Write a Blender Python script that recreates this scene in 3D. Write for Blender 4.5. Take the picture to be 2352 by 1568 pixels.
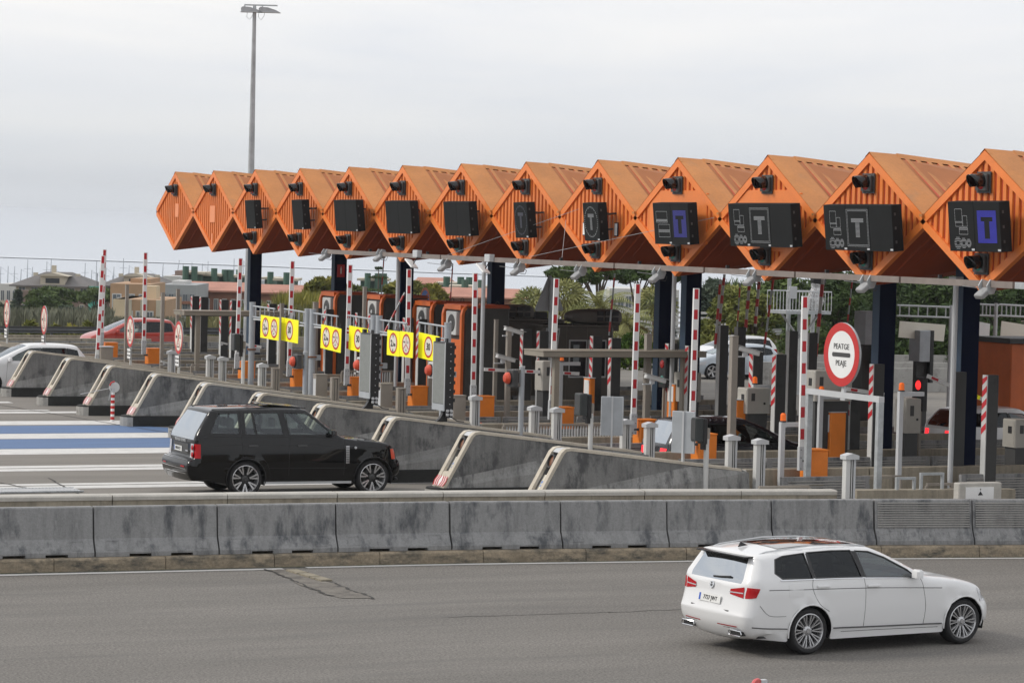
import bpy, bmesh, math, random
from mathutils import Vector, Matrix
from mathutils.geometry import delaunay_2d_cdt
random.seed(7)
R = math.radians
for o in list(bpy.data.objects): bpy.data.objects.remove(o)
SC = bpy.context.scene; COL = SC.collection

# ---------------------------------------------------------------- camera
# world: X = driving direction of the lanes, Y = along the canopy (away), Z = up
CAM = Vector((0.0, 0.0, 5.8)); FPX = 6500.0; CX, CY = 1176.0, 784.0      # in 2352 x 1568 photo units
_y = Vector((-1836 - CX, CY - 458, -FPX)).normalized()
_x2, _y2 = 15192.8, 880.314
_x = Vector((_x2 - CX, CY - _y2, -FPX)).normalized()
_z = _x.cross(_y)
_x = _y.cross(_z).normalized(); _z.normalize()
RW2C = Matrix((( _x[0], _y[0], _z[0]), (_x[1], _y[1], _z[1]), (_x[2], _y[2], _z[2])))
RC2W = RW2C.transposed()
cam = bpy.data.cameras.new('camera'); co = bpy.data.objects.new('camera', cam); COL.objects.link(co)
co.matrix_world = Matrix.Translation(CAM) @ RC2W.to_4x4()
cam.sensor_width = 36; cam.lens = 36 * FPX / 2352; cam.clip_start = 0.5; cam.clip_end = 20000
SC.camera = co
def ray(px, py): return RC2W @ Vector((px - CX, CY - py, -FPX))
def onY(px, py, Y):
    d = ray(px, py); return CAM + d * ((Y - CAM.y) / d.y)
def onX(px, py, X):
    d = ray(px, py); return CAM + d * ((X - CAM.x) / d.x)
def onZ(px, py, z=0.0):
    d = ray(px, py); return CAM + d * ((z - CAM.z) / d.z)
def atD(px, py, D):                        # D = distance along the ground
    d = ray(px, py); return CAM + d * (D / math.hypot(d.x, d.y))

# ---------------------------------------------------------------- sky, sun, exposure
SUN_EL, SUN_AZ = 36.0, 150.0               # azimuth measured from +X towards +Y
w = bpy.data.worlds.new("World"); SC.world = w; w.use_nodes = True
nt = w.node_tree; nt.nodes.clear(); N = nt.nodes.new; L = nt.links.new
out = N('ShaderNodeOutputWorld'); mixs = N('ShaderNodeMixShader'); L(mixs.outputs[0], out.inputs[0])
sky = N('ShaderNodeTexSky'); sky.sky_type = 'NISHITA'; sky.sun_disc = False
sky.sun_elevation = R(SUN_EL); sky.sun_rotation = R(90 - SUN_AZ)
b1 = N('ShaderNodeBackground'); b1.inputs[1].default_value = 0.1; L(sky.outputs[0], b1.inputs[0])
b2 = N('ShaderNodeBackground'); b2.inputs[1].default_value = 1.0
mixs.inputs[0].default_value = 0.94; L(b1.outputs[0], mixs.inputs[1]); L(b2.outputs[0], mixs.inputs[2])
tc = N('ShaderNodeTexCoord'); sx = N('ShaderNodeSeparateXYZ'); L(tc.outputs['Generated'], sx.inputs[0])
ramp = N('ShaderNodeValToRGB'); L(sx.outputs[2], ramp.inputs[0])
els = [(0.0, (.72,.75,.785)), (0.012, (.745,.77,.805)), (0.03, (.81,.83,.86)), (0.055, (.93,.93,.945)), (0.085, (1.01,1.0,1.005)), (0.25, (1.0,1.0,1.01)), (0.6, (1.0,1.0,1.02)), (1.0, (1.08,1.08,1.1))]
e = ramp.color_ramp.elements
e[0].position = els[0][0]; e[0].color = (*els[0][1], 1); e[1].position = 1.0; e[1].color = (*els[-1][1], 1)
for p, c in els[1:-1]:
    q = e.new(p); q.color = (*c, 1)
mp = N('ShaderNodeMapping'); mp.inputs['Scale'].default_value = (4.5, 4.5, 30); L(tc.outputs['Generated'], mp.inputs[0])
nz = N('ShaderNodeTexNoise'); nz.inputs['Scale'].default_value = 1.0; nz.inputs['Detail'].default_value = 8; nz.inputs['Roughness'].default_value = .55
nz.inputs['Distortion'].default_value = .35
L(mp.outputs[0], nz.inputs[0])
cr = N('ShaderNodeValToRGB'); L(nz.outputs[0], cr.inputs[0])
cr.color_ramp.elements[0].position = .36; cr.color_ramp.elements[0].color = (.905,.93,.965, 1)
cr.color_ramp.elements[1].position = .66; cr.color_ramp.elements[1].color = (1.04,1.035,1.02, 1)
mm = N('ShaderNodeMixRGB'); mm.blend_type = 'MULTIPLY'; mm.inputs[0].default_value = 1
L(ramp.outputs[0], mm.inputs[1]); L(cr.outputs[0], mm.inputs[2]); L(mm.outputs[0], b2.inputs[0])
sl = bpy.data.lights.new('sun', 'SUN'); sl.energy = 2.0; sl.angle = R(12); sl.color = (1, .95, .87)
so = bpy.data.objects.new('sun', sl); COL.objects.link(so)
sd = Vector((math.cos(R(SUN_EL)) * math.cos(R(SUN_AZ)), math.cos(R(SUN_EL)) * math.sin(R(SUN_AZ)), math.sin(R(SUN_EL))))
so.rotation_euler = sd.to_track_quat('Z', 'Y').to_euler()
SC.view_settings.view_transform = 'Standard'; SC.view_settings.look = 'None'
SC.view_settings.gamma = 1; SC.view_settings.exposure = 0.0; SC.view_settings.use_curve_mapping = False
SC.render.engine = 'CYCLES'
try:
    SC.cycles.max_bounces = 6; SC.cycles.transparent_max_bounces = 10
except Exception: pass

# ---------------------------------------------------------------- materials
MATS = {}
def srgb(r, g, b): return tuple((c / 255 / 12.92) if c / 255 <= .04045 else ((c / 255 + .055) / 1.055) ** 2.4 for c in (r, g, b))
def mat(name, col, rough=.6, metal=0.0, var=.12, vs=1.5, stretch=(1,1,1), bump=0.0, bs=40.0, dirt=None, dirt_s=1.2, dirt_t=(.52,.68),
        dirt_stretch=(1,1,1), spec=.5, coat=0.0, emit=None, es=1.0, fine=0.0, fs=60.0, trans=0.0, streak=0.0):
    m = bpy.data.materials.new(name); m.use_nodes = True; t = m.node_tree; N = t.nodes.new; L = t.links.new
    p = t.nodes['Principled BSDF']; p.inputs['Roughness'].default_value = rough; p.inputs['Metallic'].default_value = metal
    p.inputs['Specular IOR Level'].default_value = spec; p.inputs['Coat Weight'].default_value = coat
    p.inputs['Coat Roughness'].default_value = .04
    if trans: p.inputs['Transmission Weight'].default_value = trans
    if emit: p.inputs['Emission Color'].default_value = (*emit, 1); p.inputs['Emission Strength'].default_value = es
    g = N('ShaderNodeNewGeometry')
    def noise(scale, st, detail=5, rg=.6):
        mp = N('ShaderNodeMapping'); mp.inputs['Scale'].default_value = tuple(scale * s for s in st); L(g.outputs['Position'], mp.inputs[0])
        n = N('ShaderNodeTexNoise'); n.inputs['Scale'].default_value = 1; n.inputs['Detail'].default_value = detail; n.inputs['Roughness'].default_value = rg
        L(mp.outputs[0], n.inputs[0]); return n
    last = None
    rgb = N('ShaderNodeRGB'); rgb.outputs[0].default_value = (*col, 1); last = rgb.outputs[0]
    def mul(fac_out, lo, hi, last, p0=.3, p1=.7):
        r = N('ShaderNodeMapRange'); r.inputs[1].default_value = p0; r.inputs[2].default_value = p1; r.inputs[3].default_value = lo; r.inputs[4].default_value = hi
        L(fac_out, r.inputs[0]); mx = N('ShaderNodeMixRGB'); mx.blend_type = 'MULTIPLY'; mx.inputs[0].default_value = 1
        L(last, mx.inputs[1]); L(r.outputs[0], mx.inputs[2]); return mx.outputs[0]
    if var: last = mul(noise(vs, stretch).outputs[0], 1 - var, 1 + var, last)
    if fine: last = mul(noise(fs, (1,1,1), 3, .7).outputs[0], 1 - fine, 1 + fine, last)
    if streak:
        last = mul(noise(6.0, (1,1,.09), 6, .7).outputs[0], 1.0, 1 - streak, last, .46, .68)
        last = mul(noise(1.1, (1,1,1), 3, .5).outputs[0], 1.06, .92, last, .4, .6)
    if dirt:
        n = noise(dirt_s, dirt_stretch, 8, .68); r = N('ShaderNodeMapRange'); r.inputs[1].default_value = dirt_t[0]; r.inputs[2].default_value = dirt_t[1]
        L(n.outputs[0], r.inputs[0]); mx = N('ShaderNodeMixRGB'); L(r.outputs[0], mx.inputs[0]); L(last, mx.inputs[1]); mx.inputs[2].default_value = (*dirt, 1); last = mx.outputs[0]
    L(last, p.inputs['Base Color'])
    if bump:
        n = noise(bs, (1,1,1), 4, .6); bp = N('ShaderNodeBump'); bp.inputs['Strength'].default_value = bump; bp.inputs['Distance'].default_value = .02
        L(n.outputs[0], bp.inputs['Height']); L(bp.outputs[0], p.inputs['Normal'])
    MATS[name] = m; return m
def glassmat(name, tint, refl=.12, rough=.02):
    m = bpy.data.materials.new(name); m.use_nodes = True; t = m.node_tree; t.nodes.clear(); N = t.nodes.new; L = t.links.new
    o = N('ShaderNodeOutputMaterial'); mx = N('ShaderNodeMixShader'); tr = N('ShaderNodeBsdfTransparent'); gl = N('ShaderNodeBsdfGlossy')
    tr.inputs[0].default_value = (*tint, 1); gl.inputs['Roughness'].default_value = rough; gl.inputs[0].default_value = (.9,.95,1,1)
    fr = N('ShaderNodeLayerWeight'); fr.inputs[0].default_value = .5; pw = N('ShaderNodeMath'); pw.operation = 'POWER'; pw.inputs[1].default_value = 4; L(fr.outputs['Facing'], pw.inputs[0])
    r = N('ShaderNodeMapRange'); r.inputs[1].default_value = 0; r.inputs[2].default_value = 1; r.inputs[3].default_value = refl; r.inputs[4].default_value = .9
    L(pw.outputs[0], r.inputs[0]); L(r.outputs[0], mx.inputs[0]); L(tr.outputs[0], mx.inputs[1]); L(gl.outputs[0], mx.inputs[2]); L(mx.outputs[0], o.inputs[0])
    MATS[name] = m; return m

ORANGE = mat('orange_paint', (.72,.195,.034), rough=.5, var=.1, vs=.7, fine=.05, fs=9, dirt=(.62,.30,.16), dirt_s=.9, dirt_t=(.6,.85), stretch=(1,1,.3))
ORANGE_ROOF = mat('weathered_orange_roof', (.50,.20,.055), rough=.6, var=.14, vs=.8, fine=.07, fs=14, dirt=(.36,.19,.09), dirt_s=1.3, dirt_t=(.58,.82))
ORANGE_G = mat('orange_recess_shade', (.40,.045,.006), rough=.55, var=.08)  # shade of grooves and rib flanks mixed into a deeper orange
ORANGE_TRIM = mat('orange_trim', (.78,.21,.04), rough=.45, var=.07, vs=1.5, fine=.04, fs=20)
ORANGE_PATCH = mat('faded_salmon_patch', (.80,.29,.13), rough=.6, var=.05)
CAB = mat('cabinet_orange', (.80,.22,.02), rough=.5, var=.1, vs=2, dirt=(.45,.12,.03), dirt_s=2, dirt_t=(.62,.9))
BLUE_COL = mat('navy_column_paint', (.002,.006,.026), rough=.7, var=.15, spec=.1)
BLACK = mat('black_plastic', (.013,.013,.014), rough=.45, var=.1)
BLACKG = mat('black_glossy', (.01,.01,.011), rough=.15, var=.0)
DGREY = mat('dark_grey_metal', (.05,.05,.05), rough=.55, var=.1, fine=.06, fs=30)
PANEL = mat('display_dark', (.014,.015,.0155), rough=.75, var=.12, fine=.15, fs=60, spec=.15)
GALV = mat('galvanised_steel', (.40,.42,.43), rough=.5, metal=.35, var=.18, vs=4, fine=.1, fs=15)
GREYP = mat('grey_paint', (.36,.38,.40), rough=.5, var=.1, vs=3, dirt=(.22,.09,.04), dirt_s=1.8, dirt_t=(.72,.8))
LGREY = mat('light_grey_metal', (.50,.51,.52), rough=.45, var=.06)
TAUPE = mat('taupe_paint', (.27,.24,.205), rough=.55, var=.1, vs=2)
TAUPE_D = mat('taupe_dark', (.14,.125,.11), rough=.6, var=.1)
WHITEP = mat('white_paint', (.78,.78,.77), rough=.4, var=.04)
CREAM = mat('sign_cream', (.74,.70,.60), rough=.45, var=.03)
REDP = mat('red_paint', (.50,.016,.026), rough=.4, var=.05)
REDS = mat('sign_red', (.52,.022,.020), rough=.4, var=.05)
YEL = mat('emissive_yellow', (.92,.86,.0), rough=.5, var=.02, emit=(.9,.85,.0), es=.12)  # yellow sign paint with a weak glow added; not a lamp
CONC = mat('concrete_grey', (.25,.25,.248), rough=.85, var=.16, vs=1.1, fine=.12, fs=26, dirt=(.085,.089,.095), dirt_s=1.4, dirt_t=(.515,.645), dirt_stretch=(1.9,1.9,.62), bump=.35, bs=30, streak=.28)
CONC_L = mat('concrete_light', (.33,.32,.30), rough=.85, var=.14, vs=1.4, fine=.1, fs=26, dirt=(.16,.15,.14), dirt_s=2.5, dirt_t=(.55,.75), bump=.3, bs=30)
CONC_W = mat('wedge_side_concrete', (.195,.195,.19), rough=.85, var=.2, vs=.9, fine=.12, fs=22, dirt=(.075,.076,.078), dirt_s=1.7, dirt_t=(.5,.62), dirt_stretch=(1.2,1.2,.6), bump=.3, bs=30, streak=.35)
CONC_WL = mat('wedge_facet_concrete', (.27,.27,.262), rough=.85, var=.15, vs=1.2, fine=.12, fs=22, dirt=(.10,.10,.10), dirt_s=2.2, dirt_t=(.53,.66), dirt_stretch=(2,2,.5), bump=.3, bs=30, streak=.35)  # paler copy of the side concrete; the leaning facet's extra light is coloured in
EDGE = mat('island_edge_render', (.50,.45,.37), rough=.8, var=.12, vs=4, fine=.08, fs=30)
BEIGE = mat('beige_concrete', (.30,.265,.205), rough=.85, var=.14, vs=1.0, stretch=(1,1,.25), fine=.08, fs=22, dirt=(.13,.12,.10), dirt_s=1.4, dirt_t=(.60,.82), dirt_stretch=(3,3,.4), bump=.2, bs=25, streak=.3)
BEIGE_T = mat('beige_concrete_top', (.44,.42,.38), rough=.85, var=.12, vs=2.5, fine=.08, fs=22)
KERB = mat('stained_kerb', (.27,.22,.155), rough=.9, var=.3, vs=2.2, fine=.2, fs=22, dirt=(.06,.058,.05), dirt_s=2.2, dirt_t=(.46,.66), dirt_stretch=(1,1,2.2), bump=.5, bs=25)
KERB_D = mat('black_painted_base', (.016,.017,.016), rough=.7, var=.3, vs=3, dirt=(.2,.2,.19), dirt_s=5, dirt_t=(.7,.76))
ASPH = mat('asphalt', (.158,.147,.133), rough=.9, var=.17, vs=.28, stretch=(.25,1.9,1), fine=.55, fs=28, dirt=(.10,.096,.09), dirt_s=.5, dirt_t=(.52,.8), dirt_stretch=(.3,2.2,1), bump=.6, bs=45)
PLAZA = mat('plaza_pavement', (.185,.170,.150), rough=.9, var=.14, vs=.5, stretch=(.2,1.6,1), fine=.15, fs=30, dirt=(.15,.14,.125), dirt_s=.5, dirt_t=(.5,.8), dirt_stretch=(.3,2,1), bump=.3, bs=50)
LINEW = mat('road_marking_white', (.58,.57,.55), rough=.8, var=.1, vs=3, fine=.12, fs=30, dirt=(.25,.24,.22), dirt_s=1.8, dirt_t=(.56,.75), dirt_stretch=(.3,3,1))
LINEB = mat('road_marking_blue', (.085,.150,.285), rough=.75, var=.14, vs=1.5, stretch=(.2,2,1), fine=.1, fs=30, dirt=(.13,.18,.28), dirt_s=1.2, dirt_t=(.6,.8), dirt_stretch=(.25,3,1))
TAR = mat('tar_joint', (.04,.037,.034), rough=.9, var=.3)
RUST = mat('rust', (.20,.07,.025), rough=.9, var=.4, vs=20)
LAMPRED = mat('red_lamp_lit', (.8,.02,.02), rough=.3, var=0, emit=(1,.03,.03), es=1.6)
REDLENS = mat('red_lens', (.35,.02,.02), rough=.25, var=0)
AMBER = mat('amber_beacon', (.75,.12,.01), rough=.25, var=0, emit=(.9,.18,.01), es=.25)
ORLENS = mat('orange_red_lens', (.62,.07,.025), rough=.3, var=0)
GREENLENS = mat('green_lens', (.02,.16,.13), rough=.25, var=0)
LEDB = mat('led_blue', (.02,.02,.25), rough=.5, var=0, emit=(.05,.05,.50), es=.45)
LEDB2 = mat('led_blue_dim', (.02,.02,.14), rough=.5, var=0, emit=(.06,.06,.40), es=.35)
LEDW = mat('led_white', (.30,.31,.32), rough=.5, var=0, emit=(.5,.5,.55), es=.05)
CHROME = mat('chrome', (.75,.76,.78), rough=.12, metal=1, var=0)
RUBBER = mat('tyre_rubber', (.016,.016,.017), rough=.75, var=.1)
INTER = mat('car_interior', (.03,.03,.032), rough=.7, var=.1)
SEATL = mat('seat_grey', (.13,.13,.13), rough=.6, var=.1)
CARBLACK = mat('black_car_paint', (.0025,.0025,.003), rough=.3, var=0, coat=.75, spec=.05)
CARWHITE = mat('white_car_paint', (.70,.70,.70), rough=.3, var=.0, coat=.7)
CARRED = mat('red_car_paint', (.40,.035,.02), rough=.3, var=.0, coat=.6)
CARSILV = mat('silver_car_paint', (.20,.22,.24), rough=.3, metal=.5, var=.0, coat=.6)
CARDARK = mat('dark_car_paint', (.012,.012,.015), rough=.25, var=.0, coat=.6)
TAILRED = mat('tail_light_red', (.40,.006,.010), rough=.25, var=0, coat=.1, spec=.25)
TAILLIT = mat('brake_light_lit', (.7,.02,.03), rough=.2, var=0, emit=(1,.03,.04), es=1.4)
CLEARL = mat('clear_lamp', (.5,.5,.52), rough=.12, var=0, coat=.5)
PLATE = mat('number_plate_white', (.72,.72,.70), rough=.4, var=0)
PLATEB = mat('plate_blue', (.03,.10,.45), rough=.4, var=0)
RIM = mat('alloy_rim', (.50,.50,.51), rough=.25, metal=.7, var=0)
SKIN = mat('skin', (.42,.23,.16), rough=.55, var=.05)
CLOTH = mat('white_shirt', (.5,.5,.5), rough=.8, var=.05)
HAIR = mat('dark_hair', (.02,.014,.01), rough=.6, var=0)
GLASS_C = glassmat('car_glass_clear', (.66,.74,.71), .07)
GLASS_D = glassmat('car_glass_privacy', (.05,.055,.055), .035)
GLASS_R = glassmat('rear_glass', (.12,.135,.13), .55)
GLASS_B = glassmat('booth_glass', (.12,.14,.15), .12)

# ---------------------------------------------------------------- mesh helpers
class MB:
    def __init__(s): s.v = []; s.f = []; s.m = []; s.mats = []; s.M = None
    def mi(s, m):
        if m not in s.mats: s.mats.append(m)
        return s.mats.index(m)
    def add(s, vs, fs, m):
        k = len(s.v); i = s.mi(m)
        if s.M is not None: vs = [s.M @ Vector(v) for v in vs]
        s.v += [tuple(v) for v in vs]
        for f in fs: s.f.append(tuple(k + j for j in f)); s.m.append(i)
        return s
    def box(s, x0, x1, y0, y1, z0, z1, m):
        v = [(x0,y0,z0),(x1,y0,z0),(x1,y1,z0),(x0,y1,z0),(x0,y0,z1),(x1,y0,z1),(x1,y1,z1),(x0,y1,z1)]
        return s.add(v, [(0,3,2,1),(4,5,6,7),(0,1,5,4),(1,2,6,5),(2,3,7,6),(3,0,4,7)], m)
    def cbox(s, c, d, m): return s.box(c[0]-d[0]/2, c[0]+d[0]/2, c[1]-d[1]/2, c[1]+d[1]/2, c[2]-d[2]/2, c[2]+d[2]/2, m)
    def bbox(s, x0, x1, y0, y1, z0, z1, m, b=.01):         # box with bevelled vertical and top edges
        def ring(x0,x1,y0,y1,z): return [(x0+b,y0,z),(x1-b,y0,z),(x1,y0+b,z),(x1,y1-b,z),(x1-b,y1,z),(x0+b,y1,z),(x0,y1-b,z),(x0,y0+b,z)]
        rs = [ring(x0,x1,y0,y1,z0), ring(x0,x1,y0,y1,z1-b), ring(x0+b*.7,x1-b*.7,y0+b*.7,y1-b*.7,z1)]
        v = sum(rs, []); f = []
        for k in range(2):
            for j in range(8): f.append((k*8+j, k*8+(j+1)%8, (k+1)*8+(j+1)%8, (k+1)*8+j))
        f.append(tuple(range(7,-1,-1))); f.append(tuple(16+j for j in range(8)))
        return s.add(v, f, m)
    def prism(s, poly, a0, a1, axis, m):                    # poly in the two other axes (order x<y<z), extruded along axis
        def P(p, a):
            if axis == 'y': return (p[0], a, p[1])
            if axis == 'x': return (a, p[0], p[1])
            return (p[0], p[1], a)
        n = len(poly); v = [P(p, a0) for p in poly] + [P(p, a1) for p in poly]
        f = [tuple(range(n)), tuple(range(2*n-1, n-1, -1))] + [(j, j+n, (j+1)%n+n, (j+1)%n) for j in range(n)]
        return s.add(v, f, m)
    def cyl(s, p0, p1, r0, r1=None, m=None, n=10, caps=True):
        r1 = r0 if r1 is None else r1; p0 = Vector(p0); p1 = Vector(p1); d = (p1 - p0).normalized()
        a = d.orthogonal().normalized(); b = d.cross(a); v = []
        for p, r in ((p0, r0), (p1, r1)):
            for k in range(n):
                t = 2*math.pi*k/n + math.pi/n; v.append(p + a*(r*math.cos(t)) + b*(r*math.sin(t)))
        f = [(k, (k+1)%n, n+(k+1)%n, n+k) for k in range(n)]
        if caps: f += [tuple(range(n-1,-1,-1)), tuple(range(n, 2*n))]
        return s.add(v, f, m)
    def tube(s, pts, rs, m, n=7):
        pts = [Vector(p) for p in pts]
        if not hasattr(rs, '__len__'): rs = [rs]*len(pts)
        v = []; prev = None
        for i, p in enumerate(pts):
            d = (pts[min(i+1, len(pts)-1)] - pts[max(i-1, 0)]).normalized()
            a = d.orthogonal().normalized() if prev is None else (prev - d*prev.dot(d)).normalized()
            prev = a; b = d.cross(a)
            for k in range(n):
                t = 2*math.pi*k/n; v.append(p + a*(rs[i]*math.cos(t)) + b*(rs[i]*math.sin(t)))
        f = []
        for i in range(len(pts)-1):
            for k in range(n): f.append((i*n+k, i*n+(k+1)%n, (i+1)*n+(k+1)%n, (i+1)*n+k))
        f += [tuple(range(n-1,-1,-1)), tuple((len(pts)-1)*n+k for k in range(n))]
        return s.add(v, f, m)
    def lathe(s, prof, c, ax, m, n=24):                    # prof: (radius, along) pairs about axis ax
        c = Vector(c); d = Vector(ax).normalized(); a = d.orthogonal().normalized(); b = d.cross(a); v = []
        for r, h in prof:
            for k in range(n):
                t = 2*math.pi*k/n; v.append(c + d*h + a*(r*math.cos(t)) + b*(r*math.sin(t)))
        f = []
        for i in range(len(prof)-1):
            for k in range(n): f.append((i*n+k, i*n+(k+1)%n, (i+1)*n+(k+1)%n, (i+1)*n+k))
        return s.add(v, f, m)
    def quad(s, a, b, c, d, m): return s.add([a, b, c, d], [(0,1,2,3)], m)
    def mesh(s, name, smooth=False, ang=35):
        me = bpy.data.meshes.new(name); me.from_pydata(s.v, [], s.f)
        for m in s.mats: me.materials.append(m)
        for p, i in zip(me.polygons, s.m): p.material_index = i
        if smooth:
            for p in me.polygons: p.use_smooth = True
            me.set_sharp_from_angle(angle=R(ang))
        me.update(); return me
    def build(s, name, parent=None, smooth=False, ang=35, **k):
        return link(name, s.mesh(name, smooth, ang), parent, **k)
def fixn(me):
    bm = bmesh.new(); bm.from_mesh(me); bmesh.ops.recalc_face_normals(bm, faces=bm.faces); bm.to_mesh(me); bm.free(); return me
def link(name, me, parent=None, loc=None, rot=None, **k):
    o = bpy.data.objects.new(name, me); COL.objects.link(o)
    if parent is not None: o.parent = parent
    if loc is not None: o.location = loc
    if rot is not None: o.rotation_euler = rot
    tag(o, **k); return o
def tag(o, label=None, cat=None, group=None, kind=None):
    if label: o['label'] = label
    if cat: o['category'] = cat
    if group: o['group'] = group
    if kind: o['kind'] = kind
    return o
def thing(name, label, cat, loc=(0,0,0), rz=0, group=None):
    o = bpy.data.objects.new(name, None); COL.objects.link(o); o.location = loc; o.rotation_euler = (0,0,rz)
    return tag(o, label, cat, group)
def kids(o): return [c for c in bpy.data.objects if c.parent == o]
def dup(root, loc, rz=0, label=None, group=None, scale=None):
    r = root.copy(); COL.objects.link(r); r.location = loc; r.rotation_euler = (0,0,rz)
    if scale: r.scale = scale
    if label: r['label'] = label
    if group: r['group'] = group
    for ch in kids(root):
        c = ch.copy(); COL.objects.link(c); c.parent = r
        for g in kids(ch):
            d = g.copy(); COL.objects.link(d); d.parent = c
    return r
ORD = ['first','second','third','fourth','fifth','sixth','seventh','eighth','ninth','tenth','eleventh','twelfth','thirteenth','fourteenth','fifteenth','sixteenth','seventeenth','eighteenth','nineteenth','twentieth','twenty-first','twenty-second','twenty-third','twenty-fourth','twenty-fifth','twenty-sixth','twenty-seventh','twenty-eighth','twenty-ninth','thirtieth','thirty-first']
def text_mesh(txt, size, m, depth=.002, bold=0.0):
    cu = bpy.data.curves.new('lettering', 'FONT'); cu.body = txt; cu.size = size; cu.extrude = depth; cu.align_x = 'CENTER'; cu.align_y = 'CENTER'; cu.offset = bold; cu.resolution_u = 3
    o = bpy.data.objects.new('lettering', cu); COL.objects.link(o)
    dg = bpy.context.evaluated_depsgraph_get(); dg.update()
    me = bpy.data.meshes.new_from_object(o.evaluated_get(dg)); bpy.data.objects.remove(o)
    me.materials.clear(); me.materials.append(m); return me
def text(txt, size, m, parent, loc, face='-x', name='lettering', bold=0.0, depth=.002, rot=None, sx=1.0):
    me = text_mesh(txt, size, m, depth, bold); o = bpy.data.objects.new(name, me); COL.objects.link(o); o.parent = parent
    # face '-x': readable by somebody looking along +X; '-y': by somebody looking along +Y
    rr = {'-x': (R(90), 0, R(-90)), '-y': (R(90), 0, 0), '+x': (R(90), 0, R(90))}[face] if rot is None else rot
    o.location = loc; o.rotation_euler = rr; o.scale = (sx, 1, 1); return o
W = 4.45
def YI(i): return 91.2 - W * i
def lerp(a, b, t): return a + (b - a) * t
def interp(pts, x):
    if x <= pts[0][0]: (x0,y0),(x1,y1) = pts[0], pts[1]
    elif x >= pts[-1][0]: (x0,y0),(x1,y1) = pts[-2], pts[-1]
    else:
        for (x0,y0),(x1,y1) in zip(pts, pts[1:]):
            if x0 <= x <= x1: break
    return y0 + (y1-y0)*(x-x0)/(x1-x0)
# ================================================================ SETTING: ground, roads, sea
YB = [(-60, 52.5), (5, 45.75), (12, 45.6), (15.7, 45.42), (19.85, 45.2), (23.9, 44.72), (28, 44.2), (30.9, 43.65), (34, 43.0), (40, 41.5), (80, 25)]
YW = [(-60, 55.5), (5, 48.8), (12.7, 48.6), (17.5, 48.3), (23, 47.82), (25, 47.62), (28.8, 47.0), (31, 46.6)]
def yb(x): return interp(YB, x)
def yw(x): return interp(YW, x)
mb = MB(); mb.box(-60, 130, 46.25, 140, -.6, 0, PLAZA)
mb.build('plaza_pavement', kind='structure')
# terrain that falls from the plaza to the shore
def terr(x, y):
    D = math.hypot(x, y); t = max(0, min(1, (D - 145) / 300))
    z = -.6 - 11.0 * (t * t * (3 - 2 * t))
    if x > y * .78: z += min(10, (x - y * .78) * .16) * min(1, max(0, (D - 120) / 60))
    return z
v = []; f = []; n = 60
for i in range(n):
    for j in range(n):
        x = -120 + 720 * i / (n - 1); y = 120 + 640 * (j / (n - 1)) ** 1.3
        v.append((x, y, terr(x, y) - .3 + .5 * math.sin(x * .11) * math.cos(y * .07)))
for i in range(n - 1):
    for j in range(n - 1): f.append((i*n+j, (i+1)*n+j, (i+1)*n+j+1, i*n+j+1))
GRASS = mat('dry_grass_ground', (.075, .085, .04), rough=.95, var=.35, vs=.2, dirt=(.16,.13,.08), dirt_s=.1, dirt_t=(.5,.65))
me = bpy.data.meshes.new('terrain'); me.from_pydata(v, [], f); me.materials.append(GRASS)
for p in me.polygons: p.use_smooth = True
link('terrain', me, kind='structure')
mb = MB(); mb.box(-200, 400, -80, 46.2, -.6, -.004, ASPH); mb.build('road', kind='structure')
# sea, slightly tilted so that the horizon sits where the photograph has it
SEA = bpy.data.materials.new('sea_water'); SEA.use_nodes = True; t = SEA.node_tree; p = t.nodes['Principled BSDF']
p.inputs['Base Color'].default_value = (.53, .56, .60, 1); p.inputs['Roughness'].default_value = .8; p.inputs['Specular IOR Level'].default_value = .15
g = t.nodes.new('ShaderNodeNewGeometry'); m_ = t.nodes.new('ShaderNodeMapping'); m_.inputs['Scale'].default_value = (.02, .05, .05); m_.inputs['Rotation'].default_value = (0, 0, R(-25))
nn = t.nodes.new('ShaderNodeTexNoise'); nn.inputs['Scale'].default_value = 6; nn.inputs['Detail'].default_value = 8
bp = t.nodes.new('ShaderNodeBump'); bp.inputs['Strength'].default_value = .5; bp.inputs['Distance'].default_value = 1.5
t.links.new(g.outputs['Position'], m_.inputs[0]); t.links.new(m_.outputs[0], nn.inputs[0]); t.links.new(nn.outputs[0], bp.inputs['Height']); t.links.new(bp.outputs[0], p.inputs['Normal'])
a = atD(-700, 720, 420); b = atD(3000, 850, 420); c = atD(3400, 473 + .0355*3400 , 5200); d = atD(-1200, 473 - .0355*1200, 5200)
me = bpy.data.meshes.new('sea'); me.from_pydata([tuple(a), tuple(b), tuple(c), tuple(d)], [], [(0,1,2,3)]); me.materials.append(SEA)
link('sea', me, kind='structure')
FOAM = mat('breaker_foam', (.60,.63,.66), rough=.7, var=.1)
mb = MB()
def seapt(px, py):
    nrm = (b - a).cross(d - a); r = ray(px, py); k = nrm.dot(a - CAM) / nrm.dot(r); q = CAM + r * k; q.z += .3; return q
for yy, th in ((591, 1.6),):
    P = []
    for k in range(41):
        px = -100 + k * 65; j = random.uniform(-.4, .4)
        P.append((seapt(px, yy + px*.0352 - th/2 + j), seapt(px, yy + px*.0352 + th/2 + j)))
    for q, r_ in zip(P, P[1:]): mb.quad(q[0], r_[0], r_[1], q[1], FOAM)
mb.build('breaker_line', label='pale breaker line along the sea', kind='stuff')

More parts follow.
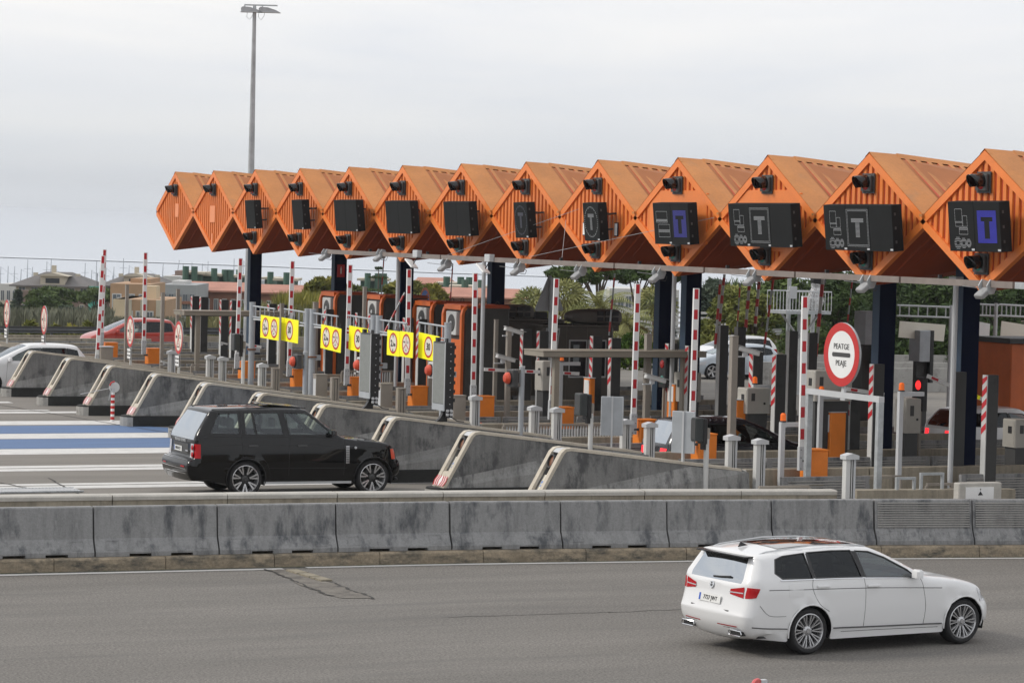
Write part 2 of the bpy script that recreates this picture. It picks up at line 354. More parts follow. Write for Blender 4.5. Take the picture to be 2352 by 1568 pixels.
# ---- painted markings on the plaza (sheets a few mm above the pavement)
def strip(name, y_top, y_bot, x0, x1, m, z, xt=None, parent=None):
    # pixel rows at x = 200 give the lane-parallel edges
    Ya = onZ(200, y_top).y; Yb_ = onZ(200, y_bot).y
    Xa = x0; Xb = x1; Xt = x1 if xt is None else xt
    mb = MB(); n = 10
    vs = []
    for k in range(n+1):
        t = k / n; vs.append((lerp(Xa, Xt, t), Ya, z)); vs.append((lerp(Xa, Xb, t), Yb_, z))
    mb.add(vs, [(2*k, 2*k+1, 2*k+3, 2*k+2) for k in range(n)], m)
    return mb.build(name, kind='structure')
strip('lane_marking_white', 966, 974.8, 2, 24.6, LINEW, .004)
strip('lane_marking_blue', 976.7, 994.3, 2, 26.4, LINEB, .004, xt=24.2)
strip('lane_marking_white', 994.8, 1006.3, 2, 27, LINEW, .004)
strip('lane_marking_blue', 1007, 1029.0, 2, 27, LINEB, .004)
strip('lane_marking_white', 1029.6, 1042, 2, 27, LINEW, .004)
strip('lane_marking_white', 1068, 1073, 2, 27, LINEW, .004); strip('lane_marking_white', 1074.4, 1080, 2, 27, LINEW, .004)
strip('lane_marking_white', 1109, 1113, 2, 26.5, LINEW, .004); strip('lane_marking_white', 1114.5, 1121, 2, 26.5, LINEW, .004)
strip('lane_marking_white', 940.5, 942.5, 2, 23.6, LINEW, .004); strip('lane_marking_white', 944.5, 948.4, 2, 24.5, LINEW, .004)
strip('lane_marking_white', 917.8, 919.6, 2, 22.4, LINEW, .004); strip('lane_marking_white', 921.6, 924.8, 2, 23.4, LINEW, .004)
strip('lane_marking_white', 898, 900.5, 2, 23.6, LINEW, .004)
def ribbon(name, pts, wd, m, z, **k):
    mb = MB(); P = [Vector((p[0], p[1], z)) for p in pts]; vs = []
    for i, p in enumerate(P):
        d = (P[min(i+1, len(P)-1)] - P[max(i-1, 0)]).normalized(); nrm = Vector((-d.y, d.x, 0)); ww = wd * random.uniform(.6, 1.3)
        vs += [p + nrm*ww/2, p - nrm*ww/2]
    mb.add(vs, [(2*i, 2*i+1, 2*i+3, 2*i+2) for i in range(len(P)-1)], m); return mb.build(name, **k)
def jag(p0, p1, n, a):
    return [(lerp(p0.x, p1.x, k/n) + random.uniform(-a, a), lerp(p0.y, p1.y, k/n) + random.uniform(-a, a)) for k in range(n+1)]
j0, j1, j2 = onZ(0, 930), onZ(330, 985), onZ(700, 1042)
ribbon('pavement_joint', jag(j0, j1, 24, .03) + jag(j1, j2, 24, .03)[1:], .05, TAR, .009, kind='structure')
ribbon('pavement_joint', jag(onZ(0, 1108), onZ(110, 1132), 12, .03), .06, TAR, .009, kind='structure')
ribbon('pavement_joint', jag(onZ(110, 1098), onZ(190, 1140), 12, .03), .05, TAR, .009, kind='structure')
# drain grate by the near wall
t0 = thing('drain_grate', 'slatted drain grate let into the pavement at the left edge', 'drain grate', (onZ(60, 1128).x, onZ(60, 1128).y, .01))
mb = MB(); mb.box(-1.9, 1.15, -.42, -.36, 0, .03, GALV).box(-1.9, 1.15, .36, .42, 0, .03, GALV); mb.box(-1.9, 1.15, -.36, .36, -.004, .002, TAR); mb.build('frame', t0)
bar = None
for k in range(40):
    x = -1.85 + k*.075
    if bar is None:
        mb = MB(); vs = [(0,-.355,.004),(.035,-.355,.004),(.035,.355,.004),(0,.355,.004),(0,-.355,.026),(.035,-.355,.026),(.035,.355,.026),(0,.355,.026)]
        mb.add(vs, [(0,3,2,1),(4,5,6,7),(0,1,5,4),(1,2,6,5),(2,3,7,6),(3,0,4,7)], LGREY); bar = mb.mesh('grate_bar')
    link('grate_bar', bar, t0, loc=(x, 0, 0))
# foreground road: edge line, old kerb patch, cracks
def along(fy, x0, x1, dx=1.0):
    n = max(2, int((x1-x0)/dx)); return [(lerp(x0, x1, k/n), fy(lerp(x0, x1, k/n))) for k in range(n+1)]
def sheet(name, rowa, rowb, z, m, **k):
    mb = MB(); vs = []
    for p, q in zip(rowa, rowb): vs += [(p[0], p[1], z), (q[0], q[1], z)]
    mb.add(vs, [(2*i, 2*i+1, 2*i+3, 2*i+2) for i in range(len(rowa)-1)], m); return mb.build(name, **k)
KF = lambda x: yb(x) - .10                                   # face of the kerb
xs = onZ(648, 1305).x
sheet('edge_line', along(lambda x: KF(x)-.20, -30, xs), along(lambda x: KF(x)-.37, -30, xs), .003, LINEW, kind='structure')
sheet('edge_line', along(lambda x: KF(x)-.12, xs+.45, 60), along(lambda x: KF(x)-.28, xs+.45, 60), .003, LINEW, kind='structure')
OLDP = mat('old_patch', (.165,.15,.13), rough=.95, var=.25, vs=4, fine=.25, fs=40, dirt=(.10,.09,.08), dirt_s=3, dirt_t=(.5,.62), bump=.5, bs=40)
KSTN = mat('kerb_stone_yellowish', (.25,.22,.165), rough=.9, var=.2, vs=6, fine=.1, dirt=(.1,.09,.07), dirt_s=5, dirt_t=(.6,.7))
pp = [onZ(*q) for q in ((622,1308),(672,1306),(745,1328),(790,1348),(858,1372),(800,1374),(752,1366),(700,1345))]
mb = MB(); rp = []
for a_, b_ in zip(pp, pp[1:]+pp[:1]):
    for k in range(6): rp.append((lerp(a_.x,b_.x,k/6)+random.uniform(-.05,.05), lerp(a_.y,b_.y,k/6)+random.uniform(-.05,.05), .004))
mb.add(rp, [tuple(range(len(rp)))], OLDP); mb.build('old_road_patch', kind='structure')
q0, q1 = onZ(668, 1310), onZ(752, 1335); d_ = (q1 - q0)
for k in range(3):
    p_ = q0 + d_*(k/3.0+.02); e_ = q0 + d_*((k+1)/3.0-.02); nrm = Vector((-d_.y, d_.x, 0)).normalized()*.10
    mb = MB(); mb.add([p_+nrm, e_+nrm, e_-nrm, p_-nrm] + [x_+Vector((0,0,.03)) for x_ in (p_+nrm, e_+nrm, e_-nrm, p_-nrm)], [(0,1,5,4),(1,2,6,5),(2,3,7,6),(3,0,4,7),(4,5,6,7)], KSTN)
    mb.build('kerb_stone', kind='structure')
ribbon('road_crack', jag(onZ(610,1306), onZ(760,1368), 26, .04), .05, TAR, .006, kind='structure')
ribbon('road_crack', jag(onZ(690,1310), onZ(860,1374), 26, .05), .05, TAR, .006, kind='structure')
SEAM = mat('asphalt_seam', (.125,.118,.108), rough=.95, var=.3, vs=3)
ribbon('road_seam', jag(onZ(1400,1405), onZ(2200,1372), 40, .04), .05, SEAM, .002, kind='structure')
ribbon('road_seam', jag(onZ(1020,1416), onZ(1400,1405), 20, .03), .035, SEAM, .002, kind='structure')
GRIT = mat('gutter_grit', (.10,.095,.07), rough=1, var=.5, vs=12, fine=.4, dirt=(.05,.07,.02), dirt_s=8, dirt_t=(.5,.6))
sheet('gutter', along(lambda x: KF(x)+.01, -30, 60), along(lambda x: KF(x)-.11-.03*math.sin(x*3.1), -30, 60), .0015, GRIT, kind='structure')

# ================================================================ KERB under the jersey wall, jersey units
seams = [ (213,1165),(497,1161),(769,1158),(1030,1154),(1284,1151),(1528,1149),(1768,1147),(2003,1146),(2228,1146)]
sxs = [onX(px, py, 1).x if False else None for px, py in seams]
def hitwall(px, py, fy, off=0.0):
    X = 20.0
    for _ in range(12): X = onY(px, py, fy(X) + off).x
    return X
SX = [hitwall(px, py, yb, .2) for px, py in seams]
SX = [SX[0]-3*(SX[1]-SX[0])+.0, SX[0]-2*(SX[1]-SX[0]), SX[0]-(SX[1]-SX[0])] + SX + [SX[-1]+2.15, SX[-1]+4.3, SX[-1]+6.45]
k0 = 0
kx = SX[0]; kn = 0
while kx < SX[-1]:
    ln = 1.9; x0, x1 = kx, min(kx+ln, SX[-1]) - .012
    mb = MB(); n = 5; vs = []
    for k in range(n+1):
        x = lerp(x0, x1, k/n); y = KF(x)
        vs += [(x, y-.015, 0), (x, y, .18), (x, y+.03, .215), (x, y+1.2, .215)]
    fs = []
    for k in range(n):
        for j in range(3): fs.append((k*4+j, (k+1)*4+j, (k+1)*4+j+1, k*4+j+1))
    fs += [(0,1,2,3), tuple(n*4+j for j in (3,2,1,0))]
    mb.add(vs, fs, KERB); mb.build('kerb_block', kind='structure'); kx += ln; kn += 1
def jersey(x0, x1, louver, label):
    g = .014; x0 += g; x1 -= g; n = 8; xc = (x0+x1)/2
    t = thing('jersey_barrier', label, 'concrete barrier', (xc, yb(xc), .22), 0, 'concrete barrier units along the road')
    ang = math.atan2(yb(x1)-yb(x0), x1-x0); t.rotation_euler.z = ang; Lh = (x1-x0)/math.cos(ang)/2
    z1 = .82
    prof = [(0,.0),(0,.075),(.13,.29),(.185,z1-.02),(.20,z1),(.36,z1),(.375,z1-.02),(.43,.29),(.56,.075),(.56,0)]
    mb = MB()
    slots = [(-Lh*.46, -Lh*.10), (Lh*.22, Lh*.58)] if not louver else []
    cuts = sorted([-Lh, Lh] + [c for s_ in slots for c in s_])
    for a_, b_ in zip(cuts, cuts[1:]):
        isl = any(abs(a_-s_[0]) < 1e-6 for s_ in slots)
        pr = [(y, (z if z > .06 else .045)) for y, z in prof] if isl else prof
        mb.prism(pr, a_, b_, 'x', CONC)
    o = mb.build('barrier_body', t); fixn(o.data)
    # lighter worn foot and cast sockets
    mb = MB(); sq = [(-Lh*.72), (Lh*.74)] if not louver else [-Lh*.6, Lh*.0, Lh*.62]
    for s_ in sq:
        for (w_, m_) in ((.115, 0.006),):
            dz = .15; sl_ = (.13)/(.29-.075)
            def P(xx, zz, off): return (xx, (zz-.075)*sl_ - off, zz)
            for (xa, xb, za, zb) in ((-w_, w_, .11, .125), (-w_, w_, .25, .265), (-w_, -w_+.016, .125, .25), (w_-.016, w_, .125, .25)):
                vs = [P(s_+xa,za,.008),P(s_+xb,za,.008),P(s_+xb,zb,.008),P(s_+xa,zb,.008),P(s_+xa,za,-.002),P(s_+xb,za,-.002),P(s_+xb,zb,-.002),P(s_+xa,zb,-.002)]
                mb.add(vs, [(0,1,2,3),(0,4,5,1),(1,5,6,2),(2,6,7,3),(3,7,4,0)], CONC)
    mb.build('cast_socket', t)
    if louver:
        rib = MB(); rib.add([(-Lh*.95,0,-.012),(Lh*.95,0,-.012),(Lh*.95,0,.012),(-Lh*.95,0,.012),(-Lh*.95,-.022,-.007),(Lh*.95,-.022,-.007),(Lh*.95,-.022,.010),(-Lh*.95,-.022,.010)],
                             [(4,5,6,7),(0,1,5,4),(3,7,6,2),(0,4,7,3),(1,2,6,5)], CONC_L); rm = rib.mesh('louvre_rib')
        for k in range(11):
            z = .325 + k*.043; y = .13 + (z-.29)*.055/.51
            link('louvre_rib', rm, t, loc=(0, y-.001, z))
    return t
names = ['concrete road barrier cut by the left edge of the photo', 'concrete road barrier with dark blotches just right of the leftmost one', 'concrete road barrier with cracked dark patch, in front of the SUV rear',
         'concrete road barrier in front of the black SUV wheels', 'concrete road barrier right of the black SUV', 'concrete road barrier streaked below the widest grey wedge', 'concrete road barrier with big dark patch, left of the white estate car',
         'concrete road barrier right behind the white estate car roof', 'ribbed concrete barrier behind the bonnet of the white estate car', 'ribbed concrete barrier at the right edge of the photo']
for i in range(len(SX)-1):
    lab = names[i-2] if 0 <= i-2 < len(names) else ('plain road barrier outside the frame, %s left of the photo edge' % ORD[i] if i < 3 else 'ribbed road barrier outside the frame, %s right of the edge' % ORD[max(0,i-11)])
    jersey(SX[i], SX[i+1], i >= 10, lab)

# near beige wall behind the jersey units
ws = [(259,1138),(523.6,1134),(776,1132),(1019,1130),(1253,1128),(1482,1126),(1704,1125),(1925,1124)]
WX = [hitwall(px, py, yw, 0) for px, py in ws]; WX = [WX[0]-2*(WX[1]-WX[0]), WX[0]-(WX[1]-WX[0])] + WX
wn = ['at the left edge', 'below the drain grate', 'below the blue lane stripes', 'below the SUV rear wheel', 'below the SUV front wheel', 'below the chevron nose', 'in the middle of the photo', 'below the frontmost wedge', 'ending beside the grey portal leg']
for i in range(len(WX)-1):
    x0, x1 = WX[i]+.008, WX[i+1]-.008; xc = (x0+x1)/2; ang = math.atan2(yw(x1)-yw(x0), x1-x0); Lh = (x1-x0)/math.cos(ang)/2
    t = thing('low_wall_unit', 'low beige concrete wall section '+wn[i], 'wall', (xc, yw(xc), 0), ang, 'beige wall sections in front of the SUV lane')
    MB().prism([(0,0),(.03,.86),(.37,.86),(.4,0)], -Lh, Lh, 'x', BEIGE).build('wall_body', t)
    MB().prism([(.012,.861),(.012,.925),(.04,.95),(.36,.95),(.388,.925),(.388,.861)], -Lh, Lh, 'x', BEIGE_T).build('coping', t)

# ================================================================ ISLAND NOSES (wedges)
IW = .29
def wedge(i, label):
    y0 = YI(i); x0 = 24.15 + (.0 if i < 5 else .0)
    t = thing('island_nose', label, 'traffic island', (x0, y0, 0), 0, 'concrete island noses between the lanes')
    prof = [(0,.30),(.62,1.40),(.70,1.47),(.82,1.485),(4.75,1.02),(4.86,.98),(4.88,.90),(4.88,.30)]
    def top(x): return interp([(0,.30),(.62,1.40),(.82,1.485),(4.75,1.02),(4.88,.9)], x)
    for s, nm in ((-1, 'side_wall'), (1, 'side_wall')):
        mb = MB(); ya, yb_ = (-IW, -IW+.13) if s < 0 else (IW-.13, IW)
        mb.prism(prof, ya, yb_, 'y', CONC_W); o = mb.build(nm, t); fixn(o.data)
        # pale rendered edge band along nose and top
        yo, yi_ = (ya-.012, yb_+.004) if s < 0 else (ya-.004, yb_+.012)
        mb = MB(); path = [(-.02,.295),(.605,1.405),(.70,1.485),(.82,1.502),(4.75,1.035)]
        inn = [(.05,.295),(.665,1.375),(.72,1.43),(.82,1.445),(4.75,.985)]
        for (a1, a2, b1, b2) in zip(path, path[1:], inn, inn[1:]):
            vs = [(a1[0],yo,a1[1]),(a2[0],yo,a2[1]),(b2[0],yo,b2[1]),(b1[0],yo,b1[1]),(a1[0],yi_,a1[1]),(a2[0],yi_,a2[1]),(b2[0],yi_,b2[1]),(b1[0],yi_,b1[1])]
            mb.add(vs, [(0,1,2,3),(7,6,5,4),(0,4,5,1),(2,6,7,3)], EDGE)
        o = mb.build('edge_band', t); fixn(o.data)
        # outward-leaning facet low on each side
        yy = -IW if s < 0 else IW; q = s * .17
        vs = [(.16,yy+s*.004,.50),(3.55,yy+s*.004,top(3.55)-.06),(4.85,yy+q*.8,.97),(4.88,yy+q,.30),(.06,yy+s*.03,.30)]
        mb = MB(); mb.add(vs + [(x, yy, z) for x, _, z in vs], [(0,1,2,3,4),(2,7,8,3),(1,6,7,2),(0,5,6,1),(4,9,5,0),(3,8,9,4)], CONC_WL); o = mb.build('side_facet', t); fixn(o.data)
    mb = MB(); a_ = IW-.13
    mb.prism([(.16,.30),(.62,1.12),(.86,1.36),(4.7,.95),(4.8,.30)], -a_, a_, 'y', TAUPE_D); o = mb.build('channel_floor', t); fixn(o.data)
    mb = MB(); mb.prism([(.63,1.40),(.70,1.47),(.84,1.482),(1.05,1.458),(1.05,1.43),(.84,1.45),(.72,1.43),(.66,1.375)], -a_, a_, 'y', LGREY); o = mb.build('cap_plate', t); fixn(o.data)
    # channel lamp
    mb = MB(); c = (.60, 0, 1.20); ax = Vector((-.93, 0, .30)).normalized()
    mb.lathe([(.0,-.02),(.135,-.02),(.145,.02),(.145,.10),(.125,.10),(.122,.05),(0,.05)], c, ax, DGREY, 16); o = mb.build('lamp_housing', t, smooth=True)
    mb = MB(); mb.lathe([(0,.07),(.08,.065),(.12,.052)], c, ax, mat_amb, 14); mb.build('lamp_lens', t, smooth=True)
    # blue and cream poster in the channel, slanted like the nose
    sl = (1.40-.30)/.62; def_ = lambda s_, o_: (s_*.62 + .10 - o_, s_*1.10 + .30)
    mb = MB(); P = lambda s_, y, o_=.0: (def_(s_, o_)[0], y, def_(s_, o_)[1])
    mb.quad(P(.30,-a_+.005), P(.30,a_-.005), P(.58,a_-.005), P(.58,-a_+.005), CREAM); mb.build('notice_board', t)
    mb = MB(); e = .006
    for (s0,s1,ya,yb2) in ((.37,.41,-.12,.10),(.43,.47,-.10,.12),(.49,.55,-.11,.05)):
        mb.quad(P(s0,ya,e), P(s0,yb2,e), P(s1,yb2-.03,e), P(s1,ya+.02,e), PLATEB2)
    mb.build('notice_print', t)
    # lower block and chevron plate
    mb = MB(); b = lambda s_, o_: (s_*.62 - .0 + o_, s_*1.10 + .30)
    mb.prism([b(0,.0), b(.30,.0), b(.30,.14), b(0,.2)], -a_, a_, 'y', EDGE); o = mb.build('nose_block', t); fixn(o.data)
    mb = MB(); n = Vector((-1.10,0,.62)).normalized()
    def Q(s_, y, o_): return Vector((s_*.62-.02, y, s_*1.10+.30)) + n*o_
    mb.quad(Q(.02,-IW+.01,.012), Q(.02,IW-.01,.012), Q(.21,IW-.01,.012), Q(.21,-IW+.01,.012), WHITEP); mb.build('chevron_plate', t)
    mb = MB(); mm_ = (.02+.21)/2; rr = REDS if i >= 7 else FADEDRED
    for s in (-1, 1):
        for k in range(3):
            y1_ = s*(.03 + k*.095); wy = s*.05; dy = s*.055
            mb.quad(Q(.02,y1_,.016), Q(.02,y1_+wy,.016), Q(mm_,y1_+wy+dy*.9,.016), Q(mm_,y1_+dy*.9,.016), rr)
            mb.quad(Q(mm_,y1_+dy*.9,.016), Q(mm_,y1_+wy+dy*.9,.016), Q(.21,y1_+wy,.016), Q(.21,y1_,.016), rr)
    mb.build('chevron_stripes', t)
    # black kerb under the nose with a rounded end
    mb = MB(); pts = []
    hw = IW + .10
    for k in range(9):
        an = math.pi/2 + math.pi*k/8; pts.append((.15 + .42*math.cos(an), hw*math.sin(an)))
    pts += [(4.9, -hw-.10), (4.9, hw+.10)]
    mb.prism([(p[0], p[1]) for p in pts], 0, .27, 'z', KERB_D); mb.prism([(p[0]*.985+.01, p[1]*.96) for p in pts], .27, .30, 'z', KERB_D); o = mb.build('base_kerb', t); fixn(o.data)
    mb = MB(); pts2 = [(p[0]-.012, p[1]*1.02) for p in pts[1:8]]
    mb.add([(x,y,0.002) for x,y in pts2]+[(x,y,.262) for x,y in pts2], [(k,k+1,k+8,k+7) for k in range(6)], CONC_L); o = mb.build('base_nose_render', t); fixn(o.data)
    return t
mat_amb = mat('nose_lamp_lens', (.20,.09,.05), rough=.2, var=.1)
PLATEB2 = mat('poster_blue', (.12,.25,.62), rough=.6, var=.1)
FADEDRED = mat('faded_red', (.50,.13,.12), rough=.6, var=.15)
wl = {9:'frontmost grey wedge nose, cut off by the near beige wall', 8:'grey wedge nose with fresh red chevrons, right of the black SUV', 7:'grey wedge nose just behind the front of the black SUV',
      6:'grey wedge nose carrying the left of two tall display boards', 5:'grey wedge nose above the front of the SUV roof', 4:'grey wedge nose above the rear of the SUV roof',
      3:'grey wedge nose left of the black SUV, behind the striped post', 2:'grey wedge nose whose top carries the rightmost round no-lorry sign', 1:'grey wedge nose second from the left foreground', 0:'leftmost full grey wedge nose in front of the white hatchback',
      -1:'grey wedge behind the white hatchback at the left edge', -2:'far grey wedge beyond the white hatchback', -3:'farthest grey wedge at the left edge'}
for i in range(-3, 10): wedge(i, wl[i])

# ================================================================ ISLAND WALLS behind the noses
def louver_mesh(Lh, nr=7):
    mb = MB(); mb.prism([(-.14,0),(-.14,.10),(-.07,.28),(-.05,.88),(.05,.88),(.07,.28),(.14,.10),(.14,0)], -Lh, Lh, 'x', CONC)
    return fixn(mb.mesh('wall_body'))
rib = MB(); rib.add([(-.93,0,-.014),(.93,0,-.014),(.93,0,.014),(-.93,0,.014),(-.93,-.024,-.008),(.93,-.024,-.008),(.93,-.024,.012),(-.93,-.024,.012)], [(4,5,6,7),(0,1,5,4),(3,7,6,2),(0,4,7,3),(1,2,6,5)], CONC_L)
RIBM = rib.mesh('louvre_rib'); LVM = louver_mesh(1.06)
for i in range(-5, 10):
    xs0 = 29.0 + (.35 if i >= 8 else 0) if i > -4 else 24.0
    nseg = 6 if i >= 0 else 8
    for k in range(nseg):
        xc = xs0 + .28 + 1.09 + k*2.2
        if i == 9 and k == 1: continue
        t = thing('louvred_barrier', 'ribbed grey concrete barrier, %s along the %s island from the front' % (ORD[k], ORD[9-i]), 'concrete barrier', (xc, YI(i)-.62, 0), 0, 'ribbed concrete barriers beside the lanes')
        link('wall_body', LVM, t)
        if i >= -2 :
            for r_ in range(8): link('louvre_rib', RIBM, t, loc=(0, -.070+.02*(r_/7)-.002, .40 + r_*.055))
    # beige wall on the far edge of the island
    for k in range(4):
        L_ = 3.0; xc = xs0 + .12 + L_/2 + k*(L_+.03)
        t = thing('island_wall', 'smooth beige low wall, %s along the %s island from the front' % (ORD[k], ORD[9-i]), 'wall', (xc, YI(i)+.58, 0), 0, 'beige low walls on the islands')
        MB().prism([(-.13,0),(-.09,.93),(-.07,.95),(.07,.95),(.09,.93),(.13,0)], -L_/2, L_/2, 'x', BEIGE).build('wall_body', t)
        if k == 0: MB().box(-L_/2-.012, -L_/2+.0, -.09, .09, .0, .94, BEIGE_T).build('end_face', t)
    MB().box(xs0, xs0+13.5, YI(i)-.9, YI(i)+.78, 0.004, .16, KERB_D if False else CONC).build('island_kerb', kind='structure')
# extra walls at bottom right (between near wall and jersey units)
for k, (px, py) in enumerate([(1060,1125)]): pass
t = thing('low_wall_unit', 'short beige concrete wall at the lower right behind the right portal leg', 'wall', (31.3, 47.2, 0), math.radians(-6))
MB().prism([(0,0),(.03,.90),(.33,.90),(.36,0)], -1.75, 1.75, 'x', BEIGE).build('wall_body', t)
# ================================================================ CANOPY
LEDDIM = mat('led_dim', (.12,.12,.16), rough=.6, var=0)
ORANGE_S = mat('dark_roof_pan', (.37,.125,.033), rough=.6, var=.1)  # pans set darker than the rib tops, for contrast between them
SOFFIT = mat('shaded_orange_soffit', (.29,.045,.007), rough=.65, var=.15, vs=1)  # underside shade is put into this colour, darker than the gable orange
XF = 33.4; G0 = 102.3
ZT, ZU, ZL, ZB = 7.72, 6.37, 6.10, 4.80; HW = 2.225
canopy = thing('toll_canopy', 'long folded orange sheet-metal canopy over the toll lanes on navy columns', 'canopy', (XF, G0 - 6*W, 0))
def gz(y, up):       # upper and lower outline of the gable at offset y
    a = abs(y) / HW
    return lerp(ZT, ZU, a) if up else lerp(ZB, ZL, a)
DEPTH = 7.0; DT, DB = -.085, .125       # slopes of ridge and of keel
def gable(k):
    yc = G0 - k*W - (G0 - 6*W)
    # cladding: raised pans with grooves between
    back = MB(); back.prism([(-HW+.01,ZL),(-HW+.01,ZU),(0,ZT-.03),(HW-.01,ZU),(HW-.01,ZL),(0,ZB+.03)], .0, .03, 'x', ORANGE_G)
    mb = back; pitch = .228; n = int(HW/pitch)+1
    flat = k in (9, 10)
    for j in range(-n, n+1):
        ya, yb2 = j*pitch - pitch*.29, j*pitch + pitch*.29
        ya = max(ya, -HW+.10); yb2 = min(yb2, HW-.10)
        if yb2 - ya < .03: continue
        spans = [(None, None)]
        if flat and abs(j*pitch) < 1.5: spans = [(None, 5.50), (6.93, None)]
        for (lo, hi) in spans:
            za0 = gz(ya, False)+.12 if lo is None else lo; zb0 = gz(yb2, False)+.12 if lo is None else lo
            za1 = gz(ya, True)-.12 if hi is None else hi; zb1 = gz(yb2, True)-.12 if hi is None else hi
            if lo is None and abs(j) == 0: za0 = zb0 = gz(0, False)+.2
            if za1-za0 < .05 or zb1-zb0 < .05: continue
            d = .038; s_ = .010
            vs = [(-d,ya+s_,za0),(-d,yb2-s_,zb0),(-d,yb2-s_,zb1),(-d,ya+s_,za1),(.002,ya,za0),(.002,yb2,zb0),(.002,yb2,zb1),(.002,ya,za1)]
            mb.add(vs, [(3,2,1,0),(0,1,5,4),(1,2,6,5),(2,3,7,6),(3,0,4,7)], ORANGE)
    if flat:
        hw = 1.5; mb.prism([(-hw, 5.62), (-hw,6.86), (-.9,6.93),(.9,6.93),(hw,6.86),(hw,5.62),(1.1,5.50),(-1.1,5.50)], -.055, .0, 'x', ORANGE_TRIM)
    mb.M = None
    o = mb.build('gable_cladding', canopy); o.location = (0, yc, 0); fixn(o.data)
    # trim bands
    def band(p0, p1, inw, nm):
        mb = MB(); v = []
        for x in (-.085, .035):
            v += [(x, p0[0], p0[1]), (x, p1[0], p1[1]), (x, p1[0], p1[1]+inw), (x, p0[0], p0[1]+inw)]
        mb.add(v, [(3,2,1,0),(4,5,6,7),(0,1,5,4),(1,2,6,5),(2,3,7,6),(3,0,4,7)], ORANGE_TRIM); o = mb.build(nm, canopy); o.location = (0, yc, 0); fixn(o.data)
    e = .004
    band((-HW+e, ZU), (-.0, ZT), -.20, 'rake_trim'); band((HW-e, ZU), (0.0, ZT), -.20, 'rake_trim')
    band((-HW+e, ZL), (0, ZB), .20, 'keel_trim'); band((HW-e, ZL), (0, ZB), .20, 'keel_trim')
    # roof planes
    for s in (-1, 1):
        zt2, zb2 = ZT + DT*DEPTH, ZU
        def RP(u, x, off=0):     # u: 0 ridge .. 1 valley
            return (x, yc + s*HW*u, lerp(ZT + DT*x, ZU + .006*x, u) + off)
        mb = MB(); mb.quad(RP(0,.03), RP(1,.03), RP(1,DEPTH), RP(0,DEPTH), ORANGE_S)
        # flat front flashing and ribs
        f0 = .62; mb.add([RP(0,-.085,.012),RP(1,-.085,.012),RP(1,f0,.062),RP(0,f0,.062),RP(0,f0,-.01),RP(1,f0,-.01)], [(0,1,2,3),(3,2,5,4)], ORANGE_ROOF)
        x = f0 + .10
        while x < DEPTH-.1:
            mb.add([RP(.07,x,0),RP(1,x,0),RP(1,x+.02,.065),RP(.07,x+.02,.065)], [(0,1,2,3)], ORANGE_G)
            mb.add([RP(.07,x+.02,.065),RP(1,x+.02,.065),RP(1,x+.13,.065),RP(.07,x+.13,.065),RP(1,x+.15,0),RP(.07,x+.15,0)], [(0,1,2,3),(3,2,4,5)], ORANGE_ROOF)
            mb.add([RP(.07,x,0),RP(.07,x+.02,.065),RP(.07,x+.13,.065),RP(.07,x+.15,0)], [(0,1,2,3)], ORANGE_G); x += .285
        o = mb.build('roof_sheet', canopy); fixn(o.data)
        def SP(u, x, off=0): return (x, yc + s*HW*u, lerp(ZB + DB*x, ZL + .02*x, u) - off)
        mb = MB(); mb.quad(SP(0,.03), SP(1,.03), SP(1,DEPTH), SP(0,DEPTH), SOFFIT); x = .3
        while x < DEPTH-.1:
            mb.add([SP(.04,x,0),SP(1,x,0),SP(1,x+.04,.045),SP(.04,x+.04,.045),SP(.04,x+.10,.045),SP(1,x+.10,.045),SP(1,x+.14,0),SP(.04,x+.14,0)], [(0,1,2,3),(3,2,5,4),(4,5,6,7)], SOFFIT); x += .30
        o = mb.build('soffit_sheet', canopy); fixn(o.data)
        zr, zk = ZT + DT*DEPTH, ZB + DB*DEPTH; X2 = DEPTH + 6.5
        mb = MB(); mb.quad((DEPTH,yc,zr),(DEPTH,yc+s*HW,ZU+.04),(X2,yc+s*HW,ZU+.04),(X2,yc,zr), ORANGE_ROOF); mb.quad((DEPTH,yc,zk),(DEPTH,yc+s*HW,ZL+.14),(X2,yc+s*HW,ZL+.14),(X2,yc,zk), SOFFIT); mb.build('unseen_rear_roof_extension', canopy)  # unseen rear roof, extended to darken the lanes below
    def cap(u, x, off):
        return (x, yc + HW*u, lerp(ZT + DT*x, ZU, abs(u)) + off)
    mb = MB(); mb.add([cap(-.075,-.09,.02),cap(0,-.09,.03),cap(.075,-.09,.02),cap(-.075,DEPTH,.065),cap(0,DEPTH,.08),cap(.075,DEPTH,.065),
                       cap(-.075,f0,.065),cap(0,f0,.08),cap(.075,f0,.065),cap(-.075,f0,.05),cap(0,f0,.06),cap(.075,f0,.05)],
                      [(0,1,10,9),(1,2,11,10),(6,7,4,3),(7,8,5,4),(9,10,7,6),(10,11,8,7)], ORANGE_ROOF); mb.build('ridge_cap', canopy)
    # small rust-brown scupper in the valley
    mb = MB(); mb.box(-.15, .1, yc-HW-.05, yc-HW+.05, ZU-.03, ZU+.03, ORANGE_ROOF); mb.build('scupper', canopy)
    if k == 0: patches = [(-.0,.62,6.05,6.55,.07),(.10,.34,4.98,5.55,.0),(.10,.2,5.98,6.5,.0)]
    elif k == 1: patches = [(-.35,.38,5.88,6.48,.0),(-.16,.18,4.95,5.48,.0)]
    else: patches = []
    for (ya, yb2, za, zb, _) in patches[:2]:
        mb = MB(); mb.box(-.062, -.048, yc-yb2+.2, yc-ya+.0, za, zb, ORANGE_PATCH); mb.build('cover_plate', canopy)
for k in range(14): gable(k)
# end closure at far end
mb = MB(); yc = 6*W + HW; mb.add([(0,yc,ZL),(0,yc,ZU),(DEPTH,yc,ZU+.04),(DEPTH,yc,ZL+.14)], [(0,1,2,3)], ORANGE); mb.build('end_panel', canopy)
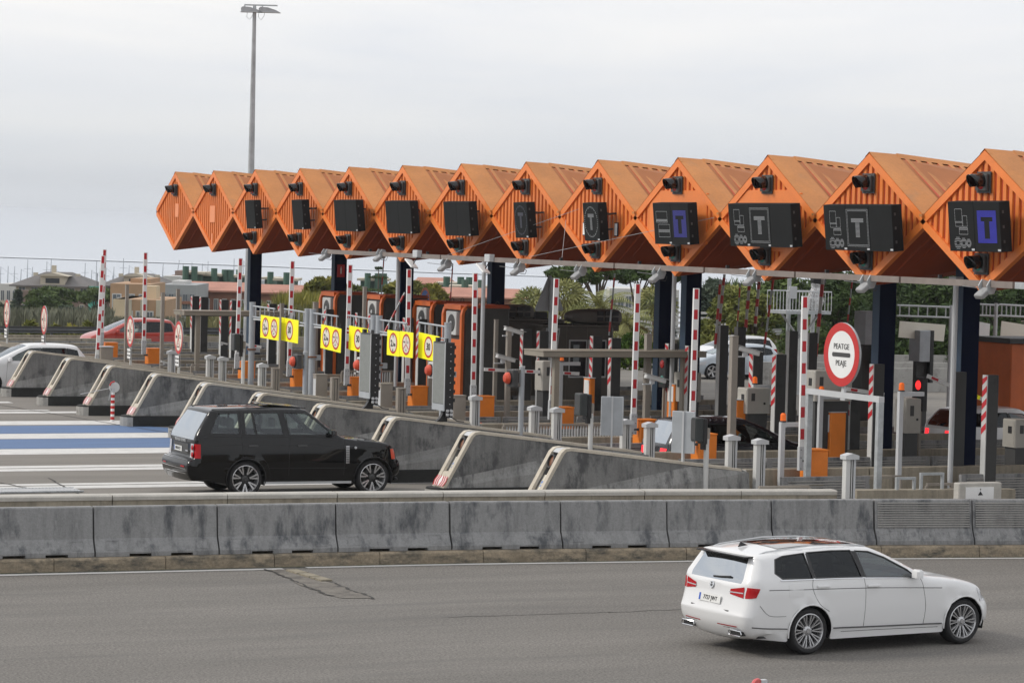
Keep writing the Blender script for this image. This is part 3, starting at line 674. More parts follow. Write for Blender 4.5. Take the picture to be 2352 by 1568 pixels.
# columns
cols = [(-2,586,583,35.8),(0,780,590,35.6),(2,932,600,35.3),(3,1141,605,35.6),(5,1527,640,36.6),(6,1589,640,35.0),(8,2033,660,35.3),(9,2224,660,35.0)]
for i, px, py, X in cols:
    y = YI(i) + 1.0; q = onY(px, py, y); X = q.x
    mb = MB(); mb.M = Matrix.Translation((X - canopy.location.x, y - canopy.location.y, 0))
    mb.box(-.22, .22, -.15, -.115, 0, 6.0, BLUE_COL).box(-.22, .22, .115, .15, 0, 6.0, BLUE_COL).box(-.19, .19, -.115, .115, 0, 6.0, BLUE_COL)
    mb.box(-.235, -.223, -.15, .15, 0, 6.0, mat('column_edge_blue', (.018,.042,.078), rough=.6) if 'column_edge_blue' not in MATS else MATS['column_edge_blue'])
    mb.build('column', canopy)
# dark louvred boxes under the canopy keel
for k in (2, 3):
    q = G0 - k*W - canopy.location.y
    MB().box(2.2, 3.3, q-1.9, q-1.2, 4.92, 5.04, BLUE_COL).build('soffit_lamp', canopy)

# ---------------------------------------------------------------- signal lights on the gables
def make_signal(lens, tilt=0):
    t = thing('signal_light', 'x', 'traffic light')
    MB().bbox(-.03, .0, -.245, .245, -.22, .22, DGREY, .004).build('back_plate', t)
    MB().bbox(-.10, -.03, -.205, .205, -.17, .17, DGREY, .015).build('housing', t)
    mb = MB(); n = 14
    vs = []; fs = []
    for q in range(4):
        u = q/3
        for k in range(n+1):
            a = R(-38) + R(256)*k/n; r = lerp(.16, .15, u); sn = (math.sin(a)+.6)/1.6
            vs.append((-.10 - u*lerp(.17, .31, max(0, sn)), r*math.cos(a), r*math.sin(a) + .02 - .03*u))
    for q in range(3):
        for k in range(n): fs.append((q*(n+1)+k, q*(n+1)+k+1, (q+1)*(n+1)+k+1, (q+1)*(n+1)+k))
    mb.add(vs, fs, BLACKG); o = mb.build('hood', t, smooth=True)
    so_ = o.modifiers.new('s', 'SOLIDIFY'); so_.thickness = .012
    mb = MB(); mb.lathe([(0,-.135),(.09,-.125),(.13,-.10)], (0,0,-.02), (1,0,0), lens, 14); mb.build('lens', t, smooth=True)
    return t
sigR = make_signal(REDLENS); sigG = make_signal(GREENLENS); usedR = usedG = False
for k in range(13):
    y = G0 - k*W
    lab = 'black hooded signal light near the peak of the %s orange gable from the left' % ORD[k]
    if not usedR: sigR.location = (XF-.06, y, 7.06); sigR['label'] = lab; sigR['group'] = 'upper signal lights on the gables'; usedR = True
    else: dup(sigR, (XF-.06, y, 7.06), 0, lab)
    if k >= 2:
        lab = 'lower black hooded signal light at the bottom of the %s gable from the left' % ORD[k]
        if not usedG: sigG.location = (XF-.06, y, 5.38); sigG['label'] = lab; sigG['group'] = 'lower signal lights on the gables'; usedG = True
        else: dup(sigG, (XF-.06, y, 5.38), 0, lab)

# ---------------------------------------------------------------- display boards
def led_rect(mb, y0, y1, z0, z1, m, th=.012, dots=True):
    s = .030
    def seg(a0, b0, a1, b1):
        L_ = math.hypot(a1-a0, b1-b0); n = max(1, int(L_/s))
        for k in range(n):
            ya, za = lerp(a0,a1,(k+.15)/n), lerp(b0,b1,(k+.15)/n); yb_, zb = lerp(a0,a1,(k+.8)/n), lerp(b0,b1,(k+.8)/n)
            if abs(a1-a0) > abs(b1-b0): mb.quad((0,ya,za-th/2),(0,yb_,za-th/2),(0,yb_,za+th/2),(0,ya,za+th/2), m)
            else: mb.quad((0,ya-th/2,za),(0,ya-th/2,zb),(0,ya+th/2,zb),(0,ya+th/2,za), m)
    seg(y0,z0,y1,z0); seg(y0,z1,y1,z1); seg(y0,z0,y0,z1); seg(y1,z0,y1,z1)
def led_lines(mb, y0, y1, z0, z1, m, n, th=.011):
    for k in range(n):
        z = lerp(z0, z1, (k+.5)/n); mb.quad((0,y0,z-th/2),(0,y1,z-th/2),(0,y1,z+th/2),(0,y0,z+th/2), m)
def led_T(mb, cy, w_, h_, m, cz=.0):
    led_lines(mb, cy-w_/2, cy+w_/2, cz+h_*.28, cz+h_/2, m, 4); led_lines(mb, cy-w_*.17, cy+w_*.17, cz-h_/2, cz+h_*.27, m, 12)
def led_truck(mb, cy, m, sc=1.0):
    led_rect(mb, cy-.02, cy+.30*sc, .08, .36, m); led_rect(mb, cy+.0-.25*sc, cy-.04, .0, .22, m); led_rect(mb, cy-.02, cy+.28*sc, .0, .10, m); led_rect(mb, cy-.26*sc, cy+.1, -.16, -.03, m)
    led_lines(mb, cy-.25*sc, cy+.1, -.075, -.02, m, 2)
    for (y, r) in ((.17, .13), (-.04, .11), (-.22, .09)):
        for j in range(8):
            z = -.34 + r*(2*(j+.5)/8-1); w_ = math.sqrt(max(0, r*r-(z+.34)**2)); 
            if j in (3,4): 
                mb.quad((0,cy+y-w_,z-.005),(0,cy+y-w_*.4,z-.005),(0,cy+y-w_*.4,z+.005),(0,cy+y-w_,z+.005), m); mb.quad((0,cy+y+w_*.4,z-.005),(0,cy+y+w_,z-.005),(0,cy+y+w_,z+.005),(0,cy+y+w_*.4,z+.005), m)
            else: mb.quad((0,cy+y-w_,z-.005),(0,cy+y+w_,z-.005),(0,cy+y+w_,z+.005),(0,cy+y-w_,z+.005), m)
boards = {2:(565,460.3,574.9-10.5,21,1,'b'),3:(672.4,459.3,0,23.7,1,'b'),4:(769.3,459.8,0,51,2,'bb'),5:(887.5,461.7,0,58,2,'bb'),6:(1021.2,463.4,0,58.6,2,'bb'),7:(1182.4,465.1,0,30.5,1,'c'),
          8:(1341.5,465.9,0,35.6,1,'C'),9:(1502.7,466,0,81,2,'tB'),10:(1675.9,467.6,0,144,3,'tTb'),11:(1895,470.4,0,156.6,3,'tTb'),12:(2180.6,463,0,119,2,'tB')}
HB = {2:.97,3:.97,4:.98,5:.98,6:.98,7:.97,8:.99,9:1.02,10:1.0,11:1.0,12:1.02}
desc = {'b':'blank narrow dark display board','bb':'blank dark two-panel display board','c':'narrow dark display board with a faint T in a circle','C':'narrow dark display board with a pale T in a circle','tB':'dark two-panel display board with lorry outline and blue T','tTb':'dark three-panel display board with lorry and white T'}
for k, (px, py, _, wv, nm, code) in boards.items():
    X = XF - .62
    p = onX(px, py, X); q = onX(px+wv, py, X); wd = abs(p.y - q.y); h = HB[k]; mw = wd/nm
    t = thing('display_board', desc[code] + ' on the %s orange gable' % ORD[k], 'display board', (X, (p.y+q.y)/2, p.z - h/2), 0, 'display boards on the orange gables')
    t.rotation_euler = (0, R(-6.0), 0)
    for j in range(nm):
        c = wd/2 - mw*(j+.5)
        o = MB().bbox(0, .26, c-mw/2+.004, c+mw/2-.004, -h/2, h/2, PANEL, .008).build('panel', t)
        mb = MB(); ch = code[j]; fx = -.006
        mb.M = Matrix.Translation((fx, 0, 0))
        if ch == 't' and k != 9: led_truck(mb, c-.03, LEDW, mw/1.18)
        elif ch == 't': led_rect(mb, c-.28, c+.30, .03, .30, LEDW); led_lines(mb, c-.28, c+.3, .05, .11, LEDW, 3); led_rect(mb, c-.38, c+.2, -.33, -.02, LEDW); led_lines(mb, c-.38, c+.2, -.22, -.14, LEDW, 3)
        elif ch == 'T': led_rect(mb, c-.44, c+.44, -.40, .40, LEDW); led_rect(mb, c-.40, c+.40, -.37, .37, LEDW); led_T(mb, c, .5, .42, LEDW)
        elif ch == 'B':
            ww = mw*.36; n_ = 30
            for q_ in range(n_):
                z = lerp(-.33, .33, (q_+.5)/n_); th = .0125; segs = [(-ww, ww)]
                if .10 < z < .20: segs = [(-ww, -ww*.62), (ww*.62, ww)]
                elif -.24 < z <= .10: segs = [(-ww, -ww*.27), (ww*.27, ww)]
                for a_, b_ in segs: mb.quad((0,c+a_,z-th/2),(0,c+b_,z-th/2),(0,c+b_,z+th/2),(0,c+a_,z+th/2), LEDB if k == 12 else LEDB2)
        elif ch in 'cC':
            m_ = LEDW if ch == 'C' else LEDDIM
            n_ = 44
            for q_ in range(n_):
                a_ = 2*math.pi*q_/n_; r_ = .37; y, z = c + r_*math.cos(a_), (r_+.02)*math.sin(a_)
                mb.quad((0,y-.02,z-.006),(0,y+.02,z-.006),(0,y+.02,z+.006),(0,y-.02,z+.006), m_)
                if q_ % 2: mb.quad((0,y*1-.015,z*.93-.005),(0,y+.015,z*.93-.005),(0,y+.015,z*.93+.005),(0,y-.015,z*.93+.005), m_)
            led_T(mb, c, .34, .42, m_)
        if mb.v: mb.build('led_symbol', t)
        if j == nm-1 or k >= 9: MB().box(-.006, -.001, c-mw/2+.02, c-mw/2+.12, -h/2+.02, -h/2+.06, LGREY).build('maker_plate', t)
    MB().box(.26, .62, -.25, -.19, h*.15, h*.2, DGREY).box(.26, .5, -.25, -.19, -h*.25, -h*.2, DGREY).box(.26, .62, .19, .25, h*.15, h*.2, DGREY).build('bracket', t)
    for z in (-.3, 0, .3): MB().box(.06, .10, -wd/2-.006, -wd/2+.004, z-.03, z+.03, DGREY).build('latch', t)

# white plates on gable 8
for dy, nm in ((-.62, 'right'), (.62, 'left')):
    y = onX(1417 if dy < 0 else 1344, 533, XF-.07).y
    t = thing('small_plate', 'small white upright plate %s of the pale circled T board on the ninth gable' % nm, 'plate', (XF-.07, y, 5.93))
    MB().box(-.03, 0, -.09, .09, -.18, .18, BLUE_COL).build('frame', t); MB().box(-.038, -.031, -.07, .07, -.155, .155, WHITEP).build('face', t)

# ---------------------------------------------------------------- light rail in front of the canopy
XR = 32.3
r0 = onX(752, 577, XR); r1 = onX(2352, 655, XR)
d = (r1 - r0); rz = lambda y: lerp(r0.z, r1.z, (y - r0.y)/(r1.y - r0.y))
rail = thing('lighting_rail', 'long grey lighting rail crossing in front of the lower gable points', 'rail', (XR, r0.y, r0.z))
jx = [r0.y, 74.5, 69.2, 63.5, 58.8, 54.6, 50.3, 46.2, 41.0]
RAILM = mat('rail_brownish', (.21,.175,.155), rough=.55, var=.15, vs=3)
for a_, b_ in zip(jx, jx[1:]):
    mb = MB(); mb.M = Matrix.Translation((-XR, -r0.y, -r0.z)); za, zb = rz(a_), rz(b_)
    yy0, yy1 = a_-.04, b_+.04
    vs = [(XR-.05,yy0,za-.075),(XR+.05,yy0,za-.075),(XR+.05,yy0,za+.055),(XR-.05,yy0,za+.055),(XR-.05,yy1,zb-.075),(XR+.05,yy1,zb-.075),(XR+.05,yy1,zb+.055),(XR-.05,yy1,zb+.055)]
    mb.add(vs, [(0,1,2,3),(7,6,5,4),(0,4,5,1),(1,5,6,2),(2,6,7,3),(3,7,4,0)], RAILM if b_ > 46 else GALV); o = mb.build('rail_section', rail); fixn(o.data)
for k in range(5, 13):
    y = G0 - k*W; z = rz(y)
    MB().box(0, XF-XR+.9, y-r0.y-.02, y-r0.y+.02, z-r0.z-.04, z-r0.z+.0, DGREY).box(-.02,.06,y-r0.y-.03,y-r0.y+.03,z-r0.z+.05,z-r0.z+.13,BLACK).build('bracket', rail)
FLOODG = mat('floodlight_grey', (.30,.30,.30), rough=.5, var=.1)
def floodlight(px, py, lab, kind):
    p = onX(px, py, XR-.05); t = thing('floodlight', lab, 'floodlight', (XR-.05, p.y, p.z), 0, 'floodlights along the lighting rail')
    if kind:
        mb = MB(); mb.M = Matrix.Rotation(R(-38), 4, 'Y')
        mb.bbox(-.26, .02, -.14, .14, -.09, .0, FLOODG, .02).box(-.23,-.02,-.11,.11,-.11,-.09,LGREY); mb.build('lamp_body', t)
        MB().prism([(-.02,-.14),(.10,-.12),(.16,.02),(.10,.14),(.0,.16),(-.08,.03)], -.16, -.13, 'y', GALV).build('yoke', t)
        MB().prism([(-.02,-.14),(.10,-.12),(.16,.02),(.10,.14),(.0,.16),(-.08,.03)], .13, .16, 'y', GALV).build('yoke', t)
        mb = MB(); mb.tube([(.1,-.1,.0),(.16,-.2,-.08),(.12,-.2,-.18),(.0,-.1,-.16)], .009, BLACK, 5); mb.build('cable', t)
        MB().cyl((-.55,.0,.02),(-.1,0,-.02),.008,.008,GALV,5).build('antenna_rod', t)
    else:
        MB().bbox(-.13,.03,-.17,.17,-.08,.12,LGREY,.01).build('junction_box', t)
        mb = MB(); mb.M = Matrix.Translation((-.1,.3,-.28)) @ Matrix.Rotation(R(24), 4, 'X') @ Matrix.Rotation(R(10),4,'Y'); mb.bbox(-.12,.12,-.28,.28,-.02,.02,WHITEP,.01); mb.build('antenna_plate', t)
        MB().cyl((-.02,.05,-.08),(-.08,.2,-.28),.015,.015,BLACK,6).build('arm', t)
for j, (px, py, kd) in enumerate([(747,583,1),(873,584,1),(962,584,0),(1022,606,1),(1128,594,0),(1190,614,1),(1330,622,1),(1510,628,1),(1728,634,1),(1990,648,1),(2264,660,1)]):
    floodlight(px, py, ('grey floodlight' if kd else 'white antenna box') + ' on the lighting rail, %s fitting from its left end' % ORD[j], kd)
# thin stay cables
for (a_, b_, lab) in [((1215,590),(1640,500),'thin stay cable rising right to the eighth gable'),((1010,592),(1330,480),'thin stay cable behind the eighth display board'),((1290,600),(1300,505),'steep thin stay cable at the ninth gable')]:
    p, q = onX(*a_, XR), onX(*b_, XF-.15)
    mb = MB(); mb.cyl(p, q, .006, .006, GALV, 4); mb.build('stay_cable', label=lab, cat='cable')
# support poles of the rail
for j, (px, py, i, Xo) in enumerate([(915,595,2,None),(1112,600,4,None),(1549,640,6,None),(2196,645,9,None)]):
    q = onY(px, py, YI(i)+.3)
    t = thing('rail_pole', 'slim pale grey pole beside the navy columns, %s from the left' % ORD[j], 'pole', (q.x, YI(i)+.3, 0), 0, 'slim pale poles beside the navy columns')
    MB().cyl((0,0,0),(0,0,5.0),.06,.06,LGREY,10).build('pole_shaft', t, smooth=True); MB().cbox((0,0,5.03),(.2,.26,.08),GALV).build('top_plate', t)

p = onY(783, 622, YI(0)+.84); t = thing('extinguisher_sign', 'small red fire extinguisher sign on the second navy column', 'sign', (p.x, YI(0)+.84, p.z))
MB().box(-.14,.14,-.012,0,-.22,.22,REDS).build('sign_plate', t); MB().box(-.03,.03,-.016,-.012,-.10,.10,CREAM).box(-.012,.012,-.016,-.012,.10,.15,CREAM).build('extinguisher_symbol', t)
WHITEP2 = mat('aluminium_profile', (.56,.56,.545), rough=.45, var=.05)
MACH = mat('machine_cream', (.40,.38,.34), rough=.5, var=.08, vs=3)
DGREY2 = mat('dark_pillar_grey', (.048,.048,.047), rough=.6, var=.12, vs=2, dirt=(.02,.02,.02), dirt_s=1.5, dirt_t=(.55,.7))
BLACKM = mat('signal_visor', (.03,.035,.035), rough=.3, var=.1)
TAUPE_L = mat('shelter_taupe', (.26,.23,.185), rough=.55, var=.08)
MESHG = mat('led_mesh_grey', (.20,.21,.20), rough=.6, var=.08, vs=6, fine=.12, fs=40)
# ================================================================ LANE EQUIPMENT
# raised height-gate arms and their orange cabinets
arms = {-2:((241,573),(233,793)),-1:((334,580),(330,813)),1:((553,593),(544,846)),2:((671.6,599.5),(664,864)),3:((804.7,608),(796,884)),4:((939.7,618),(935,908)),5:((1092,627),(1086,925)),
        6:((1279,639),(1266,962)),7:((1465,651),(1454,996)),8:((1599,662),(1588,1031)),9:((1849,680),(1840,1078))}
armlab = {-2:'raised red-white arm, rear one of the close pair at the far left',-1:'raised red-white arm third from the left, before the far buildings',1:'raised red-white arm left of the navy column and tall mast',2:'raised red-white arm behind the left yellow 30 sign',
          3:'raised red-white arm behind the middle yellow signs',4:'raised red-white arm behind the right yellow lorry sign',5:'raised red-white arm right of the tall display boards, before the far booths',6:'raised red-white arm in front of the grey triangle sign back',
          7:'raised red-white arm beside the flat taupe shelter roof',8:'raised red-white arm before two navy columns in the centre right',9:'tallest raised red-white arm, just left of the round toll sign'}
def make_arm(L_, nseg, wd=.135):
    t = thing('raised_barrier', 'x', 'barrier arm')
    MB().box(-wd/2, wd/2, -.03, .03, 0, L_, WHITEP).build('boom', t)
    s = L_/nseg
    for k in range(nseg):
        z = L_ - (k+.0)*s - .02
        MB().box(-wd/2+.012, wd/2-.030, -.034, -.029, z - s*.48, z, REDP).box(-wd/2+.012, wd/2-.030, .029, .034, z - s*.48, z, REDP).build('red_stripe', t)
    mb = MB().box(-wd/2-.01, wd/2+.012, -.045, .045, -.42, .06, LGREY); mb.build('foot_bracket', t)
    mb = MB()
    for z in (-.38, -.16, .0):
        for x in (-.04, .04): mb.cyl((x, -.047, z), (x, -.054, z), .011, .011, DGREY, 6)
    tag(mb.build('bolts', t), kind='stuff')
    return t
def make_cab():
    t = thing('barrier_cabinet', 'x', 'barrier cabinet')
    MB().bbox(0, .46, -.2, .2, .0, 1.37, CAB, .02).build('cabinet_body', t); MB().bbox(-.01,.47,-.21,.21,1.37,1.40,CAB,.01).build('lid', t)
    MB().box(-.006,-.0,-.17,.17,.25,1.30,CAB).build('door', t)
    MB().cyl((-.14,-.12,1.16),(0,-.12,1.16),.035,.035,DGREY,8).build('drive_shaft', t)
    return t
acab = make_cab(); cabs = []
first = True
for i, (tp, bt) in arms.items():
    T, B = onY(*tp, YI(i)), onY(*bt, YI(i)); L_ = T.z - B.z - .42
    # lengths are nearly the same: one mesh, tiny scale
    if first: proto = make_arm(3.1, 7); o = proto; first = False
    else: o = dup(proto, (0,0,0))
    o.location = (B.x, YI(i)+.0, B.z+.42); o['label'] = armlab[i]; o['group'] = 'raised red and white barrier arms'; o.scale = (1, 1, L_/3.1); o.rotation_euler = (random.uniform(-.004,.004), math.atan2(T.x-B.x, T.z-B.z), 0)
    lab = 'orange cabinet at the foot of the %s raised arm from the left' % ORD[list(arms).index(i)+1]
    c = acab if not cabs else dup(acab, (0,0,0)); c.location = (B.x+.14, YI(i)+.1, .0); c['label'] = lab; c['group'] = 'orange barrier cabinets'; cabs.append(c)
# second arm crossing at far left (leaning)
o = dup(proto, (onY(224,812,YI(0)+.4).x, YI(0)+.4, 1.3), 0, 'leaning raised red-white arm, front one of the pair at far left'); o['group'] = 'raised red and white barrier arms'
T_ = onY(235.4,573,YI(0)+.4); B_ = onY(222,812,YI(0)+.4); o.rotation_euler = (0, math.atan2(T_.x-B_.x, T_.z-B_.z), 0); o.scale = (1,1,(T_.z-B_.z)/3.2)
t = thing('roadside_cabinet', 'taupe steel cabinet behind the white hatchback, beside the leaning arm', 'cabinet', (onY(242,800,YI(0)+.4).x, YI(0)+.4, 1.0)); p = onY(242, 797, YI(0)+.4)
MB().bbox(-.22,.22,-.2,.2,-.1,p.z-1.0,TAUPE,.02).build('cabinet_body', t); MB().box(-.24,.24,-.22,.22,p.z-1.0,p.z-.97,LGREY).build('lid', t); MB().box(-.06,.06,-.06,.06,-.9,-.1,TAUPE).build('stand', t)

# light-curtain posts (grey cap, pale profile), two per island
def make_curtain():
    t = thing('sensor_post', 'x', 'sensor post')
    MB().box(-.115,-.02,-.07,.07,0,1.62,WHITEP2).build('left_profile', t)
    MB().box(.055,.10,-.07,.07,0,1.62,LGREY).build('right_profile', t)
    MB().box(-.02,.055,-.05,.06,0,1.62,DGREY).box(.010,.030,-.062,-.05,0,1.62,WHITEP2).build('sensor_strip', t)
    MB().prism([(-.15,1.62),(.15,1.62),(.15,1.70),(0,1.745),(-.15,1.70)], -.11, .11, 'y', LGREY).build('cap', t)
    return t

def make_tpost():
    t = thing('sensor_post', 'x', 'sensor post')
    MB().box(-.12,-.05,-.085,.085,0,1.62,TAUPE).box(.05,.10,-.085,.085,0,1.62,TAUPE).build('side_profile', t)
    MB().box(-.05,.05,-.06,.06,0,1.6,BLACK).box(-.03,.03,-.075,-.06,0,1.6,TAUPE).build('sensor_strip', t); MB().box(-.125,.105,-.09,.09,1.62,1.65,TAUPE).build('cap', t)
    return t
def make_tbox():
    t = thing('control_box', 'x', 'control box')
    MB().bbox(-.17,.17,-.12,.12,0,1.65,TAUPE,.01).build('box_body', t); MB().box(-.18,.18,-.13,.13,1.65,1.68,TAUPE).build('lid', t); MB().box(-.172,-.168,-.10,.10,.3,1.55,LGREY).build('door', t)
    return t
cps = [(395,807,2,.35,'c'),(483,818,2,.35,'c'),(512,822,2,-.35,'c'),(603,837,3,.35,'c'),(634,841,3,-.35,'t'),(736,857,4,.35,'b'),(770,862,4,-.35,'t'),(885,878,5,.35,'b'),(922,886,5,-.35,'t'),(1052,905,6,.4,'b'),(1092,911,6,-.35,'c'),
       (1228,935,7,.4,'c'),(1280,939,7,-.35,'c'),(1438,966,8,.4,'c'),(1493,973,8,-.35,'c'),(1681,1002,9,.4,'c'),(1746,1011,9,-.35,'c'),(1952,1045,10,.0,'c')]
protos = {}; nm = {'c':'pale capped sensor post','t':'taupe slotted sensor post','b':'plain taupe control box'}; mk = {'c':make_curtain,'t':make_tpost,'b':make_tbox}
cnt = {'c':0,'t':0,'b':0}; tot = {'c':sum(1 for c in cps if c[4]=='c'),'t':4,'b':3}
for (px, py, i, dy, kd) in cps:
    yy = YI(i)+dy if px != 395 else YI(1)-.35
    p = onY(px, py, yy)
    lab = '%s behind the wedges, %s of %s from the left' % (nm[kd], ORD[cnt[kd]], 'its kind'); cnt[kd] += 1
    if kd not in protos: protos[kd] = mk[kd](); o = protos[kd]; o['label'] = lab
    else: o = dup(protos[kd], (0,0,0), 0, lab)
    o['group'] = {'c':'pale sensor posts','t':'taupe sensor posts','b':'taupe control boxes'}[kd]; o.location = (p.x, yy, 0); o.scale = (1,1,p.z/1.70)

# dark pillars with chevron-striped faces, two per island
def make_pillar(s):
    t = thing('guard_pillar', 'x', 'pillar')
    MB().bbox(-.13,.15,-.085,.085,0,3.0,DGREY2,.006).build('pillar_body', t)
    MB().box(-.150,-.131,-.088,.088,0,3.0,WHITEP2).build('front_strip', t)
    for k in range(5):
        z0 = 1.72 + k*.265; mb = MB(); a_, b_ = (0, .13) if s > 0 else (.13, 0)
        zt = lambda z: min(z, 2.985)
        mb.add([(-.153,-.086,zt(z0+a_)),(-.153,.086,zt(z0+b_)),(-.153,.086,zt(z0+b_+.135)),(-.153,-.086,zt(z0+a_+.135))], [(0,1,2,3)], REDP); mb.build('chevron_stripe', t)
    return t

pf, pn = make_pillar(1), make_pillar(-1); uf = un = False
pps = {3:(1060,1097),4:(1202,1240),5:(1363,1406),6:(1537,1583),7:(1732,1785),8:(1958,2010),9:(2198,2272),2:(930,962),1:(820,850),0:(722,748),-1:(617,641),-2:(507,531),-3:(440,460)}
for i in sorted(pps):
    for s, px in ((1, pps[i][0]), (-1, pps[i][1])):
        y = YI(i) + .62*s if i > -1 else YI(i) + .5*s
        Xp = onY(px+6, 800, y).x
        lab = 'dark pillar, striped white face, %s side of the %s island from the front' % ('far' if s > 0 else 'near', ORD[9-i])
        if s > 0: o = pf if not uf else dup(pf, (0,0,0)); uf = True
        else: o = pn if not un else dup(pn, (0,0,0)); un = True
        o.location = (Xp, y, 0); o['label'] = lab; o['group'] = 'dark pillars with striped faces'
# rear dark pillars (beyond the booths)
for j, (px, py, i) in enumerate([(1661,747,5),(1701,751,5),(1820,760,6),(1865,764,6),(1310-22,620,5),(1390,735,4)][:4]):
    p = onY(px, py, YI(i)); h = p.z
    t = thing('dark_post', 'plain dark grey pillar beyond the lanes, %s from the left' % ORD[j], 'pillar', (p.x, YI(i), 0), 0, 'plain dark pillars'); MB().bbox(-.13,.13,-.09,.09,0,h,DGREY2,.006).build('pillar_body', t); MB().box(-.145,-.131,-.09,.09,0,h,WHITEP2).build('front_strip', t)

# taupe square posts
tps = [((607,0)),]
posts = [(508,649+475-475,0)]
def tpost(px, ptop, pbot, i, lab, w_=.055, m=TAUPE, dy=0.0):
    T = onY(px, ptop, YI(i)+dy); t = thing('square_post', lab, 'post', (T.x, YI(i)+dy, 0), 0, 'slender square posts among the lanes')
    MB().box(-w_, w_, -w_, w_, 0, T.z, m).build('post_shaft', t); MB().box(-w_-.008, w_+.008, -w_-.008, w_+.008, T.z, T.z+.02, m).build('post_cap', t); return t
for px, py, i, lab in [(292,655,-1,'slender taupe post between the second and third arm from left'),(374,673,0,'slender taupe post left of the red estate car roof'),(409,665,-1,'slender taupe post before the grey mesh building'),(648,698,1,'taupe post behind the left yellow sign')]: tpost(px, py, 0, i, lab)

tpost(1489, 768, 0, 6, 'tall taupe post before the left centre navy column', .075)

tpost(1169, 752, 0, 5, 'tall taupe post left of the two white cameras', .06); tpost(1140, 735, 0, 4, 'tall taupe post before the fourth navy column', .05)
tpost(1686, 773, 0, 8, 'tall taupe post carrying a camera above the dark saloon car', .075)
tpost(725, 695, 0, 2, 'taupe post behind the double grey gantry pole', .07); tpost(990, 745, 0, 4, 'taupe post behind the right yellow signs', .06); tpost(838, 660, 0, 3, 'taupe post before the second orange booth', .05)

# cameras on posts
def camera_unit(px, py, i, lab, sc=1.0, dy=0.0, yaw=0.0):
    p = onY(px, py, YI(i)+dy); t = thing('security_camera', lab, 'security camera', (p.x, YI(i)+dy, p.z), yaw); t.scale = (sc,)*3
    mb = MB(); mb.M = Matrix.Rotation(R(14), 4, 'Y'); mb.bbox(-.06,.50,-.07,.07,-.05,.05,WHITEP2,.02); mb.build('camera_housing', t)
    mb = MB(); mb.M = Matrix.Rotation(R(14), 4, 'Y'); mb.box(-.08,.55,-.08,.08,.052,.062,WHITEP2); mb.build('sun_shield', t)
    MB().box(.08,.18,-.04,.04,-.18,-.05,LGREY).box(-.12,.14,-.03,.03,-.20,-.17,LGREY).build('bracket', t); return t
camera_unit(1164, 755, 5, 'upper white camera on the taupe post left of the shelter'); camera_unit(1145, 818, 5, 'lower white camera beside the taupe post left of the shelter')
camera_unit(1700, 800, 8, 'white camera on the taupe post above the dark saloon car'); camera_unit(1487, 864, 7, 'white camera before the right end of the flat shelter')
camera_unit(372, 0+830, 1, 'small white camera right of the third round sign', .55)


camera_unit(506, 786, 1, 'small white camera below the small left shelter', .5)

# square-cornered shelters
def shelter(x0, x1, yc, wy, z, legs, lab):
    t = thing('lane_shelter', lab, 'shelter', ((x0+x1)/2, yc, 0)); L_ = (x1-x0)/2
    MB().bbox(-L_, L_, -wy/2, wy/2, z-.13, z, TAUPE_L, .01).build('roof_slab', t); MB().box(-L_-.012, L_+.012, -wy/2-.012, wy/2+.012, z, z+.025, TAUPE_L).build('roof_edge', t)
    for lx in legs:
        MB().box(lx-x0-L_-.07, lx-x0-L_+.07, -.08-wy/2+.2, .08-wy/2+.2, 0, z-.13, TAUPE_L).build('leg', t)
    MB().box(-L_*.95, L_*.95, -.02, .02, z-.17, z-.13, DGREY).build('cable_tray', t)
    for lx in (-L_*.3, L_*.75): mb = MB(); mb.tube([(lx-.03,0,z+.02),(lx-.03,0,z+.07),(lx,0,z+.09),(lx+.03,0,z+.07),(lx+.03,0,z+.02)], .008, DGREY, 5); mb.build('lifting_eye', t)

shelter(30.5, 35.15, YI(6)-.1, 1.15, 2.83, [30.95, 34.6], 'long flat taupe shelter over the lane machines in the middle')
shelter(29.9, 33.9, YI(0)-.1, 1.1, 2.87, [30.45, 33.5], 'small flat taupe shelter at the left before the palm shoots')

# PEATGE toll sign on its portal
portal = thing('height_portal', 'galvanised steel portal under the round toll sign', 'portal', (30.5, 48.9, 0))
tl, tr = onX(1859, 912, 30.5), onX(2021, 933, 30.5)
ya, yb_ = tl.y - 48.9, tr.y - 48.9; zt = 2.58
for yy in (ya, yb_): MB().box(-.06, .06, yy-.055, yy+.055, 0, zt, GALV).build('leg', portal)
MB().box(-.062, .062, yb_-.06, ya+.06, zt, zt+.115, LGREY).build('beam', portal)
sgc = onX(1938, 814, 30.45)
sign = thing('toll_sign', 'large round red-rimmed white sign reading PEATGE PEAJE', 'road sign', (30.45, sgc.y, sgc.z), R(2))
RS = .655
mb = MB(); mb.lathe([(0,0),(RS-.01,0),(RS,-.012),(RS,-.05),(RS-.01,-.055),(0,-.055)], (0,0,0), (1,0,0), GALV, 56); mb.build('sign_plate', sign, smooth=True)
mb = MB(); n = 64
def ring(mb, r0, r1, x, m, cy=0, cz=0, n=48):
    vs = [];
    for k in range(n):
        a = 2*math.pi*k/n; vs += [(x, cy+r0*math.cos(a), cz+r0*math.sin(a)), (x, cy+r1*math.cos(a), cz+r1*math.sin(a))]
    mb.add(vs, [(2*k, 2*k+1, (2*k+3)%(2*n), (2*k+2)%(2*n)) for k in range(n)], m)
def disc(mb, r, x, m, cy=0, cz=0, n=40):
    mb.add([(x, cy+r*math.cos(2*math.pi*k/n), cz+r*math.sin(2*math.pi*k/n)) for k in range(n)], [tuple(range(n))], m)
ring(mb, RS*.735, RS*.995, -.060, REDS); mb.build('red_rim', sign)
mb = MB(); disc(mb, RS*.735, -.060, WHITEP, n=56); mb.build('white_face', sign)
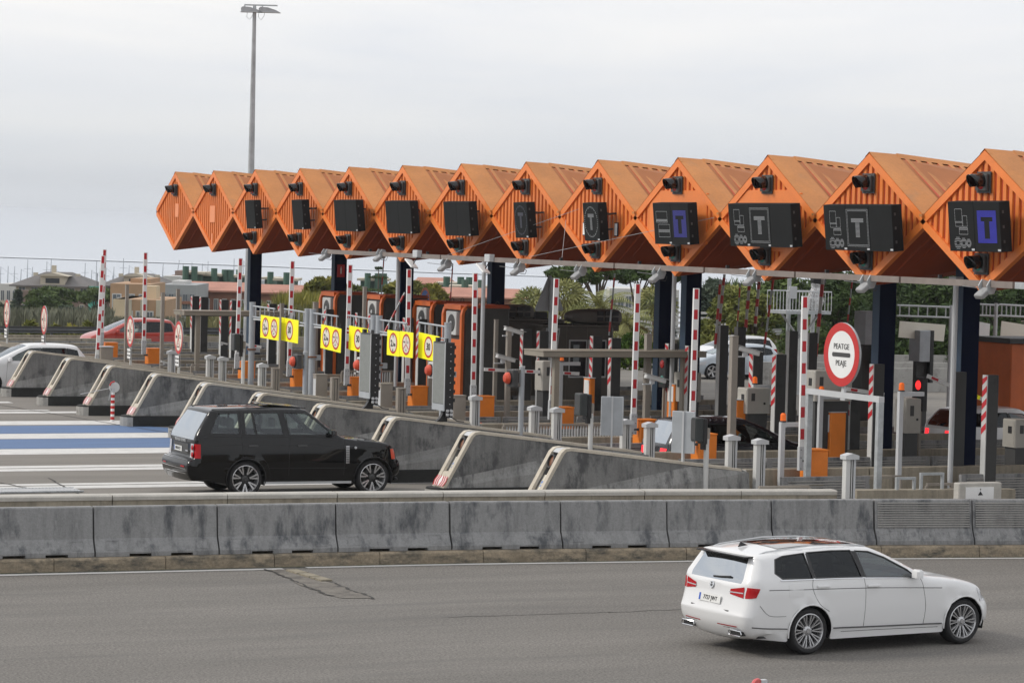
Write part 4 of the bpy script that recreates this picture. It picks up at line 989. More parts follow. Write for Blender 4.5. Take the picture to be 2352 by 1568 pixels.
mb = MB(); pts = [(.36*.87*math.cos(a)*0, 0) for a in (0,)]
pl = []
for k in range(9): a = -math.pi/2 + math.pi*k/8; pl.append((-.30 - .035*math.cos(a)*1, .045*math.sin(a)))
for k in range(9): a = math.pi/2 + math.pi*k/8; pl.append((.30 - .035*math.cos(a), .045*math.sin(a)))
mb.add([(-.064, y, z-.005) for y, z in pl], [tuple(range(len(pl)))], DGREY); mb.build('grey_bar', sign)
text('PEATGE', .160, BLACK, sign, (-.064, 0, .16), bold=.0, sx=1.02); text('PEAJE', .160, BLACK, sign, (-.064, .0, -.18), bold=.0, sx=1.02)
MB().prism([(-.09,-RS-.28),(.09,-RS-.28),(.05,-RS-.05),(.04,-RS+.1),(-.04,-RS+.1),(-.05,-RS-.05)], .0, .05, 'x', LGREY).build('sign_stem', sign)

# round no-lorry signs on posts
def noway(parent, r, cx, cy, cz, six=False):
    mb = MB(); ring(mb, r*.80, r, cx, REDS, cy, cz, 40); mb.build('red_rim', parent)
    mb = MB(); disc(mb, r*.80, cx, CREAM, cy, cz, 36); mb.build('sign_face', parent)
    mb = MB(); e = -.004; w_ = r*.05
    def bar(y0, z0, y1, z1):
        d = Vector((0, y1-y0, z1-z0)).normalized(); n_ = Vector((0, -d.z, d.y))*w_
        P = [Vector((cx+e, cy+y0, cz+z0)), Vector((cx+e, cy+y1, cz+z1))]; mb.add([P[0]+n_, P[1]+n_, P[1]-n_, P[0]-n_], [(0,1,2,3)], REDS)
    q = r*.78
    if six: bar(-q*.55, -q*.82, q*.55, q*.82); bar(q*.55, -q*.82, -q*.55, q*.82)
    else: bar(0, 0, 0, q); bar(0, 0, -q*.8, -q*.55); bar(0, 0, q*.8, -q*.55)
    mb.build('red_bars', parent)
    mb = MB(); e2 = cx - .005
    def R_(y0, y1, z0, z1): mb.quad((e2,cy+y0,cz+z0),(e2,cy+y1,cz+z0),(e2,cy+y1,cz+z1),(e2,cy+y0,cz+z1), BLACK)
    zc = 0.0 if six else r*.18; s = r
    R_(.36*s,.62*s,zc-.02*s,zc+.12*s); R_(.26*s,.35*s,zc-.02*s,zc+.07*s); disc(mb,.035*s,e2,BLACK,cy+.56*s,cz+zc-.04*s,8); disc(mb,.035*s,e2,BLACK,cy+.31*s,cz+zc-.04*s,8)
    # trailer (outline) on the right
    R_(-.58*s,-.24*s,zc+.12*s,zc+.145*s); R_(-.58*s,-.555*s,zc-.0*s,zc+.12*s); R_(-.40*s,-.37*s,zc-.02*s,zc+.12*s); R_(-.58*s,-.22*s,zc-.03*s,zc-.0*s); R_(-.26*s,-.235*s,zc-.0*s,zc+.12*s); disc(mb,.035*s,e2,BLACK,cy-.45*s,cz+zc-.04*s,8)
    zc = -.50*r
    R_(-.16*s,.20*s,zc+.10*s,zc+.115*s); R_(-.16*s,.2*s,zc-.06*s,zc-.02*s)
    for y in (-.12,-.03,.06,.15): disc(mb,.035*s,e2,BLACK,cy+y*s,cz+zc-.07*s,8)
    mb.build('vehicle_symbols', parent)
signs = {2:(410,775,.50),1:(299,761,.50),-1:(101,735,.50),-2:(15.5,720,.50)}
sl2 = {2:'round red no-lorry sign in front of the left shelter',1:'round red no-lorry sign below the red estate car bonnet',-1:'round red no-lorry sign above the white hatchback',-2:'round red no-lorry sign nearest the left edge'}
for i, (px, py, r) in signs.items():
    p = onY(px, py, YI(i)); t = thing('no_lorry_sign', sl2[i], 'road sign', (p.x, YI(i), p.z), R(-4), 'round no-lorry signs on thin posts')
    mb = MB(); mb.lathe([(0,0),(r,0),(r,.03),(0,.03)], (0,0,0), (1,0,0), GALV, 32); mb.build('sign_plate', t, smooth=True)
    noway(t, r, -.003, 0, 0, six=True)
    MB().box(0, .06, -.04, .04, -p.z+.9, -.2, WHITEP2).build('post_shaft', t)
    MB().bbox(-.03, -.01, -.24, .24, -.88, -.53, BLACK, .01).build('text_plate_edge', t); MB().bbox(-.034, -.012, -.225, .225, -.865, -.545, WHITEP, .01).build('text_plate', t)
    text('NOMES TURISMES', .052, BLACK, t, (-.037, 0, -.645)); text('SOLO TURISMOS', .052, BLACK, t, (-.037, 0, -.765))

# yellow sign gantries
poles = {'A':(2,580,696,0,884),'B':(3,707,711,.16,908),'B2':(3,719,712,-.16,908),'C':(4,859,726,.16,930),'C2':(4,871,727,-.16,930),'D':(5,1029,743,0,955)}
GP = {}; plab = {'A':'rust-stained grey gantry pole left of the yellow signs','B':'grey gantry pole carrying the left yellow 30 sign','B2':'grey gantry pole carrying the middle yellow height sign','C':'grey gantry pole carrying the middle yellow 30 sign','C2':'grey gantry pole carrying the right yellow height sign','D':'grey gantry pole at the right end of the yellow signs'}
for k, (i, px, py, dy, pb) in poles.items():
    p = onY(px, py, YI(i)+dy); GP[k] = Vector((p.x, YI(i)+dy, p.z))
    t = thing('gantry_pole', plab[k], 'pole', (p.x, YI(i)+dy, 0), 0, 'grey poles of the yellow sign gates')
    MB().cyl((0,0,0),(0,0,p.z),.095,.095,GREYP,18).build('pole_shaft', t, smooth=True)
    MB().cyl((0,0,1.98),(0,0,2.02),.14,.14,RUST,14).box(.05,.26,-.05,.05,1.9,2.05,GREYP).build('hinge_collar', t)
    MB().cyl((0,0,p.z),(0,0,p.z+.03),.10,.10,GREYP,18).build('pole_cap', t)
    s = -1 if k in ('A','B2','C2') else 1; ln = 2.02 if s < 0 else 1.98
    t2 = thing('swing_gate', 'pale ladder-like swing rail on the %s' % plab[k].replace('grey gantry ', '').replace('rust-stained ', 'rusty '), 'gate', (p.x, YI(i)+dy, p.z-.42), 0, 'ladder-like swing rails over the lanes')
    dz = .04 if s > 0 else -.02
    for z in (.33, .0): mb = MB(); mb.tube([(0,.09*s,z),(0.0,ln*.5*s,z+dz*.5),(0.0,ln*s,z+dz)], .026, GREYP, 8); mb.build('rail', t2, smooth=True)
    for q in range(5): y = (.32+q*.40)*s; MB().cyl((0,y,.0),(0,y,.33),.02,.02,GREYP,7).build('rung', t2)
    MB().box(-.04,.04,min(.2*s,ln*s),max(.2*s,ln*s),-.085,-.045,LGREY).build('lower_channel', t2)
    MB().box(-.02,.02,ln*s-.35*s if s>0 else ln*s,ln*s if s>0 else ln*s+.35,.015,.03,RUST).build('rust_patch', t2)
def ysign(pole, pxc, w_, code, lab, tilt=0, zoff=0.0):
    c = GP[pole]; X = c.x - .05; p = onX(pxc[0], pxc[1], X)
    t = thing('yellow_sign', lab, 'road sign', (X, p.y, p.z), 0, 'yellow signs hanging over the lanes'); t.rotation_euler = (tilt, 0, 0)
    MB().bbox(-.012, .0, -w_/2, w_/2, -.345, .345, YEL, .004).build('sign_board', t)
    MB().box(.001, .012, -w_/2+.01, w_/2-.01, -.335, .335, LGREY).build('sign_back', t)
    for y in (-w_*.4, -w_*.13, w_*.13, w_*.4): MB().cyl((0,y,.33),(.03,y,.47),.012,.012,DGREY,5).build('hook', t)
    for s_ in code:
        kind, y = s_
        if kind == 'N': noway(t, .29, -.016, y, 0)
        else:
            mb = MB(); ring(mb, .235, .29, -.016, REDS, y, 0, 40); mb.build('red_rim', t); mb = MB(); disc(mb, .235, -.016, CREAM, y, 0, 36); mb.build('sign_face', t)
            if kind == '30': text('30', .27, BLACK, t, (-.020, y, 0), bold=.006, sx=.95)
            else:
                text('2', .24, BLACK, t, (-.020, y+.105, -.01), bold=.007); text(',1m', .155, BLACK, t, (-.020, y-.065, -.03), bold=.004)
                mb = MB(); mb.add([(-.02,y-.045,.225),(-.02,y+.045,.225),(-.02,y,.13)], [(0,1,2)], BLACK); mb.add([(-.02,y-.045,-.225),(-.02,y+.045,-.225),(-.02,y,-.13)], [(0,1,2)], BLACK); mb.build('height_arrow', t)
ysign('A', (620, 752.5), 1.62, [('H', .36), ('N', -.40)], 'yellow 2,1 m sign half hidden behind the left 30 sign', R(1))
ysign('B', (666, 758.5), 1.45, [('30', .0)], 'leftmost yellow 30 sign', R(1.5))
ysign('B2', (760.5, 777), 1.60, [('H', .36), ('N', -.40)], 'middle yellow sign pairing 2,1 m and no-lorry discs', R(2.5))
ysign('C', (823, 779), 1.42, [('30', .0)], 'middle yellow 30 sign, partly behind the left display board', R(1.5))
ysign('C2', (904, 788), .90, [('H', .0)], 'yellow 2,1 m sign left of the right lorry sign', R(.5))
ysign('C2', (934, 791), .92, [('N', .0)], 'yellow no-lorry sign between 2,1 m and the right 30', R(.5))
ysign('D', (985, 797), 1.42, [('30', .0)], 'rightmost yellow 30 sign, beside the tall display board', R(2.5))

# tall LED boards on two noses
for i, px, lab in ((6, 851, 'tall grey message board on the wedge right of the middle 30 sign'), (7, 1021, 'tall grey message board on the wedge right of the last 30 sign')):
    T = onY(px, 763 if i == 6 else 783, YI(i)); z0 = 1.50; h = T.z - z0 - .02
    t = thing('message_board', lab, 'message board', (T.x-.05, YI(i), z0), 0, 'tall message boards on the wedges')
    MB().bbox(-.06, .16, -.36, .36, .16, h, BLACK, .01).build('board_case', t)
    MB().box(-.075, -.06, -.35, .35, .30, h-.03, MESHG).build('led_face', t); MB().box(-.08, -.06, -.355, .355, .14, .29, GREYP).build('lower_panel', t)
    MB().box(-.08,-.07,-.355,-.33,.29,h,LGREY).box(-.08,-.07,.33,.355,.29,h,LGREY).build('side_trim', t)
    for q in range(9): MB().cyl((.06,-.362,.3+q*(h-.4)/8),(.06,-.372,.3+q*(h-.4)/8),.012,.012,LGREY,6).build('bolt', t)
    for q in range(7): MB().box(.165,.19,-.36,-.33,.35+q*(h-.5)/6,.43+q*(h-.5)/6,BLACK).build('latch', t)
    for (x, z) in ((-.0,.05),(.09,.05),(-.0,.14),(.09,.14)): MB().cyl((x,-.37,z+.01),(x,-.40,z+.01),.035,.035,LGREY,10).build('lamp', t)
    MB().box(-.02,.14,-.365,-.33,.0,.2,BLACK).build('lamp_plate', t)
    MB().box(-.03,.08,-.20,-.08,-.12,.16,BLACK).prism([(-.2,-.12),(-.03,-.12),(-.03,.08),(-.1,-.04)], -.2, -.08, 'y', BLACK).build('foot', t)
    MB().box(-.04,.04,.2,.32,h,h+.09,BLACK).box(-.02,.02,-.3,-.2,h,h+.09,BLACK).build('lifting_lug', t)
    mb = MB(); mb.tube([(.08,-.15,.0),(.2,-.2,-.02),(.32,-.22,-.1),(.5,-.2,-.12)], .014, DGREY, 6); mb.build('cable', t)
# grey posts beside the wedge carrying round red alarm beacons
for j, (px, py, i, dy, lab) in enumerate([(991, 850, 6, -.3, 'orange-red alarm beacon left of the right message board'),(826,838,5,-.3,'orange-red alarm beacon left of the left message board'),(678,830,4,-.2,'orange-red alarm beacon left of the double gantry pole'),(1172,868,7,-.25,'orange-red alarm beacon on the grey pole left of the shelter')]):
    p = onY(px, py, YI(i)+dy); t = thing('alarm_beacon', lab, 'beacon', (p.x, YI(i)+dy, p.z), 0, 'round orange-red alarm beacons')
    mb = MB(); mb.lathe([(0,-.16),(.09,-.15),(.135,-.10),(.14,-.05)], (0,0,0), (1,0,0), ORLENS, 18); mb.build('beacon_lens', t, smooth=True)
    MB().cyl((-.05,0,0),(-.02,0,0),.155,.155,BLACK,18).build('lens_ring', t); MB().bbox(-.02,.13,-.18,.18,-.2,.2,WHITEP2 if j < 2 else DGREY,.02).build('beacon_box', t)
    MB().box(.13,.25,-.04,.04,.12,.2,TAUPE_D).build('bracket', t); MB().box(.13,.25,-.04,.04,-.2,-.12,TAUPE_D).build('bracket', t)
    t2 = thing('beacon_post', 'grey steel post holding the %s' % lab.replace('orange-red ', ''), 'post', (p.x+.30, YI(i)+dy, 0), 0, 'grey posts of the alarm beacons')
    MB().cyl((0,0,0),(0,0,p.z+.25),.065,.065,GREYP,12).build('post_shaft', t2, smooth=True); MB().cyl((0,0,p.z+.25),(0,0,p.z+.28),.07,.07,LGREY,12).build('post_cap', t2)

# black signal heads (pointing away/left) on taupe posts
def sighead(px, py, i, dy, lab, h_=.42):
    p = onY(px, py, YI(i)+dy); t = thing('small_signal', lab, 'traffic light', (p.x, YI(i)+dy, p.z), R(0), 'small black signal heads on pale posts')
    MB().bbox(-.20,-.02,-.16,.16,-.24,.24,BLACKM,.02).build('visor_box', t); MB().bbox(-.02,.10,-.12,.12,-.30,.22,BLACK,.02).build('housing', t)
    MB().box(-.205,-.2,-.13,.13,-.2,.2,DGREY).build('face', t)
    MB().box(.02,.10,-.05,.05,-.42,-.28,BLACK).build('bracket', t)
    t2 = thing('signal_post', 'pale post under the %s' % lab, 'post', (p.x+.14, YI(i)+dy, 0), 0, 'pale posts of the small signal heads')
    MB().cyl((0,0,0),(0,0,p.z-.2),.055,.055,WHITEP2,12).box(-.04,.05,-.05,.05,p.z-.2,p.z+.02,TAUPE).build('post_shaft', t2)

sighead(1345, 928, 8, -.35, 'small black signal head left of the grey sign back'); sighead(549, 785, 3, 0, 'small black signal head left of the rusty gantry pole')
sighead(1610, 985, 9, -.4, 'small black signal head before the dark estate car')

# grey backs of signs on posts
for (px, py, i, w_, h_, lab) in [(1406, 955, 8, .50, .86, 'grey rounded sign back on a thin post in the centre'), (1570, 992, 9, .52, .86, 'grey sign seen edge-on in front of the dark car')]:
    p = onY(px, py, YI(i)-.2); t = thing('sign_back', lab, 'road sign', (p.x, YI(i)-.2, p.z), R(180 if True else 0)); t.rotation_euler = (0,0,R(62) if i == 8 else R(38))
    MB().bbox(-.02,.02,-w_/2,w_/2,-h_/2,h_/2,GREYP,.015).build('sign_plate', t); MB().box(-.04,.04,-.02,.02,-p.z,h_/2,LGREY).build('post_shaft', t); MB().box(-.03,.03,-w_/2+.01,-w_/2+.03,-h_/2+.03,h_/2-.03,LGREY).build('edge_fold', t)
# triangle warning sign (seen from behind)
p = onY(1262, 680, YI(5)+8); t = thing('triangle_sign', 'grey back of a triangular road sign behind the sixth arm', 'road sign', (p.x, YI(5)+8, p.z), R(115))
MB().prism([(-.62,-.45),(.62,-.45),(.66,-.38),(.05,.62),(-.05,.62),(-.66,-.38)], -.015, .015, 'x', GREYP).build('sign_plate', t); MB().box(-.08,-.02,-.05,.05,-p.z+.5,.55,GALV).build('post_shaft', t)
# striped guide post at left and its disc, retractable belt
p = onZ(258, 968); t = thing('striped_post', 'short red-white striped post with round reel, beside the blue stripe', 'bollard', (p.x, p.y, 0))
MB().cyl((0,0,0),(0,0,.86),.055,.055,WHITEP,16).build('post_shaft', t, smooth=True)
for z in (.06,.22,.38,.54,.70): MB().cyl((0,0,z+.0),(0,0,z+.085),.0575,.0575,REDS,16).build('red_band', t, smooth=True)
MB().box(-.04,.04,-.05,.05,.86,.98,LGREY).build('bracket', t); mb = MB(); mb.lathe([(0,-.03),(.15,-.03),(.155,0),(.15,.03),(0,.03)], (.04,0,1.0), (-.25,-1,0), WHITEP2, 24); mb.build('reel', t, smooth=True)
mb = MB(); mb.tube([(-.10,-.02,1.05),(-.06,-.02,1.14),(.04,-.02,1.17)], .02, REDS, 6); mb.build('red_rim', t); MB().cyl((-.05,0,.95),(-.12,.0,.62),.015,.015,GALV,6).build('handle', t)
q = onX(96, 912, p.x-3.2) ; mb = MB(); mb.cyl((p.x-.05,p.y,.98),(onZ(185,905,.9).x,onZ(185,905,.9).y,.9),.012,.012,LGREY,5); mb.build('barrier_chain', label='thin pale belt stretched left from the striped post', cat='belt')
CONEO = mat('cone_orange', (.75,.07,.02), rough=.5, var=.05)
SOFTRED = mat('soft_red', (.60,.12,.12), rough=.4, var=.05)
def cone(px, py, i, lab, z0=0.0, h=.5):
    p = onZ(px, py, h) if i is not None else onZ(px, py); t = thing('traffic_cone', lab, 'traffic cone', (p.x, p.y, 0), 0, 'small orange-red cones')
    MB().box(-.14,.14,-.14,.14,0,.03,REDS).build('cone_base', t); MB().cyl((0,0,.03),(0,0,h),.11,.02,CONEO,16).build('cone_body', t, smooth=True); MB().cyl((0,0,.2),(0,0,.3),.083,.064,WHITEP,16).build('reflective_band', t, smooth=True)

cone(165, 917, None, 'slim orange-red marker in front of the second wedge', h=.45)
cone(1105, 970, 6, 'orange cone tip behind the wedge below the seventh cabinet', h=.75); cone(280, 829, 3, 'orange cone tip behind the third wedge from the left foreground', h=.75)
# red beacon tip at bottom edge
p = onY(1739, 1557, 31.5); t = thing('warning_beacon', 'red round warning lamp peeking in at the bottom edge', 'warning lamp', (p.x, 31.5, 0))
mb = MB(); mb.lathe([(0,-.03),(.085,-.025),(.095,0),(.085,.025),(0,.03)], (0,0,p.z-.09), (.3,-1,0), SOFTRED, 24); mb.build('lamp_disc', t, smooth=True); MB().box(.05,.14,-.03,.05,p.z-.2,p.z-.02,LGREY).build('lamp_case', t); MB().cyl((0,0,0),(0,0,p.z-.18),.03,.03,WHITEP,8).build('post_shaft', t)

# amber beacons and payment machines under the canopy
def beacon(px, py, i, dy, lab):
    p = onY(px, py, YI(i)+dy); t = thing('amber_beacon', lab, 'beacon', (p.x, YI(i)+dy, p.z), 0, 'small amber beacons among the lanes')
    MB().cyl((0,0,-.07),(0,0,.06),.062,.058,AMBER,12).build('beacon_dome', t, smooth=True); MB().cyl((0,0,.06),(0,0,.09),.058,.03,AMBER,12).build('dome_top', t); MB().cyl((0,0,-.10),(0,0,-.07),.07,.07,DGREY,12).build('beacon_base', t)
    t2 = thing('bent_post', 'bent pale post under the %s' % lab, 'post', (p.x, YI(i)+dy, 0), 0, 'bent pale posts under the amber beacons')
    MB().box(-.07,.03,-.05,.05,0,p.z-.10,LGREY).build('upright', t2); MB().box(.03,.55,-.05,.05,p.z-.2,p.z-.11,LGREY).build('top_bar', t2)
beacon(1799, 958, 9, .3, 'amber beacon above the front of the dark estate car'); beacon(1290, 822, 5, .0, 'amber beacon under the flat shelter')
beacon(1734, 873, 7, .2, 'amber beacon left of the striped pillar pair'); beacon(1887, 896, 8, .2, 'amber beacon right of the tallest arm')
beacon(2071, 888, 9, .3, 'amber beacon below the red traffic light'); beacon(1565, 862, 6, .2, 'amber beacon before the right centre navy column')
def machine(px, py, i, dy, w_, h_, lab, m=LGREY):
    p = onY(px, py, YI(i)+dy); t = thing('payment_machine', lab, 'payment machine', (p.x, YI(i)+dy, 0), 0, 'pale payment machines under the canopy')
    MB().bbox(0, w_, -.25, .25, p.z-h_, p.z, MACH, .02).build('machine_body', t); MB().box(-.006,-.0,-.2,.2,p.z-h_+.05,p.z-.05,MACH).build('front_panel', t)
    MB().box(-.012,-.006,-.12,.02,p.z-h_*.5,p.z-h_*.25,BLACK).build('slot_panel', t); MB().box(.12,.22,-.256,-.25,p.z-h_*.5,p.z-h_*.2,DGREY).build('slot_panel', t); MB().cyl((w_*.75,-.262,p.z-h_*.6),(w_*.75,-.25,p.z-h_*.6),.03,.03,BLACK,8).build('lock', t)
    MB().box(.05, w_-.05, -.2, .2, 0, p.z-h_, DGREY).build('plinth', t)

machine(2068, 914, 8, .1, .42, .8, 'cream payment machine under the red traffic light', ); machine(1558, 855, 6, .0, .55, .75, 'cream payment machine right of the white camera'); machine(1705, 890, 7, .1, .65, .62, 'cream payment machine above the dark estate car roof')
machine(2318, 962, 9, 1.0, .45, .62, 'cream payment machine beside the white car at the right'); machine(1238, 828, 5, .5, .35, .8, 'cream payment machine left of the dark van'); machine(1860, 850, 8, .5, 1.0, .7, 'cream payment machine behind the round toll sign')
def ocab(px, py, i, dy, w_, lab):
    p = onY(px, py, YI(i)+dy); t = thing('lane_cabinet', lab, 'cabinet', (p.x, YI(i)+dy, 0), 0, 'tall orange cabinets under the canopy')
    MB().bbox(0, w_, -.2, .2, 0, p.z, CAB, .02).build('cabinet_body', t); MB().box(-.01,-.002,-.15,.15,p.z-.45,p.z-.05,WHITEP).build('white_panel', t); MB().box(-.01,w_+.01,-.21,.21,p.z,p.z+.02,LGREY).build('lid', t)
ocab(1898, 946, 8, .4, .42, 'orange cabinet with white panel below the round sign'); ocab(1683, 918, 7, .2, .36, 'orange cabinet left of the striped pillars'); ocab(1541, 882, 6, .3, .30, 'orange cabinet behind the white camera'); ocab(1348, 868, 5, .4, .16, 'narrow orange cabinet under the shelter')
# traffic lights with a lit red lamp
def tlight(px, py, i, dy, lab, lit=True):
    p = onY(px, py, YI(i)+dy); t = thing('lane_light', lab, 'traffic light', (p.x, YI(i)+dy, p.z), 0, 'two-lamp lane lights'); 
    MB().bbox(0,.14,-.20,.20,-.58,.20,BLACK,.02).build('housing', t)
    mb = MB(); mb.lathe([(0,-.03),(.09,-.02),(.11,.0)], (0,0,.02), (1,0,0), LAMPRED if lit else REDLENS, 18); mb.build('red_lamp', t, smooth=True)
    mb = MB(); mb.lathe([(0,-.02),(.09,-.01),(.11,.0)], (0,0,-.38), (1,0,0), GREENLENS, 18); mb.build('green_lamp', t, smooth=True)
    MB().box(.04,.10,-.03,.03,-p.z,-.58,TAUPE).build('post_shaft', t)
tlight(2109, 888-2, 8, .5, 'black lane light with glowing red lamp at the right'); tlight(1521, 838, 6, .6, 'dark lane light behind the tall taupe post', False); tlight(1672-16, 0+785+20, 5, .2, 'dark lane light among the far pillars', False)
# lowered barrier arms with yellow STOP label
def lowarm(p0, p1, i, dy, lab, stop=True):
    a_, b_ = onY(*p0, YI(i)+dy), onY(*p1, YI(i)+dy); t = thing('lowered_barrier', lab, 'barrier arm', tuple(a_)); d = b_ - a_; L_ = d.length; t.rotation_euler = (0, -math.atan2(d.z, d.x), 0)
    MB().box(0, L_, -.02, .02, -.045, .045, WHITEP).build('boom', t); n = max(2, int(L_/.5))
    for q in range(n): MB().box(L_*(q+.2)/n, L_*(q+.55)/n, -.024, -.019, -.03, .03, REDP).build('red_stripe', t)
    if stop:
        MB().box(L_*.72, L_*.92, -.027, -.024, -.045, .045, YEL).build('stop_label', t); text('STOP', .075, BLACK, t, (L_*.82, -.030, 0), face='-y')
lowarm((2130,863),(2260,918), 8, .3, 'slanting red-white arm with yellow STOP label right of the red light'); lowarm((1945,893),(2030,906), 8, .1, 'nearly level red-white arm behind the round sign post')
lowarm((1112,848),(1330,858), 5, .4, 'level red-white arm in front of the dark van', False); lowarm((550,788),(600,797), 1, .0, 'level red-white arm left of the yellow signs', False)

# railings behind the walls
def railing(x0, x1, y, z, n_, lab, balus=False):
    t = thing('railing', lab, 'railing', (x0, y, 0), 0); L_ = x1-x0
    MB().box(0,L_,-.03,.03,z-.05,z,TAUPE).build('top_rail', t); MB().box(0,L_,-.025,.025,z-.42,z-.38,TAUPE).build('bottom_rail', t)
    for q in range(n_+1): MB().box(L_*q/n_-.03,L_*q/n_+.03,-.03,.03,0,z-.05,TAUPE).build('rail_post', t)
    if balus:
        mb = MB(); m = int(L_/.075)
        for q in range(m): mb.box(L_*q/m,L_*q/m+.025,-.012,.012,z-.38,z-.05,LGREY)
        tag(mb.build('baluster', t), kind='stuff')
a_, b_ = onY(1140, 1000, YI(7)+1.5), onY(1745, 1010, YI(7)+1.5)
railing(a_.x, b_.x, YI(7)+1.1, 1.22, 5, 'taupe railing with thin balusters behind the middle walls', True)
railing(onY(785,880,YI(2)+1).x-.0, onY(1010,880,YI(2)+1).x, YI(2)+1.0, 1.3, 4, 'taupe railing with thin balusters behind the left walls', True)
railing(onY(440,830,YI(1)+1).x, onY(585,830,YI(1)+1).x, YI(1)+1.0, 1.25, 3, 'plain taupe railing left of the gantry poles')
for j, (px0, px1, i) in enumerate([(1745,1860,10),(2130,2245,10),(1520,1640,9)]):
    railing(onY(px0,1050,YI(i)+.9).x, onY(px1,1050,YI(i)+.9).x, YI(i)+.9, 1.0, 2, ['open taupe railing left of the right orange cabinet','open taupe railing behind the lower right walls','open taupe railing behind the dark estate car'][j])
# boxes and inverted-U hoops lower right
def hoop(px, py, w_, y, z, lab):
    p = onY(px, py, y); t = thing('steel_hoop', lab, 'hoop', (p.x, y, 0), 0, 'low steel hoops at the lower right')
    mb = MB(); mb.box(-w_/2,-w_/2+.05,-.03,.03,0,z,GALV).box(w_/2-.05,w_/2,-.03,.03,0,z,GALV).box(-w_/2,w_/2,-.03,.03,z,z+.05,GALV); mb.build('hoop_frame', t)
hoop(2140, 1100, .55, 47.4, 1.18, 'low grey steel hoop at the lower right'); hoop(2080, 1105, .45, 47.4, 1.10, 'lower grey steel hoop left of its twin')
t = thing('service_hatch', 'tan hatch box with white arrow sign behind the right barriers', 'box', (onY(2250,1140,46.0).x, 46.0, 0)); MB().bbox(-.55,.45,-.1,.1,.3,1.16,BEIGE_T,.02).build('box_body', t); MB().box(-.4,.25,-.112,-.101,.7,1.08,WHITEP).build('white_sign', t)
mb = MB(); mb.add([(-.12,-.114,.92),(.0,-.114,.92),(-.06,-.114,1.0)], [(0,1,2)], BLACK).box(-.07,-.05,-.115,-.113,1.02,1.05,BLACK); mb.build('arrow_mark', t)

# hatch panels in the gap of the front island wall
for (px, py, w_, lab) in [(1985, 1092, .62, 'taupe steel panel box between the ribbed barriers at the lower right'), (1842, 1104, .5, 'taupe steel panel box at the foot of the tallest arm')]:
    p = onY(px, py, YI(9)-.55); t = thing('panel_box', lab, 'box', (p.x, YI(9)-.55, 0), 0, 'taupe steel panel boxes')
    MB().bbox(0, w_, -.12, .12, 0, p.z, TAUPE_L, .01).build('box_body', t); MB().box(.05, w_-.05, -.126, -.12, .15, p.z-.06, BEIGE).build('door', t); MB().box(w_, w_+.3, -.02, .02, p.z-.05, p.z, TAUPE).box(w_+.27, w_+.3, -.02, .02, 0, p.z-.05, TAUPE).build('side_rail', t)
# ================================================================ CARS
def catmull(P, n=6):
    out = []
    for i in range(len(P)-1):
        p0 = P[max(i-1,0)]; p1 = P[i]; p2 = P[i+1]; p3 = P[min(i+2,len(P)-1)]
        for k in range(n):
            t = k/n
            out.append(tuple(.5*((2*b)+(-a+c)*t+(2*a-5*b+4*c-d)*t*t+(-a+3*b-3*c+d)*t**3) for a,b,c,d in zip(p0,p1,p2,p3)))
    out.append(tuple(P[-1])); return out
def inpoly(p, poly):
    x, y = p; r = False; n = len(poly); j = n-1
    for i in range(n):
        xi, yi = poly[i]; xj, yj = poly[j]
        if (yi > y) != (yj > y) and x < (xj-xi)*(y-yi)/(yj-yi)+xi: r = not r
        j = i
    return r
def segd(p, a, b):
    ax, ay = a; bx, by = b; dx, dy = bx-ax, by-ay; L2 = dx*dx+dy*dy
    t = 0 if L2 == 0 else max(0, min(1, ((p[0]-ax)*dx+(p[1]-ay)*dy)/L2)); return math.hypot(p[0]-ax-dx*t, p[1]-ay-dy*t)
